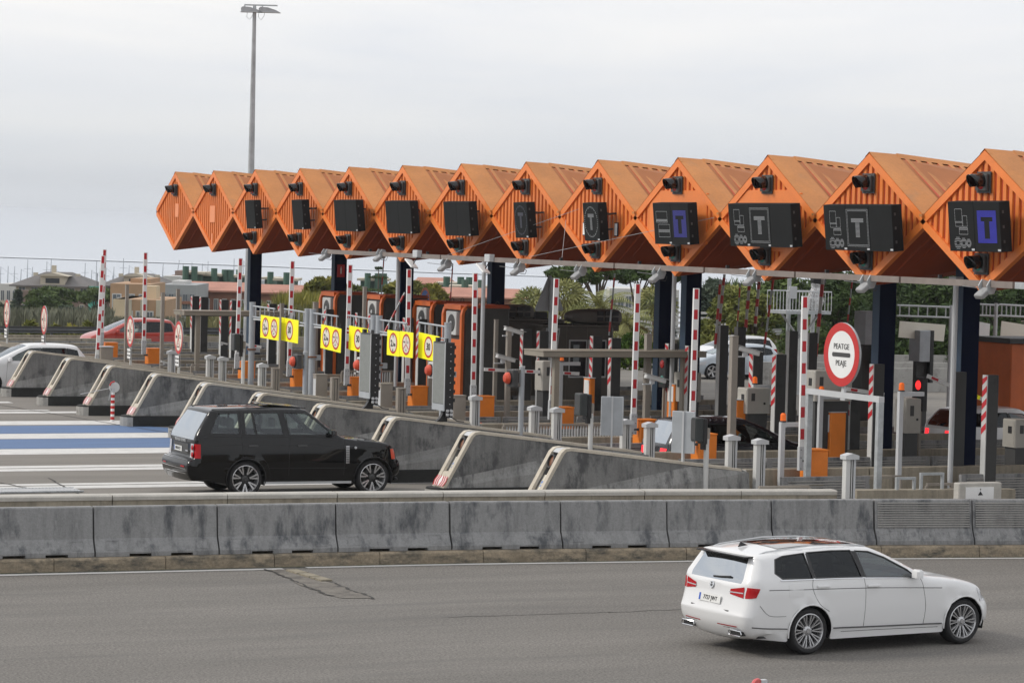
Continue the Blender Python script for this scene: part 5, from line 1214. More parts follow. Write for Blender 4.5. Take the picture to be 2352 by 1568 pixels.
class Car:
    def __init__(s, name, label, sp, paint, glass_side, glass_rear, loc, rz, scale=1.0):
        s.sp = sp; s.root = thing(name, label, 'car', loc, rz); s.root.scale = (scale,)*3
        # silhouette: list of sections (tag, round radius, [control pts]) from rear bottom over the roof to front bottom
        s.pts = []; s.tags = []; s.rad = []
        for tg, rad, P in sp['sil']:
            Q = catmull(P, 5)
            for a, b in zip(Q, Q[1:]): s.tags.append(tg); s.rad.append(rad)
            s.pts += Q if not s.pts else Q[1:]
        n_ = len(s.rad); s.rad = [sum(s.rad[max(0,i-3):i+4])/len(s.rad[max(0,i-3):i+4]) for i in range(n_)]
        s.poly = s.pts[:]
        s.paint = paint; s.gs = glass_side; s.gr = glass_rear; s.build()
    def hw(s, z, x):
        sp = s.sp; b = sp['belt']; w = interp(sp['width'], z)
        pl = interp(sp['plan'], x); return w * pl
    def ysurf(s, p):
        ins = 0
        for a, b, r in zip(s.pts, s.pts[1:], s.rad):
            if abs(p[0]-a[0]) > r+.5 and abs(p[0]-b[0]) > r+.5: continue
            d = segd(p, a, b)
            if d < r: ins = max(ins, (r - math.sqrt(max(0, r*r-(r-d)**2)))*s.sp.get('rk', .75))
        w = s.hw(p[1], p[0])
        # wheel arch flare
        for wx in (0, s.sp['wb']):
            d = math.hypot(p[0]-wx, p[1]-s.sp['R']); ra = s.sp['arch']
            if ra <= d < ra+.10: w += .018*(1-(d-ra)/.10)
        return w - ins
    def build(s):
        sp = s.sp; V = []; E = []
        poly = s.poly; n0 = len(poly)
        bott = sp['bottom']                      # from front bottom back to rear bottom with the wheel arches cut in
        full = list(poly)
        ra = sp['arch']; Rr = sp['R']
        def arc(cx): return [(cx + ra*math.cos(R(a)), Rr + ra*math.sin(R(a))) for a in range(-18, 199, 9)]
        zb = bott
        for cx in (sp['wb'], 0): full += [(cx+ra+.02, zb(cx+ra))] + arc(cx) + [(cx-ra-.02, zb(cx-ra))]
        nf = len(full); V += full; E += [(i, (i+1)%nf) for i in range(nf)]
        wins = sp['wins']
        for nm, P, g in wins:
            k = len(V); V += P; E += [(k+i, k+(i+1)%len(P)) for i in range(len(P))]
        # interior points
        xs = [p[0] for p in poly]; zs = [p[1] for p in poly]; x = min(xs)+.05
        st = .085
        allp = set()
        while x < max(xs):
            z = min(zs)+.05
            while z < max(zs):
                if inpoly((x,z), full) and min(segd((x,z), full[i], full[(i+1)%nf]) for i in range(nf)) > .03: V.append((x,z))
                z += st
            x += st
        for off in (.012, .03, .06, .11):
            for i in range(2, len(poly)-2, 1):
                a, b = poly[i-1], poly[i+1]; d = math.hypot(b[0]-a[0], b[1]-a[1]) or 1; q = (poly[i][0] + (b[1]-a[1])/d*off, poly[i][1] - (b[0]-a[0])/d*off)
                if inpoly(q, full) and min(segd(q, full[j], full[(j+1)%nf]) for j in range(nf)) > off*.7: V.append(q)
        res = delaunay_2d_cdt([Vector(v) for v in V], E, [], 0, 1e-5)
        vo = res[0]; tr = res[2]
        wp = [(nm, P, g) for nm, P, g in wins]
        body = []; wf = {i: [] for i in range(len(wp))}
        for t in tr:
            c = (sum(vo[i][0] for i in t)/3, sum(vo[i][1] for i in t)/3)
            if not inpoly(c, full): continue
            hit = None
            for i, (nm, P, g) in enumerate(wp):
                if inpoly(c, P): hit = i; break
            (body if hit is None else wf[hit]).append(t)
        Y = [s.ysurf((v[0], v[1])) for v in vo]
        mb = MB()
        for sd in (-1, 1):
            mb.add([(v[0], sd*y, v[1]) for v, y in zip(vo, Y)], body, s.paint)
        # strip across
        glassq = {}
        nfr = [-1,-.97,-.93,-.86,-.7,-.4,0,.4,.7,.86,.93,.97,1]; cr = sp.get('crown', .03)
        def spt(i, f):
            p = poly[i]; a = poly[max(i-1,0)]; b = poly[min(i+1,len(poly)-1)]; d = math.hypot(b[0]-a[0], b[1]-a[1]) or 1
            nx, nz = -(b[1]-a[1])/d, (b[0]-a[0])/d; w = s.ysurf(p); 
            tg = s.tags[min(i, len(s.tags)-1)]; c_ = cr*(1-f*f)*(1.0 if tg in ('roof','hood','windshield','rearglass') else sp.get('endcrown', 2.2))
            return (p[0]+nx*c_, f*w, p[1]+nz*c_)
        s.spt = spt
        for i in range(len(poly)-1):
            tg = s.tags[i]
            for f0, f1 in zip(nfr, nfr[1:]):
                lim = sp.get('glim', .86)
                if tg in ('windshield','rearglass') and abs(f0) <= lim+.001 and abs(f1) <= lim+.001:
                    glassq.setdefault(tg, []).append([spt(i,f0), spt(i,f1), spt(i+1,f1), spt(i+1,f0)])
                else:
                    mm = s.sp.get('tagmat', {}).get(tg, s.paint); mb.add([spt(i,f0), spt(i,f1), spt(i+1,f1), spt(i+1,f0)], [(0,1,2,3)], mm)
        me = mb.mesh('body'); bm = bmesh.new(); bm.from_mesh(me); bmesh.ops.remove_doubles(bm, verts=bm.verts, dist=.0008)
        loose = [v for v in bm.verts if not v.link_faces]; bmesh.ops.delete(bm, geom=loose, context='VERTS')
        bmesh.ops.recalc_face_normals(bm, faces=bm.faces); bm.to_mesh(me); bm.free()
        for p in me.polygons: p.use_smooth = True
        me.set_sharp_from_angle(angle=R(38)); link('body', me, s.root)
        for i, (nm, P, g) in enumerate(wp):
            for sd in (-1, 1):
                mb = MB(); used = sorted({k for t in wf[i] for k in t}); mp = {k: j for j, k in enumerate(used)}
                mb.add([(vo[k][0], sd*(Y[k]-.012), vo[k][1]) for k in used], [tuple(mp[k] for k in t) for t in wf[i]], g)
                mb.build(nm, s.root, smooth=True)
                if sd < 0 or True:
                    mb = MB(); pl = [(p[0], sd*(s.ysurf(p)-.004), p[1]) for p in P]; mb.tube(pl+[pl[0]], .011, sp.get('winframe', BLACK), 5); mb.build('window_frame', s.root, smooth=True)
        for tg, qs in glassq.items():
            mb = MB(); 
            for q in qs: mb.add(q, [(0,1,2,3)], s.gr if tg == 'rearglass' else GLASS_C)
            me = mb.mesh(tg); bm = bmesh.new(); bm.from_mesh(me); bmesh.ops.remove_doubles(bm, verts=bm.verts, dist=.0008); bm.to_mesh(me); bm.free()
            for p in me.polygons: p.use_smooth = True
            link({'windshield':'windscreen','rearglass':'rear_window'}[tg], me, s.root)
        # interior, floor, arches
        zc = sp['belt']; x0 = sp['cab'][0]; x1 = sp['cab'][1]; w = interp(sp['width'], .6)-.12
        mb = MB(); mb.box(x0, x1, -w, w, sp['floor'], sp['floor']+.05, INTER); mb.build('cabin_floor', s.root)
        MB().box(min(xs)+.35, max(xs)-.65, -w+.2, w-.2, sp['floor']-.06, sp['floor'], BLACK).build('underbody', s.root)
        for cx in (0, sp['wb']):
            mb = MB(); n = 16; vs = []
            for k in range(n+1):
                a = R(-18 + 216*k/n); 
                for y in (-interp(sp['width'], .5)+.02, interp(sp['width'], .5)-.02): vs.append((cx+(ra+.005)*math.cos(a), y, Rr+(ra+.005)*math.sin(a)))
            mb.add(vs, [(2*k,2*k+1,2*k+3,2*k+2) for k in range(n)], BLACK); mb.build('arch_liner', s.root)
            for sd in (-1,1):
                mb = MB(); a_ = [(cx + ra*math.cos(R(q)), Rr + ra*math.sin(R(q))) for q in range(-12, 193, 12)]
                mb.tube([(p[0], sd*(s.ysurf(p)+.001), p[1]) for p in a_], .012, sp.get('archm', s.paint), 5); mb.build('arch_lip', s.root, smooth=True)
        for row in sp['seats']:
            for y in row[1]:
                MB().bbox(row[0]-.05, row[0]+.5, y-.24, y+.24, .45*sp['sz'], .62*sp['sz'], SEATL, .05).build('seat', s.root)
                mb = MB(); mb.M = Matrix.Translation((row[0]-.02, y, .58*sp['sz'])) @ Matrix.Rotation(R(-16), 4, 'Y'); mb.bbox(-.1, .05, -.23, .23, 0, .56, SEATL, .05); mb.build('backrest', s.root)
                mb = MB(); mb.M = Matrix.Translation((row[0]-.19, y, 1.14*sp['sz'])) ; mb.bbox(-.05, .05, -.13, .13, .0, .2, SEATL, .04); mb.build('headrest', s.root)
        dx = sp['dash']; MB().bbox(dx-.25, dx+.35, -w+.02, w-.02, .6*sp['sz'], zc-.04, INTER, .06).build('dashboard', s.root)
        mb = MB(); yy = sp.get('driver', .38); c = Vector((dx-.35, yy, zc-.06)); a1 = Vector((.35,0,1)).normalized(); b1 = Vector((0,1,0))
        mb.tube([c + a1*(.18*math.sin(2*math.pi*k/16)) + b1*(.18*math.cos(2*math.pi*k/16)) for k in range(17)], .014, BLACK, 5); mb.build('steering_wheel', s.root, smooth=True)
    def wheel(s, x, side, style):
        sp = s.sp; Rr = sp['R']; tw = sp.get('tw', .23); yo = interp(sp['width'], .45) - .015
        w = bpy.data.objects.new('wheel', None); COL.objects.link(w); w.parent = s.root; w.location = (x, side*(yo - tw/2), Rr)
        if side > 0: w.rotation_euler = (0, 0, math.pi)
        rr = sp['rim']
        mb = MB(); h = tw/2; mb.lathe([(rr-.01,-h+.02),(rr+.01,-h+.002),(rr+.035,-h-.004),(Rr-.035,-h-.002),(Rr-.012,-h+.02),(Rr,-h+.05),(Rr,h-.05),(Rr-.012,h-.02),(Rr-.04,h),(rr,h),(rr-.02,h-.03)], (0,0,0), (0,1,0), RUBBER, 44); mb.build('tyre', w, smooth=True)
        mb = MB(); mb.lathe([(rr+.004,-h+.004),(rr-.008,-h-.001),(rr-.018,-h+.012),(rr-.03,-h+.06),(rr-.04,h-.02)], (0,0,0), (0,1,0), RIM, 44); mb.lathe([(rr-.03,h-.05),(.05,h-.06),(0,h-.06)], (0,0,0), (0,1,0), BLACK, 20)
        mb.lathe([(.0,-h+.018),(.032,-h+.018),(.036,-h+.03),(.075,-h+.045),(.08,-h+.1)], (0,0,0), (0,1,0), RIM if style != 'twin' else DGREY, 18); mb.build('rim', w, smooth=True)
        mb = MB(); mb.lathe([(rr*.62,h-.09),(rr*.62,h-.07),(.08,h-.07)], (0,0,0), (0,1,0), DGREY, 24); mb.build('brake_disc', w)
        def spoke(a0, a1, w0, w1, d0, d1, m, r0=.06):
            c0 = Vector((math.cos(a0), 0, math.sin(a0))); c1 = Vector((math.cos(a1), 0, math.sin(a1)))
            n0 = Vector((-c0.z, 0, c0.x)); n1 = Vector((-c1.z, 0, c1.x)); r1 = rr-.012
            P = [c0*r0 - n0*w0, c0*r0 + n0*w0, c1*r1 + n1*w1, c1*r1 - n1*w1]; yf = [d0, d0, d1, d1]
            v = [Vector((p.x, y, p.z)) for p, y in zip(P, yf)] + [Vector((p.x*1.0, y+.035, p.z)) for p, y in zip(P, yf)]
            mb = MB(); mb.add(v, [(0,1,2,3),(0,4,5,1),(1,5,6,2),(2,6,7,3),(3,7,4,0)], m); mb.build('spoke', w)
        if style == 'twin':
            for k in range(7):
                a = 2*math.pi*k/7 + .2
                for q in (-.075, .075): spoke(a+q*.6, a+q*2.1, .009, .021, -h+.03, -h+.006, RIM, .10)
        elif style == 'fan':
            for k in range(10):
                a = 2*math.pi*k/10
                for q in (-.05, .06): spoke(a+q, a+q*2.2, .006, .010, -h+.03, -h+.012, RIM, .07)
        else:
            for k in range(5): spoke(2*math.pi*k/5, 2*math.pi*k/5, .03, .04, -h+.03, -h+.01, RIM, .04)
        return w
    def line(s, P, r=.005, m=None, name='panel_gap', sides=(-1, 1), off=.0):
        for sd in sides:
            mb = MB(); Q = catmull(P, 4) if len(P) > 2 else [(lerp(P[0][0],P[1][0],k/8), lerp(P[0][1],P[1][1],k/8)) for k in range(9)]
            mb.tube([(p[0], sd*(s.ysurf(p)+off), p[1]) for p in Q], r, m or BLACK, 5); mb.build(name, s.root, smooth=True)
    def patch(s, P, m, name, off=.008, sides=(-1, 1), n=6):
        # polygon of 4 corner points on the side surface
        a, b, c, d = P
        for sd in sides:
            mb = MB(); vs = []
            for i in range(n+1):
                for j in range(n+1):
                    u, v = i/n, j/n; p = tuple(lerp(lerp(a[k], b[k], u), lerp(d[k], c[k], u), v) for k in (0,1)); vs.append((p[0], sd*(s.ysurf(p)+off), p[1]))
            for i in range(n+1):
                for j in range(n+1): x, y, z = vs[i*(n+1)+j]; vs.append((x, y - sd*.03, z))
            N_ = (n+1)**2; fs = [(i*(n+1)+j, (i+1)*(n+1)+j, (i+1)*(n+1)+j+1, i*(n+1)+j+1) for i in range(n) for j in range(n)]
            rim_ = [j for j in range(n+1)] + [i*(n+1)+n for i in range(1,n+1)] + [n*(n+1)+j for j in range(n-1,-1,-1)] + [i*(n+1) for i in range(n-1,0,-1)]
            fs += [(rim_[k], rim_[(k+1)%len(rim_)], rim_[(k+1)%len(rim_)]+N_, rim_[k]+N_) for k in range(len(rim_))]
            mb.add(vs, fs, m); mb.build(name, s.root, smooth=True, ang=50)
    def endpatch(s, z0, z1, f0, f1, m, name, rear=True, off=.008, both=True, n=10, rng=None):
        # patch on the rear or front of the strip, between heights and across fractions
        idx = [i for i in range(len(s.poly)) if (s.poly[i][0] < 0) == rear]
        if rear: seq = [i for i in idx if i < len(s.poly)//2]
        else: seq = [i for i in idx if i > len(s.poly)//2]
        def at(z, f):
            best = min(seq, key=lambda i: abs(s.poly[i][1]-z)); j = best+1 if best+1 in seq else best-1
            za, zb = s.poly[best][1], s.poly[j][1]; t = 0 if abs(zb-za) < 1e-6 else (z-za)/(zb-za); t = max(-1, min(1, t))
            a, b = Vector(s.spt(best, f)), Vector(s.spt(j, f)); q = a + (b-a)*t; q.x += -off if rear else off; q.z = z; return q
        for sg in ((1, -1) if both else (1,)):
            mb = MB(); vs = []
            for i in range(n+1):
                for j in range(n+1):
                    u, v = i/n, j/n; z = lerp(z0, z1, v) if not isinstance(z0, tuple) else lerp(lerp(z0[0], z0[1], u), lerp(z1[0], z1[1], u), v)
                    vs.append(at(z, sg*lerp(f0, f1, u)))
            mb.add(vs, [(i*(n+1)+j, (i+1)*(n+1)+j, (i+1)*(n+1)+j+1, i*(n+1)+j+1) for i in range(n) for j in range(n)], m); mb.build(name, s.root, smooth=True)
    def rx(s, z, f=0.0, off=.012):
        seq = [i for i in range(len(s.poly)//2) if s.poly[i][0] < 0]
        best = min(seq, key=lambda i: abs(s.poly[i][1]-z)); return s.spt(best, f)[0] - off
    def pillar(s, P, m=None): s.patch(P, m or BLACKG, 'door_pillar', off=.004, n=3)
    def plate(s, x, z, txt, yaw=0, rear=True, y=0, tilt=0):
        t = MB(); t.box(-.006, 0, -.26, .26, -.055, .055, PLATE); o = t.build('number_plate', s.root); o.location = (x, y, z); o.rotation_euler = (0, tilt, 0)
        MB().box(-.008, -.0065, .215, .255, -.05, .05, PLATEB).build('plate_band', o)
        text(txt, .085, BLACK, o, (-.009, -.02, 0), sx=.95)
    def mirror(s, x, z, m, side=-1):
        for sd in (-1, 1):
            y = sd*(s.ysurf((x, z-.06))); mb = MB(); mb.M = Matrix.Translation((x, y + sd*.11, z+.01)); mb.bbox(-.07,.05,-.085,.085,-.055,.065,m,.028); mb.build('wing_mirror', s.root, smooth=True)
            MB().cyl((x+.02, y-sd*.02, z-.05), (x, y+sd*.08, z-.02), .025, .02, BLACK, 8).build('mirror_arm', s.root)
def handle(car, x, z, m=None):
    for sd in (-1, 1):
        y = sd*(car.ysurf((x, z))); MB().bbox(x-.11, x+.11, min(y, y+sd*.035), max(y, y+sd*.035), z-.015, z+.015, m or car.paint, .008).build('door_handle', car.root, smooth=True)

# ---- black SUV
GLASS_D2 = glassmat('car_glass_tinted', (.22,.26,.25), .12)
rv = dict(wb=2.93, R=.385, arch=.445, rim=.295, belt=1.27, tw=.27, floor=.42, sz=1.28, cab=(-1.05, 2.3), dash=1.75, rk=.8, crown=.022, endcrown=1.5, glim=.93,
  width=[(.2,.93),(.45,.965),(.75,.98),(1.0,.97),(1.28,.94),(1.82,.765),(2.0,.72)], plan=[(-1.3,.95),(-.9,.995),(-.4,1),(2.9,1),(3.3,.975),(3.7,.90)],
  bottom=lambda x: .30,
  sil=[('rearlow', .10, [(-1.18,.36),(-1.27,.50),(-1.29,.70),(-1.24,.80)]), ('tail', .16, [(-1.24,.80),(-1.15,.83),(-1.13,.95),(-1.12,1.22)]), ('rearglass', .10, [(-1.12,1.22),(-1.06,1.38),(-.80,1.77)]),
       ('roof', .075, [(-.80,1.77),(-.74,1.835),(-.45,1.865),(.5,1.885),(1.2,1.872),(1.42,1.845)]), ('windshield', .075, [(1.42,1.845),(1.62,1.70),(2.10,1.33),(2.22,1.255)]),
       ('hood', .075, [(2.22,1.255),(2.35,1.225),(2.9,1.175),(3.25,1.12),(3.42,1.04)]), ('front', .20, [(3.42,1.04),(3.49,.93),(3.53,.80),(3.60,.72),(3.63,.60),(3.60,.45),(3.48,.33)])],
  wins=[('side_window', [(-.80,1.36),(-.60,1.775),(-.15,1.785),(-.15,1.345)], GLASS_C), ('side_window', [(-.01,1.34),(-.01,1.785),(.16,1.788),(.22,1.335)], GLASS_C), ('side_window', [(.25,1.335),(.19,1.788),(.76,1.79),(.85,1.33)], GLASS_C), ('side_window', [(.99,1.325),(.89,1.79),(1.38,1.775),(1.46,1.74),(2.0,1.315)], GLASS_C)],
  seats=[(-.0,(-.42,0,.42)),(.95,(-.40,.40))], archm=BLACK, winframe=BLACK)
suv = Car('black_suv', 'black boxy SUV with twin-spoke wheels entering the lane between the wedges', rv, CARBLACK, GLASS_C, GLASS_R, (20.30, 58.03, 0), 0)
for x in (0, 2.93):
    for sd in (-1, 1): suv.wheel(x, sd, 'twin')
suv.line([(-1.12,1.285),(.0,1.30),(1.2,1.285),(2.2,1.245)], .006, BLACK, 'belt_trim', off=.002)
suv.line([(-.08,1.80),(-.10,1.30),(-.08,.86)], .005); suv.line([(.93,1.80),(.97,1.3),(.97,.45)], .005); suv.line([(2.22,1.24),(2.25,1.1),(2.24,.45)], .005); suv.line([(-1.1,1.10),(0,1.12),(1.2,1.11),(3.3,1.04)], .0035); suv.line([(-.08,.86),(.40,.80),(.56,.45)], .005)
suv.line([(-.5,.62),(.6,.62),(2.3,.60)], .004)
suv.patch([(-1.135,.84),(-1.02,.84),(-1.02,1.14),(-1.12,1.14)], TAILRED, 'tail_light'); suv.endpatch(.84, 1.14, .80, .995, CLEARL, 'tail_light')
for z in (.91, 1.06): 
    for sg in (-1,):
        mb = MB(); mb.lathe([(0,-.02),(.03,-.02),(.055,-.01),(.06,0)], (-1.16, sg*.80, z), (1,0,-.0), TAILRED, 14); mb.build('round_lamp', suv.root, smooth=True)
handle(suv, .15, 1.10, DGREY); handle(suv, 1.27, 1.09, DGREY)
suv.patch([(2.28,.70),(2.36,.70),(2.36,1.08),(2.28,1.08)], RIM, 'side_vent', off=.006)
for k in range(7): suv.patch([(2.285,.73+k*.05),(2.355,.73+k*.05),(2.355,.75+k*.05),(2.285,.75+k*.05)], BLACK, 'vent_slot', off=.010, n=1)
mb = MB(); mb.cyl((2.50,-.975,1.04),(2.50,-.992,1.04),.028,.028,LGREY,12); mb.build('round_badge', suv.root)
suv.patch([(.42,.275),(2.42,.265),(2.42,.315),(.42,.325)], LGREY, 'side_step', off=.02, n=1)
suv.patch([(3.36,.78),(3.47,.78),(3.45,1.00),(3.33,1.00)], ORLENS, 'headlight', off=.006); suv.endpatch(.78, 1.0, .70, .98, CLEARL, 'headlight', rear=False)
suv.patch([(-.55,1.12),(-.22,1.12),(-.22,1.26),(-.55,1.26)], CARBLACK, 'fuel_flap', off=.003, n=2)
suv.mirror(1.95, 1.36, BLACKG)
suv.endpatch(.79, .81, 0, .95, CHROME, 'bumper_trim'); suv.endpatch(.60, .615, 0, .93, CHROME, 'bumper_trim'); suv.endpatch(.50, .515, 0, .9, CHROME, 'bumper_trim'); suv.endpatch(.64, .67, .6, .85, TAILRED, 'reflector')
suv.endpatch(.90, 1.12, 0, .60, DGREY, 'plate_recess', off=.004); suv.plate(suv.rx(.99), .99, '0036 HCT', y=.12)
text('RANGE ROVER', .085, LGREY, suv.root, (suv.rx(1.175), .0, 1.175), sx=1.25, name='tailgate_lettering')
MB().box(suv.rx(.97,.5)-.01,suv.rx(.97,.5)+.01,-.55,-.38,.96,.985,CHROME).build('model_badge', suv.root)
mb = MB(); mb.M = Matrix.Translation((.55,0,1.90)) @ Matrix.Rotation(R(-7),4,'Y') @ Matrix.Translation((0,0,0)); mb.M = Matrix.Translation((1.15,0,1.895)) @ Matrix.Rotation(R(5),4,'Y'); mb.bbox(-.55,.35,-.5,.5,0,.02,BLACKG,.01); mb.build('sunroof_panel', suv.root)
MB().bbox(-.35,-.12,-.06,.06,1.87,1.915,BLACKG,.015).build('roof_aerial', suv.root, smooth=True)
for sd in (-1,1):
    mb = MB(); mb.tube([(-.70,sd*.66,1.855),(.4,sd*.67,1.89),(1.3,sd*.655,1.878)], .016, BLACK, 6); mb.build('roof_rail', suv.root, smooth=True)
MB().bbox(3.50,3.60,-.75,.75,.30,.36,BLACK,.02).build('front_lip', suv.root)

# ---- white estate car
wg = dict(wb=2.77, R=.33, arch=.375, rim=.245, belt=1.05, tw=.235, floor=.25, sz=1.0, cab=(-.8, 2.0), dash=1.55, rk=.85, crown=.03, endcrown=2.0, glim=.86,
  width=[(.15,.86),(.35,.905),(.6,.915),(.93,.90),(1.05,.875),(1.44,.66),(1.55,.60)], plan=[(-1.15,.90),(-.8,.975),(-.3,1),(2.75,1),(3.1,.97),(3.4,.90)],
  bottom=lambda x: .20,
  sil=[('rearlow', .17, [(-.84,.24),(-.94,.28),(-1.04,.42),(-1.07,.56)]), ('tail', .17, [(-1.07,.56),(-1.04,.64),(-1.00,.80),(-.98,1.00)]), ('rearglass', .12, [(-.98,1.00),(-.93,1.10),(-.80,1.335)]),
       ('roof', .09, [(-.80,1.335),(-.78,1.370),(-.72,1.388),(-.3,1.43),(.3,1.465),(.9,1.462),(1.22,1.432)]), ('windshield', .10, [(1.22,1.432),(1.45,1.345),(1.9,1.12),(2.06,1.035)]),
       ('hood', .13, [(2.06,1.035),(2.2,1.005),(2.65,.95),(3.0,.87),(3.20,.77)]), ('front', .30, [(3.20,.77),(3.32,.66),(3.39,.55),(3.41,.42),(3.38,.28),(3.28,.19)])],
  wins=[('side_window', [(-.46,1.075),(-.56,1.15),(-.50,1.33),(-.36,1.37),(.02,1.40),(.06,1.065)], GLASS_D), ('side_window', [(.10,1.065),(.07,1.405),(.50,1.415),(.84,1.41),(.92,1.05)], GLASS_D), ('side_window', [(.98,1.045),(.92,1.405),(1.15,1.385),(1.40,1.30),(1.75,1.12),(1.90,1.01)], GLASS_D2)],
  seats=[(-.05,(-.38,.38)),(.85,(-.36,.36))], winframe=DGREY)
wag = Car('white_estate_car', 'white estate car with a panoramic glass roof driving past in the foreground', wg, CARWHITE, GLASS_D, GLASS_R, (20.36, 34.84, 0), R(6.0))
for x in (0, 2.77):
    for sd in (-1, 1): wag.wheel(x, sd, 'fan')
wag.line([(-.70,.93),(.1,.915),(1.2,.89),(2.35,.84)], .006, DGREY, 'crease_line', off=-.002); wag.line([(.06,1.06),(.04,.92),(.16,.70),(.32,.60)], .0035, DGREY2); wag.line([(.95,1.05),(.97,.8),(.94,.36)], .0035, DGREY2); wag.line([(1.93,1.03),(2.0,.9),(2.05,.60),(2.02,.34)], .0035, DGREY2)
wag.line([(.40,.36),(1.2,.345),(2.35,.33)], .010, DGREY, 'sill_strip', off=.006); wag.line([(.55,.30),(1.2,.295),(2.3,.28)], .004, DGREY, 'sill_strip'); wag.line([(-.95,.42),(-.7,.40),(-.40,.385)], .008, DGREY, 'bumper_strip', off=.004)
wag.line([(-.50,1.055),(.3,1.05),(1.0,1.035),(1.95,.995)], .008, CHROME, 'window_trim', off=.003)
wag.line([(-.85,.72),(-.7,.58),(-.42,.56)], .0035, DGREY2)
wag.patch([(-.995,.81),(-.90,.83),(-.845,.955),(-.975,.965)], TAILRED, 'tail_light'); wag.endpatch((.845,.81), (.915,.965), .60, .99, TAILRED, 'tail_light'); wag.endpatch((.868,.872), (.882,.888), .58, .985, CLEARL, 'light_strip', off=.014)
handle(wag, .22, .955); handle(wag, 1.10, .93); wag.mirror(1.83, 1.06, CARWHITE)
wag.patch([(-.37,.83),(-.12,.82),(-.12,1.0),(-.37,1.01)], CARWHITE, 'fuel_flap', off=.003, n=3)
wag.plate(wag.rx(.74), .74, '7727 JWT', tilt=R(10))
mb = MB(); ringc = (wag.rx(.93),0,.93); mb.lathe([(0,-.004),(.048,-.004),(.052,0)], ringc, (1,0,-.15), CHROME, 22); mb.build('round_badge', wag.root, smooth=True)
text('V', .05, DGREY, wag.root, (wag.rx(.95,0,.02), 0, .953), name='badge_letter'); text('W', .05, DGREY, wag.root, (wag.rx(.92,0,.02), 0, .915), name='badge_letter')
wag.endpatch(.60, .62, 0, .66, DGREY, 'plate_recess', off=.004)
mb = MB(); mb.tube([(wag.rx(1.04),.04,1.04),(wag.rx(1.05),-.12,1.05),(wag.rx(1.075,.4,.02),-.36,1.075)], .014, BLACK, 6); mb.build('rear_wiper', wag.root, smooth=True)
MB().bbox(-.93,-.76,-.60,.60,1.352,1.372,BLACKG,.01).build('roof_spoiler', wag.root); wag.endpatch(.372, .385, 0, .93, CHROME, 'bumper_chrome', off=.012); wag.endpatch(.40, .415, .30, .90, TAILRED, 'reflector', off=.012); 

for sg in (-1, 1):
    x_ = wag.rx(.32, .6, .03); MB().bbox(x_, x_+.1, min(sg*.45,sg*.70), max(sg*.45,sg*.70), .285, .345, BLACK, .01).build('exhaust_opening', wag.root); mb = MB(); mb.tube([(x_-.005,sg*.44,.28),(x_-.005,sg*.71,.28),(x_-.005,sg*.73,.315),(x_-.005,sg*.71,.35),(x_-.005,sg*.44,.35),(x_-.005,sg*.42,.315),(x_-.005,sg*.44,.28)], .010, CHROME, 6); mb.build('exhaust_trim', wag.root, smooth=True)
wag.endpatch(.26, .36, 0, .88, DGREY, 'diffuser', off=.006)
wag.pillar([(.045,1.395),(.085,1.40),(.115,1.07),(.05,1.07)]); wag.pillar([(.84,1.405),(.935,1.40),(.99,1.05),(.91,1.055)])
# glass roof, rails, fin
mb = MB(); 
GLASSROOF = mat('panoramic_glass', (.05,.035,.03), rough=.06, var=0, coat=1)
def roofz(x): return interp([(p[0],p[1]) for p in wag.pts if p[1] > 1.3 and -.8 < p[0] < 1.5], x)
vs = []; xs_ = [-.28 + k*.12 for k in range(12)]
for x in xs_:
    for f in (-1,-.5,0,.5,1): y = f*.46; vs.append((x, y, roofz(x)+.03*(1-(y/.6)**2)+.007))
mb.add(vs, [(i*5+j,(i+1)*5+j,(i+1)*5+j+1,i*5+j+1) for i in range(11) for j in range(4)], GLASSROOF); mb.build('glass_roof', wag.root, smooth=True)
for sd in (-1,1):
    mb = MB(); mb.tube([(-.66,sd*.555,1.395),(-.55,sd*.56,1.425),(.2,sd*.58,1.490),(.8,sd*.575,1.485),(1.10,sd*.56,1.460),(1.2,sd*.55,1.440)], .010, LGREY, 6); mb.build('roof_rail', wag.root, smooth=True)
MB().prism([(-.62,1.44),(-.46,1.46),(-.58,1.51)], -.012, .012, 'y', BLACKG).build('roof_fin', wag.root)
wag.patch([(3.08,.62),(3.26,.60),(3.18,.76),(3.02,.81)], CLEARL, 'headlight', off=.005); wag.endpatch(.60, .70, .70, .98, CLEARL, 'headlight', rear=False)

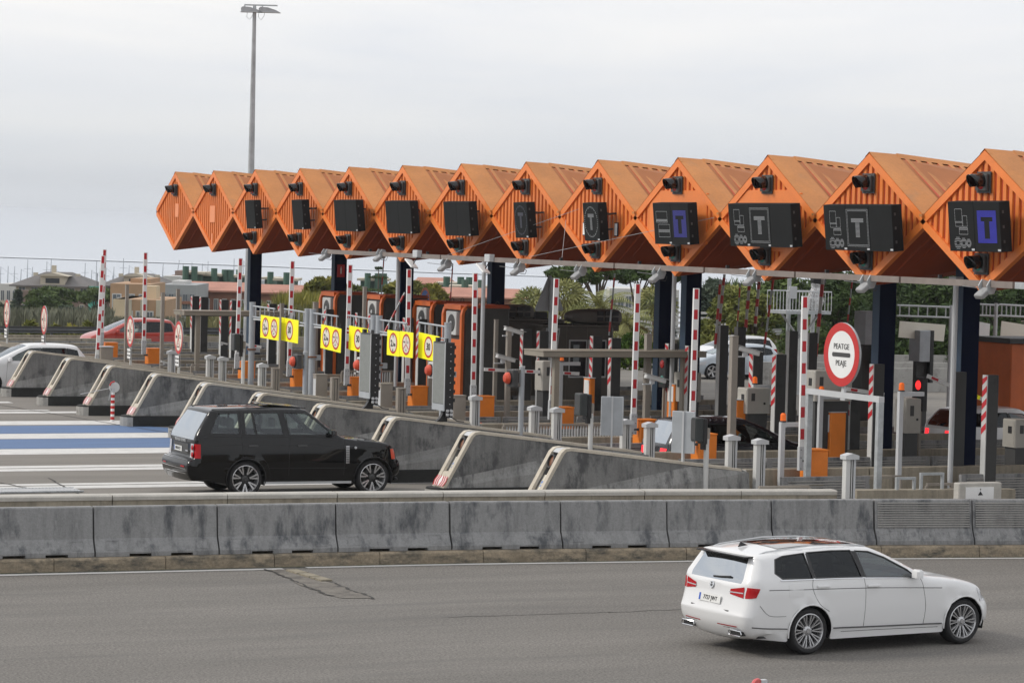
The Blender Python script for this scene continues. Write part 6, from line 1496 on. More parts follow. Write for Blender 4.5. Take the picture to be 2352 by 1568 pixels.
# ---- generic hatch / MPV / saloon shapes
def generic(name, label, paint, loc, rz, L0=-.75, Lf=3.3, H=1.48, wb=2.55, belt=.95, glass=None, lit=False, seats=True, Rw=.31, driver=False, mpv=0.0):
    g = glass or GLASS_D; k = H/1.48; fr = Lf
    sp = dict(wb=wb, R=Rw, arch=Rw+.045, rim=Rw-.08, belt=belt, tw=.2, floor=.25, sz=H/1.48, cab=(L0+.2, wb-.6), dash=wb-1.05, rk=.85, crown=.03, endcrown=2.2, glim=.86, driver=.36,
      width=[(.15,.82),(.35,.865),(.6,.875),(belt-.08,.86),(belt,.84),(H-.05,.62),(H+.1,.56)], plan=[(L0,.90),(L0+.35,.98),(.1,1),(wb,1),(wb+.35,.95),(Lf,.86)], bottom=lambda x: .20,
      sil=[('rearlow', .14, [(L0+.12,.22),(L0+.02,.30),(L0-.02,.5)]), ('tail', .2, [(L0-.02,.5),(L0+.0,.7),(L0+.05,belt+.02)]), ('rearglass', .12, [(L0+.05,belt+.02),(L0+.14,belt+.18*k),(L0+.36-mpv*.15,H-.10)]),
           ('roof', .09, [(L0+.36-mpv*.15,H-.10),(L0+.5,H-.045),(.4,H),(wb*.45,H-.01),(wb*.52+mpv*.2,H-.05)]), ('windshield', .10, [(wb*.52+mpv*.2,H-.05),(wb*.68+mpv*.2,H-.22),(wb*.90+mpv*.15,belt+.09),(wb*.94+mpv*.15,belt+.05)]),
           ('hood', .13, [(wb*.94+mpv*.15,belt+.05),(wb+.2,belt-.04),(wb+.5,belt-.16),(Lf-.14,.72)]), ('front', .24, [(Lf-.14,.72),(Lf-.03,.6),(Lf,.45),(Lf-.04,.28),(Lf-.14,.20)])],
      wins=[('side_window', [(L0+.36,belt+.07),(L0+.42,H-.19),(.02,H-.125),(.05,belt+.04)], g), ('side_window', [(.11,belt+.04),(.08,H-.12),(wb*.33,H-.115),(wb*.36,belt+.03)], g), ('side_window', [(wb*.36+.06,belt+.03),(wb*.33+.06,H-.115),(wb*.50,H-.14),(wb*.66+mpv*.1,H-.32),(wb*.80+mpv*.1,belt+.04)], GLASS_C)],
      seats=[(-.1,(-.36,.36)),(.75,(-.36,.36))] if seats else [])
    c = Car(name, label, sp, paint, g, GLASS_R, loc, rz)
    for x in (0, wb):
        for sd in (-1, 1): c.wheel(x, sd, 'five')
    tl = TAILLIT if lit else TAILRED
    c.patch([(L0+.08,.72),(L0+.30,.74),(L0+.32,.93),(L0+.10,.93)], tl, 'tail_light'); c.endpatch(.74, .92, .62, .99, tl, 'tail_light')
    c.pillar([(.02,H-.13),(.08,H-.125),(.11,belt+.045),(.05,belt+.045)]); c.pillar([(wb*.33,H-.12),(wb*.33+.06,H-.12),(wb*.36+.06,belt+.035),(wb*.36,belt+.035)])
    c.patch([(Lf-.42,.60),(Lf-.18,.56),(Lf-.22,.68),(Lf-.5,.76)], CLEARL, 'headlight'); c.endpatch(.56, .66, .66, .98, CLEARL, 'headlight', rear=False)
    c.line([(.07,belt+.03),(.06,.7),(.25,.55)], .0035); c.line([(wb*.36+.03,belt+.03),(wb*.36+.04,.3)], .0035); c.line([(wb*.8,belt),(wb*.82,.35)], .0035)
    handle(c, .2, belt-.12); handle(c, wb*.36+.22, belt-.13); c.mirror(wb*.78, belt+.06, paint); c.plate(L0-.03, .60, '8841 KLB')
    return c
hy = YI(0) + 2.9
hat = generic('white_hatchback', 'white rounded hatchback with its driver, half hidden behind the left wedges', CARWHITE, (onY(215, 860, hy-.9).x-.85, hy, 0), math.pi, L0=-.75, Lf=3.35, H=1.60, wb=2.65, belt=1.03)
red = generic('red_family_car', 'red family car with pale windscreen and driver behind the far left barriers', CARRED, (onY(420, 771, 114.2).x-.75, 115.2, .15), math.pi, L0=-.75, Lf=3.4, H=1.60, wb=2.65, belt=1.02)
dk = generic('dark_estate_car', 'dark grey car with red tail lights queuing behind the right sensor posts', CARDARK, (onY(1492, 1015, YI(8)+1.4).x+1.35, YI(8)+2.3, 0), 0, L0=-.78, Lf=3.55, H=1.60, wb=2.70, belt=1.0, lit=True)
dk2 = None
van = generic('dark_van', 'dark people carrier under the flat shelter beside the toll booth', CARDARK, (onY(1362, 860, YI(2)+1.3).x-.85, YI(2)+2.3, 0), math.pi, L0=-.8, Lf=3.5, H=1.90, wb=2.9, belt=1.12, mpv=1)
bmw = generic('white_saloon_car', 'white car with lit red tail light at the right edge under the canopy', CARWHITE, (onY(2163, 975, YI(7)+1.4).x+1.25, YI(7)+2.3, 0), 0, L0=-.78, Lf=3.4, H=1.50, wb=2.8, belt=.99, lit=True)
s1 = generic('silver_car', 'pale silver car, upper one of two on the far side lanes', CARWHITE, (onY(1800, 790, 108).x-.8, 109, 0), math.pi, L0=-.7, Lf=3.3, H=1.48)
s2 = generic('pale_blue_car', 'pale car, lower one of two on the far side lanes', mat('pale_blue_car_paint', (.42,.47,.52), rough=.3, var=0, coat=.6), (onY(1805, 812, 101).x-.8, 102, 0), math.pi, L0=-.7, Lf=3.3, H=1.42)

# ---- people
def person(name, label, loc, rz, shirt):
    t = thing(name, label, 'person', loc, rz)
    me = bpy.data.meshes.new('figure'); J = [(0,0,0),(0,0,.25),(0,0,.45),(.02,0,.55),(.04,0,.64),(.04,0,.72),(.1,.2,.43),(.3,.24,.25),(.5,.14,.33),(.1,-.2,.43),(.3,-.24,.25),(.5,-.14,.33),(.2,.1,0),(.48,.12,.02),(.2,-.1,0),(.48,-.12,.02)]
    E = [(0,1),(1,2),(2,3),(3,4),(4,5),(2,6),(6,7),(7,8),(2,9),(9,10),(10,11),(0,12),(12,13),(0,14),(14,15)]
    rad = [.15,.15,.13,.06,.095,.085,.06,.045,.035,.06,.045,.035,.085,.07,.085,.07]
    me.from_pydata(J, E, []); o = bpy.data.objects.new('figure_src', me); COL.objects.link(o)
    sk = o.modifiers.new('s', 'SKIN'); 
    for v, r in zip(me.skin_vertices[0].data, rad): v.radius = (r, r)
    me.skin_vertices[0].data[0].use_root = True
    o.modifiers.new('b', 'SUBSURF').levels = 2
    dg = bpy.context.evaluated_depsgraph_get(); dg.update(); m2 = bpy.data.meshes.new_from_object(o.evaluated_get(dg)); bpy.data.objects.remove(o)
    m2.materials.clear(); m2.materials.append(shirt); m2.materials.append(SKIN)
    for p_ in m2.polygons:
        c = p_.center; p_.use_smooth = True; p_.material_index = 1 if c.z > .53 or c.x > .42 and c.z > .2 else 0
    link('body', m2, t)
    mb = MB(); mb.lathe([(0,.115),(.06,.10),(.095,.05),(.10,-.01),(.09,-.05)], (.03,0,.70), (-.25,0,1), HAIR, 14); mb.build('hair', t, smooth=True)
    MB().cyl((.13,0,.665),(.155,0,.655),.018,.008,SKIN,6).build('nose', t)
    for sd in (-1,1): MB().cyl((.125,sd*.035,.70),(.135,sd*.035,.70),.011,.009,HAIR,6).build('eye', t); MB().cyl((.03,sd*.09,.68),(.03,sd*.105,.68),.025,.02,SKIN,8).build('ear', t)
    MB().box(.125,.137,-.022,.022,.612,.622,ORLENS).build('mouth', t)
def seat(car, x, y, z): return car.root.matrix_basis @ Vector((x, y, z))
bpy.context.view_layer.update()
q = seat(hat, .95, .36, .66); person('person', 'dark-haired driver in the white hatchback', q, math.pi, CLOTH)
q = seat(red, 1.0, .36, .66); person('person', 'driver in a pale shirt in the red family car', q, math.pi, CLOTH)
# ================================================================ BOOTHS UNDER THE CANOPY
GLASSBK = mat('dark_booth_window', (.012,.016,.02), rough=.08, var=0)
BOOTHP = mat('pale_patch', (.25,.28,.30), rough=.4, var=0)  # colour of the small pale patch on each booth pane
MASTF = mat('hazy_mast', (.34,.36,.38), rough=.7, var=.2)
BOOTHG = mat('booth_dark_grey', (.060,.058,.054), rough=.6, var=.12, vs=1.5)
BOOTHB = mat('booth_brown', (.085,.075,.062), rough=.6, var=.12, vs=1.5)
BOOTHO = mat('booth_orange', (.62,.13,.02), rough=.45, var=.1, vs=2)
BOOTHR = mat('booth_rust_edge', (.42,.075,.025), rough=.5, var=.1)
def orange_booth(px, py, i, pxr, lab, lo=0.0):
    p = onY(px, py, YI(i)+.75); q = onY(pxr, py+6, YI(i)-.75); L_ = q.x - p.x; h = p.z
    t = thing('toll_booth', lab, 'toll booth', (p.x, YI(i), 0), 0, 'orange-framed toll booths')
    MB().bbox(.12, L_, -.74, .74, 0, h-.04, BOOTHG, .06).build('booth_shell', t)
    MB().bbox(.10, L_+.02, -.76, .76, h-.10, h, BOOTHR, .05).build('roof_edge', t)
    def arch(y0, y1):
        mb = MB(); mb.prism([(0,.0),(0,h-.30),(.05,h-.12),(.16,h-.02),(.34,h),(.34,h-.06),(.20,h-.09),(.11,h-.2),(.09,h-.32),(.09,.0)], y0, y1, 'y', BOOTHO); return fixn(mb.mesh('front_arch'))
    link('front_arch', arch(.62,.76), t); link('front_arch', arch(-.76,-.62), t)
    MB().box(.02,.12,-.62,.62,0,h-1.05,BOOTHO).box(.02,.16,-.62,.62,h-.16,h-.02,BOOTHO).box(.25,.30,-.62,.62,h-1.05,h-.1,BOOTHR).build('front_panel', t)
    ac = MB().bbox(-.0,.24,-.34,.42,h-.92,h-.22,WHITEP2,.02).build('air_conditioner', t)
    mb = MB(); mb.lathe([(0,-.015),(.25,-.015),(.27,0)], (0,.0,h-.57), (1,0,0), DGREY, 20); mb.build('fan_grille', ac, smooth=True); mb = MB(); mb.lathe([(0,-.03),(.06,-.03),(.06,-.01)], (0,.0,h-.57), (1,0,0), LGREY, 12); mb.build('fan_hub', ac)
    for x in (.6, L_*.5, L_-.4): mb = MB(); mb.tube([(x-.05,-.70,h),(x-.05,-.70,h+.08),(x,-.70,h+.11),(x+.05,-.70,h+.08),(x+.05,-.70,h)], .012, BLACK, 5); mb.build('lifting_eye', t)
orange_booth(733, 667, 0, 868, 'leftmost orange toll booth with white air conditioner'); orange_booth(836, 674, 1, 985, 'second orange toll booth, behind the middle yellow signs')
orange_booth(948, 688, 2, 1090, 'third orange toll booth beside the no-parking disc'); orange_booth(1015, 696, 3, 1172, 'rightmost of the four orange toll booths with air conditioner')
# no-parking disc behind the third booth
p = onY(978, 690, YI(0)); t = thing('no_parking_sign', 'blue and red no-parking disc peeking above the third booth', 'road sign', (p.x, YI(0), p.z), 0)
mb = MB(); ring(mb, .36, .46, -.03, BOOTHO); mb.build('red_rim', t); mb = MB(); disc(mb, .36, -.03, PLATEB2); mb.build('blue_face', t)
mb = MB(); mb.add([(-.035,-.28,.20),(-.035,-.20,.28),(-.035,.28,-.20),(-.035,.20,-.28)], [(0,1,2,3)], BOOTHO); mb.build('red_bar', t); MB().box(0,.05,-.03,.03,-p.z,.3,GALV).build('post_shaft', t)
# brown booth in the middle
for (px, py, i, pxr, lab, wn_) in [(1118, 728, 2, 1300, 'brown toll booth left part with rounded roof unit', 0), (1200, 741, 3, 1412, 'brown toll booth with two windows above the shelter', 2)]:
    p = onY(px, py, YI(i)+.75); q = onY(pxr, py, YI(i)-.75); L_ = q.x-p.x; h = p.z
    t = thing('toll_booth', lab, 'toll booth', (p.x, YI(i), 0), 0, 'brown toll booths')
    MB().bbox(.0, L_, -.74, .74, 0, h, BOOTHB, .08).build('booth_shell', t); MB().box(-.02, L_+.02, -.77, .77, h-.05, h+.0, TAUPE_D).build('roof_edge', t)
    for x in (L_*.33, L_*.62): MB().box(x-.01, x+.01, -.746, -.739, 0, h-.06, TAUPE_D).build('panel_joint', t)
    for k in range(wn_):
        x = L_*.38 + k*L_*.27; f = MB().box(x-.04, x+L_*.22+.04, -.765, -.74, h-1.6, h-.45, LGREY).build('window', t); MB().box(x, x+L_*.22, -.772, -.765, h-1.55, h-.49, GLASSBK).build('pane', f); MB().box(x+.1, x+.3, -.777, -.772, h-1.2, h-.6, BOOTHP).build('pale_pane_patch', f)
    if wn_: f = MB().prism([(.10,h-.10),(.55,h-.10),(.42,h-1.3),(.0,h-1.3)], -.78, -.74, 'y', LGREY).build('window', t); MB().prism([(.13,h-.17),(.50,h-.17),(.38,h-1.25),(.04,h-1.25)], -.79, -.78, 'y', GLASSBK).build('pane', f)
    for x in (.3, 1.0, 1.8, 2.6): MB().box(x-.02,x+.02,-.70,-.66,h,h+.05,BLACK).build('lifting_eye', t)
GL = None
def acpod(px, py, i, L_, lab):
    p = onY(px, py, YI(i)); t = thing('roof_unit', lab, 'air conditioner', (p.x, YI(i), p.z), 0, 'rounded roof units on the brown booths')
    vs = []; fs = []; n = 12; st = [(0,.06,.1),(.12,.16,.3),(.4,.25,.42),(.8,.28,.46),(L_-.1,.28,.46),(L_,.22,.40)]
    for x, hh, ww in st:
        for k in range(n):
            a = 2*math.pi*k/n; c, s_ = math.cos(a), math.sin(a); vs.append((x, ww*math.copysign(abs(c)**.6, c), .28*0 + hh*math.copysign(abs(s_)**.6, s_)*.9))
    for i_ in range(len(st)-1):
        for k in range(n): fs.append((i_*n+k, i_*n+(k+1)%n, (i_+1)*n+(k+1)%n, (i_+1)*n+k))
    fs += [tuple(range(n)), tuple((len(st)-1)*n+k for k in range(n))]
    mb = MB(); mb.add(vs, fs, TAUPE_D); o = mb.build('unit_shell', t, smooth=True); fixn(o.data)
    for k in range(3):
        for z in (-.12, .06): MB().box(L_*.5+k*.26, L_*.5+k*.26+.2, -.475, -.45, z, z+.13, BLACK).build('vent_grille', t)
    MB().box(.3, L_-.05, -.3, .3, -.42, -.2, BOOTHB).build('unit_base', t)
acpod(1100, 716, 2, 1.75, 'brown rounded roof unit half behind the fourth navy column'); acpod(1298, 727, 3, 1.75, 'brown rounded roof unit on the right booth roof')
for px in (1192, 1240):
    p = onY(px, 724, YI(2)+.3); t = thing('roof_box', 'small dark box on the booth roof, %s of the pair' % ('left' if px == 1192 else 'right'), 'box', (p.x, YI(2)+.3, p.z), 0, 'small dark boxes on the booth roof'); MB().bbox(-.2,.2,-.15,.15,-.42,.12,DGREY2,.01).build('box_body', t)
# right orange booth
p = onY(2246, 781, YI(6)+.9); t = thing('toll_booth', 'orange toll booth with dark doorway at the right edge', 'toll booth', (p.x, YI(6)+.9, 0)); h = p.z
MB().bbox(0,4.5,-1.6,.0,0,h-.02,BOOTHO,.03).build('booth_shell', t); MB().box(-.15,4.6,-1.75,.1,h-.02,h+.12,DGREY).build('roof_slab', t)
MB().box(.72,1.9,-1.615,-1.60,.2,h-.85,BLACK).build('doorway', t); MB().box(.62,.72,-1.63,-1.6,.2,h-.6,BOOTHR).box(1.9,2.05,-1.63,-1.6,.2,h-.1,BOOTHO).box(.55,2.0,-1.62,-1.6,h-.7,h-.1,BOOTHR).build('door_frame', t)
MB().box(2.05,4.5,-1.64,-1.6,.2,h-.1,BOOTHG).build('side_panel', t); f = MB().box(-.012,-.0,-.65,-.35,h-1.75,h-1.25,CREAM).build('notice', t); MB().box(-.016,-.012,-.62,-.38,h-1.73,h-1.5,YEL).box(-.016,-.012,-.58,-.42,h-1.44,h-1.30,BLACK).build('notice_print', f)
MB().box(-.02,-.0,-1.2,-.8,h-2.3,h-1.95,DGREY).build('meter_box', t)
# blank white hanging banners behind with their rails
for (x0, y0, x1, y1, i, lab) in [(2066,737,2170,784,4,'blank white hanging banner between the two right navy columns'),(2230,735,2272,782,5,'torn white banner right of the last navy column'),(2300,737,2352,784,5,'blank cream banner at the right edge')]:
    a_, b_ = onY(x0, y0, YI(i)), onY(x1, y1, YI(i)); t = thing('blank_banner', lab, 'banner', (a_.x, YI(i), a_.z), 0, 'blank white banners at the right')
    L_ = b_.x - a_.x; hh = a_.z - b_.z; MB().prism([(0,0),(L_,-.1),(L_*.97,-hh),(-.03,-hh+.12)], -.02, .0, 'y', CREAM if x0 != 2230 else WHITEP).build('banner_sheet', t)
    MB().cyl((-.1,0,.48),(L_+.3,0,.44),.03,.03,LGREY,7).build('rail', t); MB().cyl((-.1,0,.16),(L_+.3,0,.12),.03,.03,LGREY,7).build('rail', t)
    for k in range(6): MB().cyl((L_*k/5,0,.14),(L_*k/5,0,.47),.02,.02,LGREY,6).build('rung', t)
    MB().cyl((L_+.2,0,-a_.z),(L_+.2,0,.5),.06,.06,LGREY,8).build('pole_shaft', t)
for (px, py, i, lab) in [(1982,714,5,'grey lane sign box on a dark pillar right of the round sign'),(2107,758,4,'grey lane sign box behind the white banner')]:
    p = onY(px, py, YI(i)); t = thing('lane_sign', lab, 'sign box', (p.x, YI(i), p.z), 0, 'grey lane sign boxes'); MB().bbox(-.1,.3,-.3,.3,-.95,0,GREYP,.02).build('box_body', t); MB().box(.3,.42,-.3,.3,-1.6,.0,BLACK).build('box_side', t); MB().box(-.05,.35,-.1,.1,-p.z,-.95,DGREY2).build('pillar_body', t)

# ---- thin striped gate arms hanging in the background
def thinarm(tp, bt, i, lab, r=.022, stripes=True, m=None):
    a_, b_ = onY(*tp, YI(i)), onY(*bt, YI(i)); t = thing('thin_gate_bar', lab, 'gate bar', tuple(b_), 0, 'thin striped gate bars in the background')
    d = a_ - b_; MB().cyl((0,0,0), d, r, r, m or GALV, 7).build('bar_shaft', t)
    if stripes:
        for (u0, u1) in ((.06,.22),(.42,.58),(.78,.93)): MB().cyl(d*u0, d*u1, r*1.15, r*1.15, REDS, 7).build('red_sleeve', t)
for tp, bt, i, lab, r_ in [((882,590),(874,700),0,'thin striped bar crossing the first yellow signs from above',.02),((1040,605),(1030,760),1,'thin striped bar before the second air conditioner',.02),((930,672),(880,770),2,'slanting thin red-white bar before the second booth',.03),
    ((1412,628),(1399,770),4,'thin grey bar right of the palms',.025),((1655,642),(1642,800),5,'thin striped bar right of the pair of navy columns',.035),((1700,650),(1690,800),4,'second thin striped bar right of the navy pair',.022),((1778,628),(1755,800),5,'thin striped bar before the olive trees',.03),
    ((1890,640),(1872,830),5,'tall striped bar right of the steel platform',.05),((1722,640),(1712,760),4,'thick striped bar before the olive trees',.045),((1664,630),(1652,745),4,'striped bar behind the far dark pillar',.04),((1958,640),(1946,745),5,'thin pale bar above the round sign',.022),((1744,640),(1734,750),4,'short striped bar left of the platform',.045)]:
    thinarm(tp, bt, i, lab, r_, True, WHITEP2 if r_ > .03 else GALV)
# steel platform on one leg
p = onY(1785, 668, YI(0)); q = onY(1888, 668, YI(0)); b_ = onY(1785, 712, YI(0)); t = thing('steel_platform', 'galvanised steel viewing platform with railings among the trees', 'platform', (p.x, YI(0), b_.z)); L_ = q.x-p.x; hh = p.z-b_.z
MB().box(0,L_,-.7,.7,-.12,0,GALV).build('deck', t)
for y in (-.7,.7):
    MB().cyl((0,y,hh),(L_,y,hh),.025,.025,LGREY,6).build('top_rail', t)
    for k in range(15): MB().cyl((L_*k/14,y,0),(L_*k/14,y,hh),.014,.014,LGREY,5).build('baluster', t)
MB().box(L_*.55-.1,L_*.55+.1,-.1,.1,-b_.z,hh*.0,GALV).build('leg', t); MB().cyl((L_*.1,0,-.1),(L_*.5,0,-1.0),.05,.05,LGREY,6).build('brace', t); MB().cyl((L_*.95,0,-.1),(L_*.6,0,-1.0),.05,.05,LGREY,6).build('brace', t)
MB().bbox(.08,.42,-.75,-.70,.45,.9,LGREY,.01).build('junction_box', t)
FOIL = mat('crumpled_foil', (.5,.5,.5), rough=.25, metal=.8, var=.4, vs=9, bump=1.0, bs=14)
mb = MB(); mb.lathe([(.28,0),(.34,.4),(.22,.8),(.26,1.0)], (L_*.82,0,0), (.15,0,1), FOIL, 9); mb.lathe([(.26,1.0),(.3,1.1),(.28,1.4),(.0,1.45)], (L_*.82,0,0), (.15,0,1), BLACK, 9); mb.build('wrapped_lamp', t, smooth=True)
for px, py0, i, lab in ((1812, 600, 0, 'grey street pole left of the steel platform'), (1868, 600, 0, 'grey street pole through the steel platform')):
    a_ = onY(px, 690, YI(i)+1.2); t = thing('steel_pole', lab, 'pole', (a_.x, YI(i)+1.2, 0), 0, 'grey street poles at the platform'); MB().cyl((0,0,0),(0,0,6.4),.085,.075,GALV,10).build('pole_shaft', t, smooth=True)

# ---- tall light mast
base = onY(569, 765, 112.0); top = onY(588, 26, 112.0)
t = thing('light_mast', 'very tall grey lighting mast with two floodlights above the canopy', 'light mast', (base.x, 112.0, 0)); h = top.z
MASTM = mat('mast_galvanised', (.36,.37,.38), rough=.55, metal=.2, var=.25, vs=1.2, fine=.1, fs=8)
n = 8; mb = MB(); mb.tube([(0,0,h*k/n) for k in range(n+1)], [lerp(.20,.075,k/n) for k in range(n+1)], MASTM, 16); mb.build('mast_shaft', t, smooth=True)
hd = bpy.data.objects.new('lamp_head', None); COL.objects.link(hd); hd.parent = t; hd.location = (0,0,h); hd.rotation_euler = (0, 0, R(-24))
MB().box(-.42,.95,-.05,.05,.22,.27,GALV).cyl((0,0,-.05),(0,0,.24),.09,.06,GALV,10).build('cross_arm', hd)
def flood(cx):
    f = MB(); f.M = Matrix.Translation((cx,0,0)); st = [(-.42,.02,.03),(-.40,.16,.16),(-.1,.18,.18),(.25,.10,.16),(.42,.0,.12)]
    f.prism([(-.42,-.04),(-.44,.10),(-.36,.17),(-.05,.15),(.30,.04),(.44,-.04)], -.17, .17, 'y', GREYP); f.box(-.46,.46,-.19,.19,-.06,-.04,LGREY); f.box(-.3,-.28,-.18,.18,.1,.24,GALV); o = f.build('floodlight_head', hd); return o
flood(-.12); flood(.62)
for cx in (-.2, .28): mb = MB(); mb.tube([(cx-.1,0,-.06),(cx-.12,0,-.25),(cx,.0,-.36),(cx+.12,0,-.2),(cx+.14,0,-.06)], .008, DGREY, 5); mb.build('cable_loop', hd, smooth=True)

# ---- guardrails and far kerbs
def rail_line(x0, x1, y, z, lab, m=GALV):
    t = thing('guard_rail', lab, 'guard rail', ((x0+x1)/2, y, 0)); Lh = (x1-x0)/2
    MB().prism([(-.04,z-.30),(.0,z-.26),(-.04,z-.16),(.0,z-.1),(-.04,z),(.02,z),(.02,z-.30)], -Lh, Lh, 'x', m).build('rail', t)
    for k in range(int(Lh)): MB().box(-Lh+k*2,-Lh+k*2+.1,.02,.12,0,z-.05,m).build('rail_post', t)
rail_line(20, 60, 121.5, 1.15, 'long dark guard rail at the far left edge of the plaza', mat('dark_guard_rail', (.09,.095,.10), rough=.5, metal=.3)); rail_line(60.5, 110, 121.5, 1.35, 'long pale tubular guard rail in the far right background', LGREY)
t = thing('boundary_wall', 'beige concrete boundary wall behind the far lanes', 'wall', (62, 119.5, 0)); MB().prism([(-.15,0),(-.1,.85),(.1,.85),(.15,0)], -44, 44, 'x', BEIGE).build('wall_body', t)
for j, (x0, y, z) in enumerate([(58, 93, .9), (60, 97.5, .9), (64, 104, .9)]):
    t = thing('boundary_wall', 'pale low concrete wall, %s of three, behind the right-hand lanes' % ['nearest','middle','farthest'][j], 'wall', (x0+16, y, 0)); MB().prism([(-.15,0),(-.1,z),(.1,z),(.15,0)], -20, 20, 'x', CONC_L).build('wall_body', t)

# ================================================================ VEGETATION
def leafmat(name, c1, c2, tr=.25):
    m = bpy.data.materials.new(name); m.use_nodes = True; t = m.node_tree; N = t.nodes.new; L = t.links.new; p = t.nodes['Principled BSDF']
    g = N('ShaderNodeNewGeometry'); n = N('ShaderNodeTexNoise'); n.inputs['Scale'].default_value = .9; n.inputs['Detail'].default_value = 6; L(g.outputs['Position'], n.inputs[0])
    oi = N('ShaderNodeAttribute'); r = N('ShaderNodeMapRange'); r.inputs[1].default_value = .35; r.inputs[2].default_value = .65; L(n.outputs[0], r.inputs[0])
    mx = N('ShaderNodeMixRGB'); mx.inputs[1].default_value = (*c1, 1); mx.inputs[2].default_value = (*c2, 1); L(r.outputs[0], mx.inputs[0]); L(mx.outputs[0], p.inputs['Base Color'])
    p.inputs['Roughness'].default_value = .75; p.inputs['Specular IOR Level'].default_value = .2
    MATS[name] = m; return m
L_OLIVE = leafmat('olive_green_leaves', (.11,.135,.035), (.27,.27,.075)); L_DARK = leafmat('dark_pine_needles', (.028,.050,.018), (.075,.115,.032)); L_MID = leafmat('mid_green_leaves', (.050,.080,.030), (.12,.165,.05))
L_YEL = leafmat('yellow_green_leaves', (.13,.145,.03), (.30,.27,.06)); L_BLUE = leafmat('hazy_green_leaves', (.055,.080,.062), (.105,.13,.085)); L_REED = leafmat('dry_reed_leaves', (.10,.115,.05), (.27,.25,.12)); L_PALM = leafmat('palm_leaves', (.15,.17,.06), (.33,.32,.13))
L_BRIGHT = leafmat('bright_shrub_leaves', (.05,.10,.015), (.13,.20,.03)); L_RUSTY = leafmat('rusty_shrub_leaves', (.12,.07,.025), (.22,.15,.05)); L_GREY = leafmat('greyish_reeds', (.12,.13,.095), (.20,.20,.14))
BARK = mat('bark', (.11,.085,.065), rough=.95, var=.3, vs=3, bump=.5, bs=20); BARKP = mat('palm_bark', (.16,.11,.06), rough=.95, var=.3, vs=6)
rnd = random.Random(11)
def leaf_cloud(mb, c, r, n, s, m, flat=1.0):
    # n leaf quads on and inside an ellipsoid clump
    for _ in range(n):
        while True:
            d = Vector((rnd.uniform(-1,1), rnd.uniform(-1,1), rnd.uniform(-1,1)))
            if .05 < d.length < 1: break
        d = d.normalized() * (rnd.random() ** .35)
        p = Vector(c) + Vector((d.x*r[0], d.y*r[1], d.z*r[2])); sz = s*rnd.uniform(.6, 1.35)
        a = Vector((rnd.gauss(0,1), rnd.gauss(0,1), rnd.gauss(0,.7)*flat)).normalized(); b = a.cross(Vector((rnd.gauss(0,1), rnd.gauss(0,1), rnd.gauss(0,1)))).normalized()
        mb.add([p - a*sz - b*sz*.28, p + b*sz*.25 - a*sz*.1, p + a*sz, p - b*sz*.30 + a*sz*.15], [(0,1,2,3)], m)
def tree(name, label, base, H, wr, lm, group, kind='round', nclump=26, nleaf=90, ls=.20, trunk=.16, lean=0.0):
    t = thing(name, label, 'tree', tuple(base), 0, group); mb = MB(); tk = MB()
    topz = H*(.78 if kind != 'umbrella' else .86)
    tp = [(lean*topz*k/5 + rnd.uniform(-.1,.1)*(k>0), rnd.uniform(-.1,.1)*(k>0), topz*k/5) for k in range(6)]
    tk.tube(tp, [trunk*lerp(1,.4,k/5) for k in range(6)], BARK, 8)
    for k in range(nclump):
        if kind == 'round': a = rnd.uniform(0, 6.28); e = rnd.uniform(-.6, 1.0); rr = math.sqrt(max(.05, 1-e*e))*rnd.uniform(.45, .95); c = (lean*H+wr*rr*math.cos(a), wr*rr*math.sin(a), H*.60 + e*H*.34); r = wr*rnd.uniform(.22,.36); rz = r*.8
        elif kind == 'umbrella': a = rnd.uniform(0, 6.28); rr = math.sqrt(rnd.random()); c = (lean*H+wr*rr*math.cos(a), wr*rr*math.sin(a), H*.90 + H*.10*(1-rr*rr) + rnd.uniform(-.3,.2)); r = wr*rnd.uniform(.22,.34); rz = r*.5
        elif kind == 'cone': u = rnd.random(); a = rnd.uniform(0, 6.28); rr = wr*(1-u)*rnd.uniform(.3,1); c = (rr*math.cos(a), rr*math.sin(a), H*(.12+.84*u)); r = wr*(.32*(1-u)+.08); rz = r*.7
        else: a = rnd.uniform(0, 6.28); rr = rnd.uniform(0,1)**.6; c = (wr*rr*math.cos(a), wr*rr*math.sin(a), H*rnd.uniform(.12,.85)*(1-.3*rr)); r = wr*rnd.uniform(.25,.4); rz = r*.9
        leaf_cloud(mb, c, (r, r, rz), nleaf, ls, lm)
        if kind in ('round','umbrella') and k < 9:
            j = tp[3 if kind == 'umbrella' else 2]; tk.tube([j, tuple(lerp(j[q], c[q], .55) + (.12 if q == 2 else 0) for q in range(3)), c], [trunk*.42, trunk*.28, trunk*.12], BARK, 6)
    tk.build('trunk', t, smooth=True); mb.build('crown', t); return t
def gbase(px, py, D, z=None):
    p = atD(px, py, D); return Vector((p.x, p.y, terr(p.x, p.y)-.2 if z is None else z)), p.z
def tr(name, label, px, ptop, wpx, D, lm, group, **k):
    if group == FG: ptop += 14
    b_, zt = gbase(px, ptop, D); s_ = 6500/D
    return tree(name, label, b_, zt - b_.z, wpx/s_/2, lm, group, **k)
FG = 'far trees left of the canopy'
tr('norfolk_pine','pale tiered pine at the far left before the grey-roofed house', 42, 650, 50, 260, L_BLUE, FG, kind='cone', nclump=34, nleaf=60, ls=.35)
tr('dark_tree','broad dark tree below the left grey-roofed house', 110, 668, 100, 240, L_MID, FG, nclump=34, nleaf=110, ls=.38); tr('stone_pine','green flat-topped pine under the left grey-roofed house', 120, 655, 100, 260, L_MID, FG, kind='umbrella', nclump=26, nleaf=90, ls=.35)
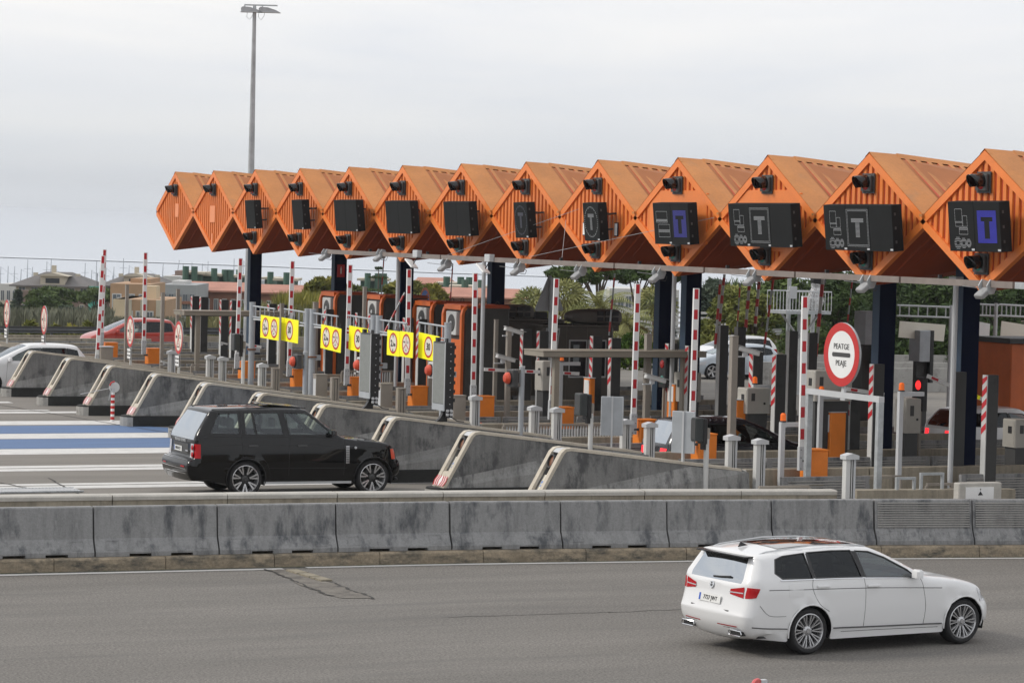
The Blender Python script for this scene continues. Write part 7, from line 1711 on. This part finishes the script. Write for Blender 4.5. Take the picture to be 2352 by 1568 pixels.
tr('stone_pine','green flat-topped pine between the two grey-roofed houses', 220, 657, 110, 265, L_MID, FG, kind='umbrella', nclump=30, nleaf=90, ls=.35); tr('bushy_tree','hazy green tree under the right grey-roofed house', 300, 672, 60, 235, L_BLUE, FG, nclump=24, nleaf=90, ls=.35)
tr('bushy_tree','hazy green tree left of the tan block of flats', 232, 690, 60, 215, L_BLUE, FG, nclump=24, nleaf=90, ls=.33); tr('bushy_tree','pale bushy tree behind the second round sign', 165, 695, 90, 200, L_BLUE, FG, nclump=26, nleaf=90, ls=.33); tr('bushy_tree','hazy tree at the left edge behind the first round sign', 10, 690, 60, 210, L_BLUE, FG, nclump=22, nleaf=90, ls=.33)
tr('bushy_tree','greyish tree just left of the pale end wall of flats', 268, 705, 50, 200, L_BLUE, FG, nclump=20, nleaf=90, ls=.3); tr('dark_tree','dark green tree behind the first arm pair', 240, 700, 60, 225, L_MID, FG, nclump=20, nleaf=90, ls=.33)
# reeds, oleander and grass bank: stuff
def reedbank(x0p, x1p, ptop, pbot, D, lm, n, label, hvar=.5, wd=.035, stick=None):
    mb = MB()
    for _ in range(n):
        px = rnd.uniform(x0p, x1p); d = D + rnd.uniform(-6, 8); b_ = atD(px, pbot, d); tz = atD(px, ptop, d).z; z0 = min(b_.z, tz-.5); h = (tz - z0)*rnd.uniform(1-hvar, 1.05)
        a = rnd.uniform(0, 6.28); ln = rnd.uniform(.05, .5)*h*.6; P0 = Vector((b_.x, b_.y, z0)); P1 = P0 + Vector((math.cos(a)*ln*.3, math.sin(a)*ln*.3, h*.65)); P2 = P0 + Vector((math.cos(a)*ln, math.sin(a)*ln, h)); w_ = Vector((math.sin(a+.7), -math.cos(a+.7), 0))*wd*rnd.uniform(.6,1.6)
        mb.add([P0-w_, P0+w_, P1+w_*.8, P1-w_*.8, P2], [(0,1,2,3),(3,2,4)], lm)
    o = mb.build('reed_bank', label=label, kind='stuff'); return o
reedbank(-30, 470, 725, 760, 150, L_GREY, 5200, 'greyish reeds along the far left edge', .55, .05); reedbank(-30, 260, 704, 760, 142, L_GREY, 3000, 'taller hazy reeds behind the left signs', .6, .05)
reedbank(430, 700, 715, 772, 135, L_REED, 2600, 'green and yellow reeds behind the small shelter', .6, .045)
reedbank(640, 735, 668, 770, 140, L_YEL, 2800, 'tall yellow-green reeds left of the second navy column', .6, .06); reedbank(560, 735, 690, 770, 138, L_REED, 2400, 'reeds behind the leftmost yellow signs', .6, .05)
reedbank(1560, 2380, 762, 800, 150, L_REED, 2500, 'low scrub along the far right railing', .6, .06)
def shrub(px, ptop, wpx, D, lm, lab, ls=.22, n=16, nl=90, grp='yellowish shrubs on the bank'):
    return tr('leafy_shrub', lab, px, ptop, wpx, D, lm, grp, kind='bush', nclump=n, nleaf=nl, ls=ls, trunk=.08)
for (px, ptop, wpx, lab) in [(75, 714, 60, 'yellow-green shrub right of the first round sign'),(120, 728, 50, 'yellow shrub just right of the second round sign'),(165, 716, 46, 'tallest yellow-green shrub left of the first arm pair'),(205, 722, 44, 'orange-tinted shrub left of the first arm pair'),(40, 726, 46, 'low green shrub left of the second round sign'),(248, 738, 30, 'small green shrub between the arm pair and the flats')]:
    shrub(px, ptop-4, wpx, 131, L_YEL if 'yellow' in lab else L_OLIVE, lab)
MG = 'trees behind the toll booths'
tr('bushy_tree','yellow-green pine left of the second navy column', 745, 632, 90, 190, L_YEL, MG, nclump=34, nleaf=110, ls=.30); tr('bushy_tree','small green tree right of the second navy column', 812, 650, 50, 190, L_OLIVE, MG, nclump=18, nleaf=100, ls=.28)
tr('bushy_tree','yellow-green tree left of the third navy column', 905, 646, 70, 190, L_YEL, MG, nclump=30, nleaf=110, ls=.28); tr('bushy_tree','dark yellow-green tree right of the third navy column', 952, 642, 50, 195, L_OLIVE, MG, nclump=24, nleaf=110, ls=.28); tr('bushy_tree','rounded green tree above the third booth', 995, 652, 64, 190, L_YEL, MG, nclump=30, nleaf=110, ls=.28)
# norfolk island pine with separate tiers
b_, zt = gbase(870, 612, 230); t = thing('norfolk_pine', 'slender tiered island pine left of the third navy column', 'tree', tuple(b_)); Hh = zt-b_.z
MB().cyl((0,0,0),(0,0,Hh),.14,.03,BARK,7).build('trunk', t); mb = MB()
for z_, r_ in ((Hh-.25,.35),(Hh-1.0,.9),(Hh-2.0,1.7),(Hh-3.2,2.2),(Hh-4.4,2.6)):
    for k in range(9):
        a = 6.28*k/9+z_; leaf_cloud(mb, (r_*.6*math.cos(a), r_*.6*math.sin(a), z_+.12), (r_*.35, r_*.35, .10), 26, .13, L_DARK)
mb.build('crown', t)
# umbrella pines
UG = 'umbrella pines with bare trunks behind the middle booths'
for (px, pt, wpx, D, lean, lab) in [(1303, 616, 120, 150, .12, 'umbrella pine with leaning trunk above the triangle sign'),(1385, 606, 110, 158, -.06, 'umbrella pine left of the seventh gable point'),(1465, 618, 110, 150, .0, 'umbrella pine with dark trunk before the villa'),(1535, 612, 100, 156, -.05, 'umbrella pine beside the left of two navy columns')]:
    tr('umbrella_pine', lab, px, pt, wpx, D, L_MID if px < 1400 else L_DARK, UG, kind='umbrella', nclump=34, nleaf=110, ls=.17, trunk=.17, lean=lean)
# palms
def palm(px, ptop, D, fr, lab, feather=True, nf=26, fan=False, zoff=.0):
    b_, zt = gbase(px, ptop, D); H_ = zt - b_.z - fr*.55; t = thing('palm_tree', lab, 'palm tree', tuple(b_), rnd.uniform(0,6), 'palm trees behind the middle booths')
    MB().tube([(0,0,0),(.05,0,H_*.5),(0,0,H_)], [.22,.19,.2], BARKP, 10).build('trunk', t, smooth=True); mb = MB(); dr = MB()
    for k in range(nf):
        a = 2.4*k; el = lerp(1.25, -.5, (k/nf)**.9); 
        if fan:
            c = Vector((math.cos(a)*math.cos(el), math.sin(a)*math.cos(el), math.sin(el)))*fr*.45 + Vector((0,0,H_)); d0 = (c-Vector((0,0,H_))).normalized(); u = d0.orthogonal().normalized(); v_ = d0.cross(u)
            for j in range(15):
                th = 2*math.pi*j/15; e_ = (u*math.cos(th)+v_*math.sin(th))*.85 + d0*.55; w_ = e_.cross(d0).normalized()*fr*.035; mb.add([c-w_*.5, c+e_*fr*.35-w_, c+e_*fr*.62+Vector((0,0,-fr*.10)), c+e_*fr*.35+w_], [(0,1,2,3)], L_PALM)
        else:
            P = []; 
            for q in range(9):
                u = q/8; r_ = fr*(u*math.cos(el*(1-u*.3))); z = H_ + fr*(math.sin(el)*u - .55*u*u); P.append(Vector((math.cos(a)*r_, math.sin(a)*r_, z)))
            sd = Vector((-math.sin(a), math.cos(a), 0))
            for q in range(8):
                for h_ in range(2):
                    pp_ = P[q].lerp(P[q+1], h_*.5); fw = (P[q+1]-P[q]).normalized(); ln = fr*.22*math.sin(math.pi*min(1,(q+.6+h_*.5)/9.2))+.06
                    for s_ in (-1, 1):
                        tip = pp_ + sd*s_*ln + fw*ln*.7 + Vector((0,0,-ln*.35)); mb.add([pp_-fw*.035, pp_+fw*.035, tip], [(0,1,2)], L_PALM)
            mb.tube(P, [.03,.028,.025,.022,.02,.016,.013,.01,.008], L_PALM, 4)
    leaf_cloud(dr, (0,0,H_-.35), (.34,.34,.45), 70, .2, L_RUSTY); dr.build('dead_fronds', t); mb.build('crown', t)
palm(1222, 672, 128, 1.15, 'fan palm left of the triangle sign', fan=True, nf=22); palm(1248, 686, 131, 1.0, 'small fan palm behind the triangle sign', fan=True, nf=20); palm(1300, 655, 130, 1.25, 'fan palm right of the triangle sign', fan=True, nf=22)
palm(1382, 650, 132, 2.1, 'tall feather palm behind the thin grey bar', nf=34); palm(1440, 698, 128, 1.7, 'short feather palm before the villa', nf=30); palm(1508, 668, 134, 1.25, 'fan palm left of the navy column pair', fan=True, nf=24); palm(1335, 705, 126, .9, 'low fan palm behind the roof unit', fan=True, nf=18)
for (px, pt, wpx, D, lm, lab) in [(1450, 735, 60, 122, L_BRIGHT, 'bright green shrub left of the navy column pair'),(1492, 728, 70, 124, L_BRIGHT, 'bright green shrub touching the navy column pair'),(1420, 690, 70, 136, L_OLIVE, 'olive shrub behind the short feather palm'),(1470, 700, 60, 133, L_RUSTY, 'rust-coloured shrub behind the bright shrubs'),(1270, 705, 60, 134, L_OLIVE, 'olive shrub below the fan palms'),(1350, 690, 60, 138, L_OLIVE, 'pale shrub under the tall feather palm'),(1545, 700, 60, 135, L_BLUE, 'blue-grey shrub between the two navy columns')]:
    shrub(px, pt, wpx, D, lm, lab, ls=.16, n=22, nl=110, grp='shrubs behind the middle booths')
RG = 'trees on the slope at the right'
for (px, pt, wpx, D, lm, lab, ls_) in [(1640, 640, 110, 150, L_BLUE, 'grey-green tree right of the navy column pair', .2),(1690, 652, 130, 135, L_OLIVE, 'broad yellow-olive pine behind the far dark pillars', .17),(1625, 700, 80, 130, L_OLIVE, 'low olive bush right of the navy pair', .16),(1740, 672, 120, 130, L_OLIVE, 'olive pine left of the steel platform', .17),(1800, 628, 150, 145, L_MID, 'green pine behind the steel platform', .2),
        (1930, 618, 170, 140, L_DARK, 'big dark pine above the round toll sign', .2),(2060, 612, 190, 146, L_DARK, 'dark pine between the last two navy columns', .2),(2180, 618, 180, 140, L_DARK, 'dark pine behind the last navy column', .2),(2300, 620, 190, 142, L_DARK, 'dark pine at the right edge', .2),(1860, 690, 120, 128, L_MID, 'green bush below the steel platform', .17),(1990, 690, 140, 128, L_DARK, 'dark low pine right of the round toll sign', .18),(2110, 700, 150, 126, L_DARK, 'dark low pine behind the white banner', .18),(2240, 700, 150, 126, L_DARK, 'dark low pine behind the orange booth', .18),(2350, 690, 140, 128, L_DARK, 'dark low pine cut by the right edge', .18)]:
    tr('pine_tree', lab, px, pt, wpx, D, lm, RG, kind='round' if pt < 680 else 'bush', nclump=44, nleaf=120, ls=ls_, trunk=.2)
reedbank(1620, 2400, 640, 790, 165, L_MID, 6000, 'green mass of undergrowth on the right slope', .6, .14)

# ================================================================ TOWN BELOW, marina masts
def bmat(n, c, v=.08): return mat(n, c, rough=.85, var=v, vs=.6)
B_CREAM = bmat('render_cream', (.50,.45,.36)); B_TAN = bmat('render_tan', (.42,.27,.165)); B_BRICK = bmat('brick_red', (.30,.145,.10), .15); B_GREY = bmat('render_grey', (.33,.34,.345)); B_WHITE = bmat('render_white', (.56,.55,.53)); B_ROOFG = bmat('slate_roof', (.15,.14,.135), .12); B_ROOFT = bmat('terracotta_roof', (.42,.20,.145), .15)
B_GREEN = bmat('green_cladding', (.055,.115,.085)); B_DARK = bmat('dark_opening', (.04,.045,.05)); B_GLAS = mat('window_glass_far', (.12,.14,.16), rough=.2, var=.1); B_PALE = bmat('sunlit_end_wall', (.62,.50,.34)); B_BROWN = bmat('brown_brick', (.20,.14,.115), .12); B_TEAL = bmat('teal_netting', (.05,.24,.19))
VR = math.atan2(RC2W.col[0][1]*1.0, RC2W.col[0][0])
def block(px0, px1, ptop, D, depth, wall, lab, rows=0, cols_=0, win=B_GLAS, yaw=0.0, base=None, name='apartment_block', par=None, wh=.42, ww=.5, balc=None, frame=B_WHITE, z0p=None, rowgap=3.0, off=.8):
    # frontage faces the camera; local x runs to the right, local y away
    pc = atD((px0+px1)/2, ptop, D); zt = pc.z; s_ = 6500/D; wd = (px1-px0)/s_; zb = terr(pc.x, pc.y) - 2 if z0p is None else atD((px0+px1)/2, z0p, D).z
    if par is None:
        t = thing(name, lab, 'building', (pc.x, pc.y, zb), VR+yaw); ox = oy = 0; oz = 0
    else:
        t = par; d = Vector((pc.x, pc.y, zb)) - Vector(t.location); c, s2 = math.cos(-t.rotation_euler.z), math.sin(-t.rotation_euler.z); ox, oy, oz = d.x*c-d.y*s2, d.x*s2+d.y*c, d.z
    h = zt - zb
    MB().box(ox-wd/2, ox+wd/2, oy, oy+depth, oz, oz+h, wall).build('wall', t)
    for r_ in range(rows):
        z = oz + h - off - 1.2 - r_*rowgap
        for k in range(cols_):
            x = ox - wd/2 + wd*(k+.5)/cols_; w_ = wd/cols_*ww
            f = MB().box(x-w_/2-.08, x+w_/2+.08, oy-.06, oy-.01, z-.08, z+1.28, frame).build('window', t)
            MB().box(x-w_/2, x-.03, oy-.10, oy-.06, z, z+1.2, win).box(x+.03, x+w_/2, oy-.10, oy-.06, z, z+1.2, win).build('pane', f)
        if balc: MB().box(ox-wd/2+.2, ox+wd/2-.2, oy-1.1, oy-.9, z-.9, z+.05, balc).box(ox-wd/2+.2, ox+wd/2-.2, oy-1.1, oy, z-1.05, z-.9, B_WHITE).build('balcony', t)
    return t, ox, oy, oz, wd, h
def hip(t, ox, oy, z, wd, dp, rh, m, ov=.7):
    x0, x1, y0, y1 = ox-wd/2-ov, ox+wd/2+ov, oy-ov, oy+dp+ov; i = min(wd, dp)/2*(.8 if m is B_ROOFG else .25)
    mb = MB(); mb.add([(x0,y0,z),(x1,y0,z),(x1,y1,z),(x0,y1,z),(x0+i,(y0+y1)/2,z+rh),(x1-i,(y0+y1)/2,z+rh),(x0,y0,z-.15),(x1,y0,z-.15),(x1,y1,z-.15),(x0,y1,z-.15)], [(0,1,5,4),(1,2,5),(2,3,4,5),(3,0,4),(6,7,1,0),(7,8,2,1),(8,9,3,2),(9,6,0,3),(9,8,7,6)], m); return mb.build('roof', t)
for (x0, x1, pe, D, lab, pr) in [(38, 205, 656, 330, 'left house with grey hipped roof and dormer', 26), (240, 385, 657, 335, 'right house with grey hipped roof and dormer', 24)]:
    t, ox, oy, oz, wd, h = block(x0, x1, pe, D, 9, B_CREAM, lab, 1, 6, name='hip_roof_house', ww=.45, off=.25)
    s_ = 6500/D; rf = hip(t, ox, oy, oz+h, wd, 9, pr/s_*1.15, B_ROOFG)
    MB().box(ox-1.4, ox+1.4, oy-.3, oy+3, oz+h+.1, oz+h+1.1, B_CREAM).build('dormer', rf); MB().box(ox-.8, ox+.8, oy-.36, oy-.3, oz+h+.3, oz+h+.85, B_DARK).build('dormer_window', rf); MB().prism([(ox-1.8,oz+h+1.1),(ox,oz+h+1.5),(ox+1.8,oz+h+1.1)], oy-.6, oy+3, 'y', B_CREAM).build('dormer_roof', rf)
    for cxx, cz in ((-.30, .55), (-.05, 1.5), (.28, .5)): MB().box(ox+wd*cxx-.25, ox+wd*cxx+.25, oy+3, oy+3.5, oz+h+.3, oz+h+.9+cz*pr/s_*.7, B_CREAM).build('chimney', rf)
    block(x0+6, x1-4, pe+13, D-3, 8, B_BROWN, '', 2, 6, par=t, ww=.3, frame=B_CREAM, off=1.5)
    MB().box(ox-wd/2, ox+wd/2, oy-2.6, oy-2.5, oz+h-3.0, oz+h-2.2, B_CREAM).build('balcony', t)
t, *_ = block(0, 40, 652, 345, 8, B_WHITE, 'pale house with terraces at the far left edge', 3, 3, name='terraced_house', balc=B_CREAM)
p_ = atD(223, 658, 300); t = thing('netted_tower', 'round teal scaffold netting between the two grey-roofed houses', 'scaffold', (p_.x, p_.y, terr(p_.x,p_.y))); MB().cyl((0,0,0),(0,0,p_.z-terr(p_.x,p_.y)),.9,.9,B_TEAL,12).build('netting', t, smooth=True); MB().cyl((0,0,p_.z-terr(p_.x,p_.y)),(0,0,p_.z-terr(p_.x,p_.y)+1.4),.04,.04,B_DARK,5).build('pole_shaft', t)
# white and pink stepped block
t, ox, oy, oz, wd, h = block(375, 560, 640, 400, 14, B_WHITE, 'stepped white and pink block of flats behind the third arm', 4, 9, name='stepped_apartment_block', balc=B_BROWN)
for (x0, x1, pt, m) in [(395, 520, 633, B_BRICK), (402, 440, 622, B_BROWN), (440, 500, 628, B_WHITE), (505, 540, 634, B_WHITE), (540, 600, 644, B_GREY)]: block(x0, x1, pt, 404, 8, m, '', par=t, z0p=660)
block(375, 410, 634, 398, 8, B_WHITE, '', 3, 2, par=t)
# tan block, sunlit wall block, grey netted block
t, ox, oy, oz, wd, h = block(254, 345, 650+2, 210, 9, B_TAN, 'tan block of flats with bay windows behind the arms', 3, 3, name='apartment_block', ww=.55)
block(300, 345, 640, 214, 6, B_TAN, '', 1, 1, par=t)
for k in range(3): MB().box(ox-wd*.3, ox-wd*.05, oy-.6, oy, oz+h-2.6-k*3, oz+h-1.0-k*3, B_WHITE).build('bay_window', t)
t, ox, oy, oz, wd, h = block(262, 380, 688, 185, 9, B_TAN, 'low tan block of flats with a bright sunlit end wall', 3, 5, name='apartment_block', ww=.5, rowgap=2.8)
for k in (-.28, .02, .32): MB().box(ox+wd*k, ox+wd*(k+.13), oy-.13, oy-.005, oz, oz+h, B_CREAM).build('pale_strip', t)
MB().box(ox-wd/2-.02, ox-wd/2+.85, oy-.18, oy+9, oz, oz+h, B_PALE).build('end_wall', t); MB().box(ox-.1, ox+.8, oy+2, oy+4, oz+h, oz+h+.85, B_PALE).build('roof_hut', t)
t, ox, oy, oz, wd, h = block(370, 450, 654, 240, 10, B_GREY, 'grey block of flats under scaffold netting', 5, 5, name='apartment_block', frame=B_GREY, ww=.6, rowgap=2.6)
MB().box(ox-wd/2, ox+wd/2, oy-.3, oy-.1, oz+h-1.6, oz+h-1.35, B_BRICK).build('red_cornice', t); block(395, 425, 645, 243, 5, B_WHITE, '', par=t, z0p=660)
# brick block with terracotta roof
t, ox, oy, oz, wd, h = block(448, 565, 667, 250, 11, B_BRICK, 'brick block of flats with terracotta roof and white balconies', 5, 6, name='apartment_block', ww=.35, rowgap=2.7)
hip(t, ox, oy, oz+h, wd, 9, .62, B_ROOFT, .6)
for r_ in range(4): 
    for (u0, u1) in (((-.5,.32),) if r_ == 0 else ((-.42,-.12),(.14,.36)) if r_ % 2 else ((-.40,-.06),)): MB().box(ox+wd*u0, ox+wd*u1, oy-1.2, oy-1.1, oz+h-2.7-r_*2.7, oz+h-1.8-r_*2.7, B_WHITE).build('balcony', t)
t, ox, oy, oz, wd, h = block(420, 565, 662, 300, 9, B_BRICK, 'long terracotta roof block behind the brick flats', 0, 0, name='apartment_block'); hip(t, ox, oy, oz+h, wd, 9, .6, B_ROOFT, .5)
t, ox, oy, oz, wd, h = block(585, 740, 672, 250, 11, B_BRICK, 'brick block with terracotta roof right of the mast foot', 3, 7, name='apartment_block', ww=.3); hip(t, ox, oy, oz+h, wd, 9, .6, B_ROOFT, .6)
# green rooftop houses with round tanks
def greenroof(x0, x1, pt, pb, D, lab, tanks):
    t, ox, oy, oz, wd, h = block(x0, x1, pt, D, 6, B_GREEN, lab, 0, 0, name='green_roof_house', z0p=pb); MB().box(ox-wd/2-.4, ox+wd/2+.4, oy-.4, oy+6.4, oz+h, oz+h+.25, B_CREAM).build('roof', t)
    for u in tanks: MB().cyl((ox+wd*u, oy-.6, oz), (ox+wd*u, oy-.6, oz+h+.9), .36, .36, B_GREEN, 12).build('water_tank', t, smooth=True)
greenroof(428, 462, 630, 660, 320, 'leftmost green rooftop house with round tanks', (-.5, .08)); greenroof(468, 500, 634, 662, 322, 'second green rooftop house with round tanks', (.28,)); greenroof(503, 532, 637, 664, 324, 'third green rooftop house before the mast', (.0, .45)); greenroof(535, 560, 637, 664, 330, 'green rooftop house just left of the mast', (.1,))
greenroof(608, 628, 642, 668, 326, 'small green rooftop house right of the first navy column', (.2,)); greenroof(636, 675, 645, 675, 300, 'green rooftop cube right of the first navy column', (.1,))
greenroof(828, 885, 645, 670, 330, 'green rooftop row behind the island pine', (-.2, .2, .45)); greenroof(1010, 1090, 655, 680, 300, 'green rooftop house left of the fourth navy column', (-.3, .1, .35)); greenroof(1040, 1110, 662, 684, 290, 'wide green rooftop house before the fourth navy column', (-.1, .4))
t, ox, oy, oz, wd, h = block(960, 1030, 651, 320, 10, B_CREAM, 'cream house with terracotta roof above the third booth', 0, 0, name='apartment_block'); hip(t, ox, oy, oz+h, wd, 9, .6, B_ROOFT, .6)
t, ox, oy, oz, wd, h = block(1000, 1205, 682, 280, 10, B_BRICK, 'long brick block with terracotta roof around the fourth navy column', 3, 12, name='apartment_block', ww=.35); hip(t, ox, oy, oz+h, wd, 9, .8, B_ROOFT, .6)
t, ox, oy, oz, wd, h = block(1400, 1560, 664, 300, 10, B_WHITE, 'white villa with terraces behind the umbrella pines', 3, 9, name='apartment_block', balc=B_WHITE, ww=.7)
# pale slatted fence behind the palms
t = thing('slatted_fence', 'pale slatted fence behind the palms', 'fence', tuple(gbase(1360, 760, 140)[0]), VR); zf = atD(1360, 708, 140).z - t.location.z
for k in range(9): MB().box(-7, 7, -.02, .02, zf-.15-k*.26, zf-.03-k*.26, B_WHITE).build('slat', t)
for k in range(8): MB().box(-7+k*2-.05, -7+k*2+.05, .02, .1, -1, zf, B_WHITE).build('fence_post', t)
# marina masts
mrow = [(2,612,645),(19,611,650),(34,611,645),(49,618,640),(64,596,640),(75,613,636),(108,600,640),(118,594,636),(196,604,650),(211,620,652),(222,600,660),(230,616,655),(244,614,655),(262,613,650),(284,593,640),(297,609,640),(259,632,650),(330,620,640),(338,618,640),(375,606,630),(404,597,652),(446,615,652),(421,607,650),(441,602,650),(465,605,648),(478,600,652),(538,594,650),(560,598,652),(592,610,660),(690,640,668)]
for j, (px, pt, pb) in enumerate(mrow):
    a_, b_ = atD(px + (8 if px == 404 else 0), pt, 520), atD(px-2, pb+12, 520)
    t = thing('yacht_mast', 'thin sailing mast above the roofs, %s from the left' % ORD[j], 'mast', tuple(b_), 0, 'sailing masts in the marina behind the roofs')
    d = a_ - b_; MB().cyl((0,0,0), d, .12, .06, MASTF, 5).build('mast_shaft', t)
    if j % 3 == 0: MB().cyl(d*.97, (4.5 + d.x*.1, 0, .5), .02, .02, MASTF, 4).build('stay', t)
    if j % 2 == 0: MB().cyl((d.x*.6-.7,d.y*.6,d.z*.62),(d.x*.6+.7,d.y*.6,d.z*.62),.03,.03,MASTF,4).build('spreader', t)
# ---- air: one closed box of thin haze
HZ = bpy.data.materials.new('haze_air'); HZ.use_nodes = True; t_ = HZ.node_tree; t_.nodes.clear(); o_ = t_.nodes.new('ShaderNodeOutputMaterial'); v_ = t_.nodes.new('ShaderNodeVolumePrincipled')
v_.inputs['Color'].default_value = (.92, .95, 1, 1); v_.inputs['Density'].default_value = .00013; v_.inputs['Anisotropy'].default_value = .2; t_.links.new(v_.outputs[0], o_.inputs['Volume'])
mb = MB(); mb.box(-6500, 6500, -400, 6800, -120, 75, HZ); mb.build('haze', kind='stuff')
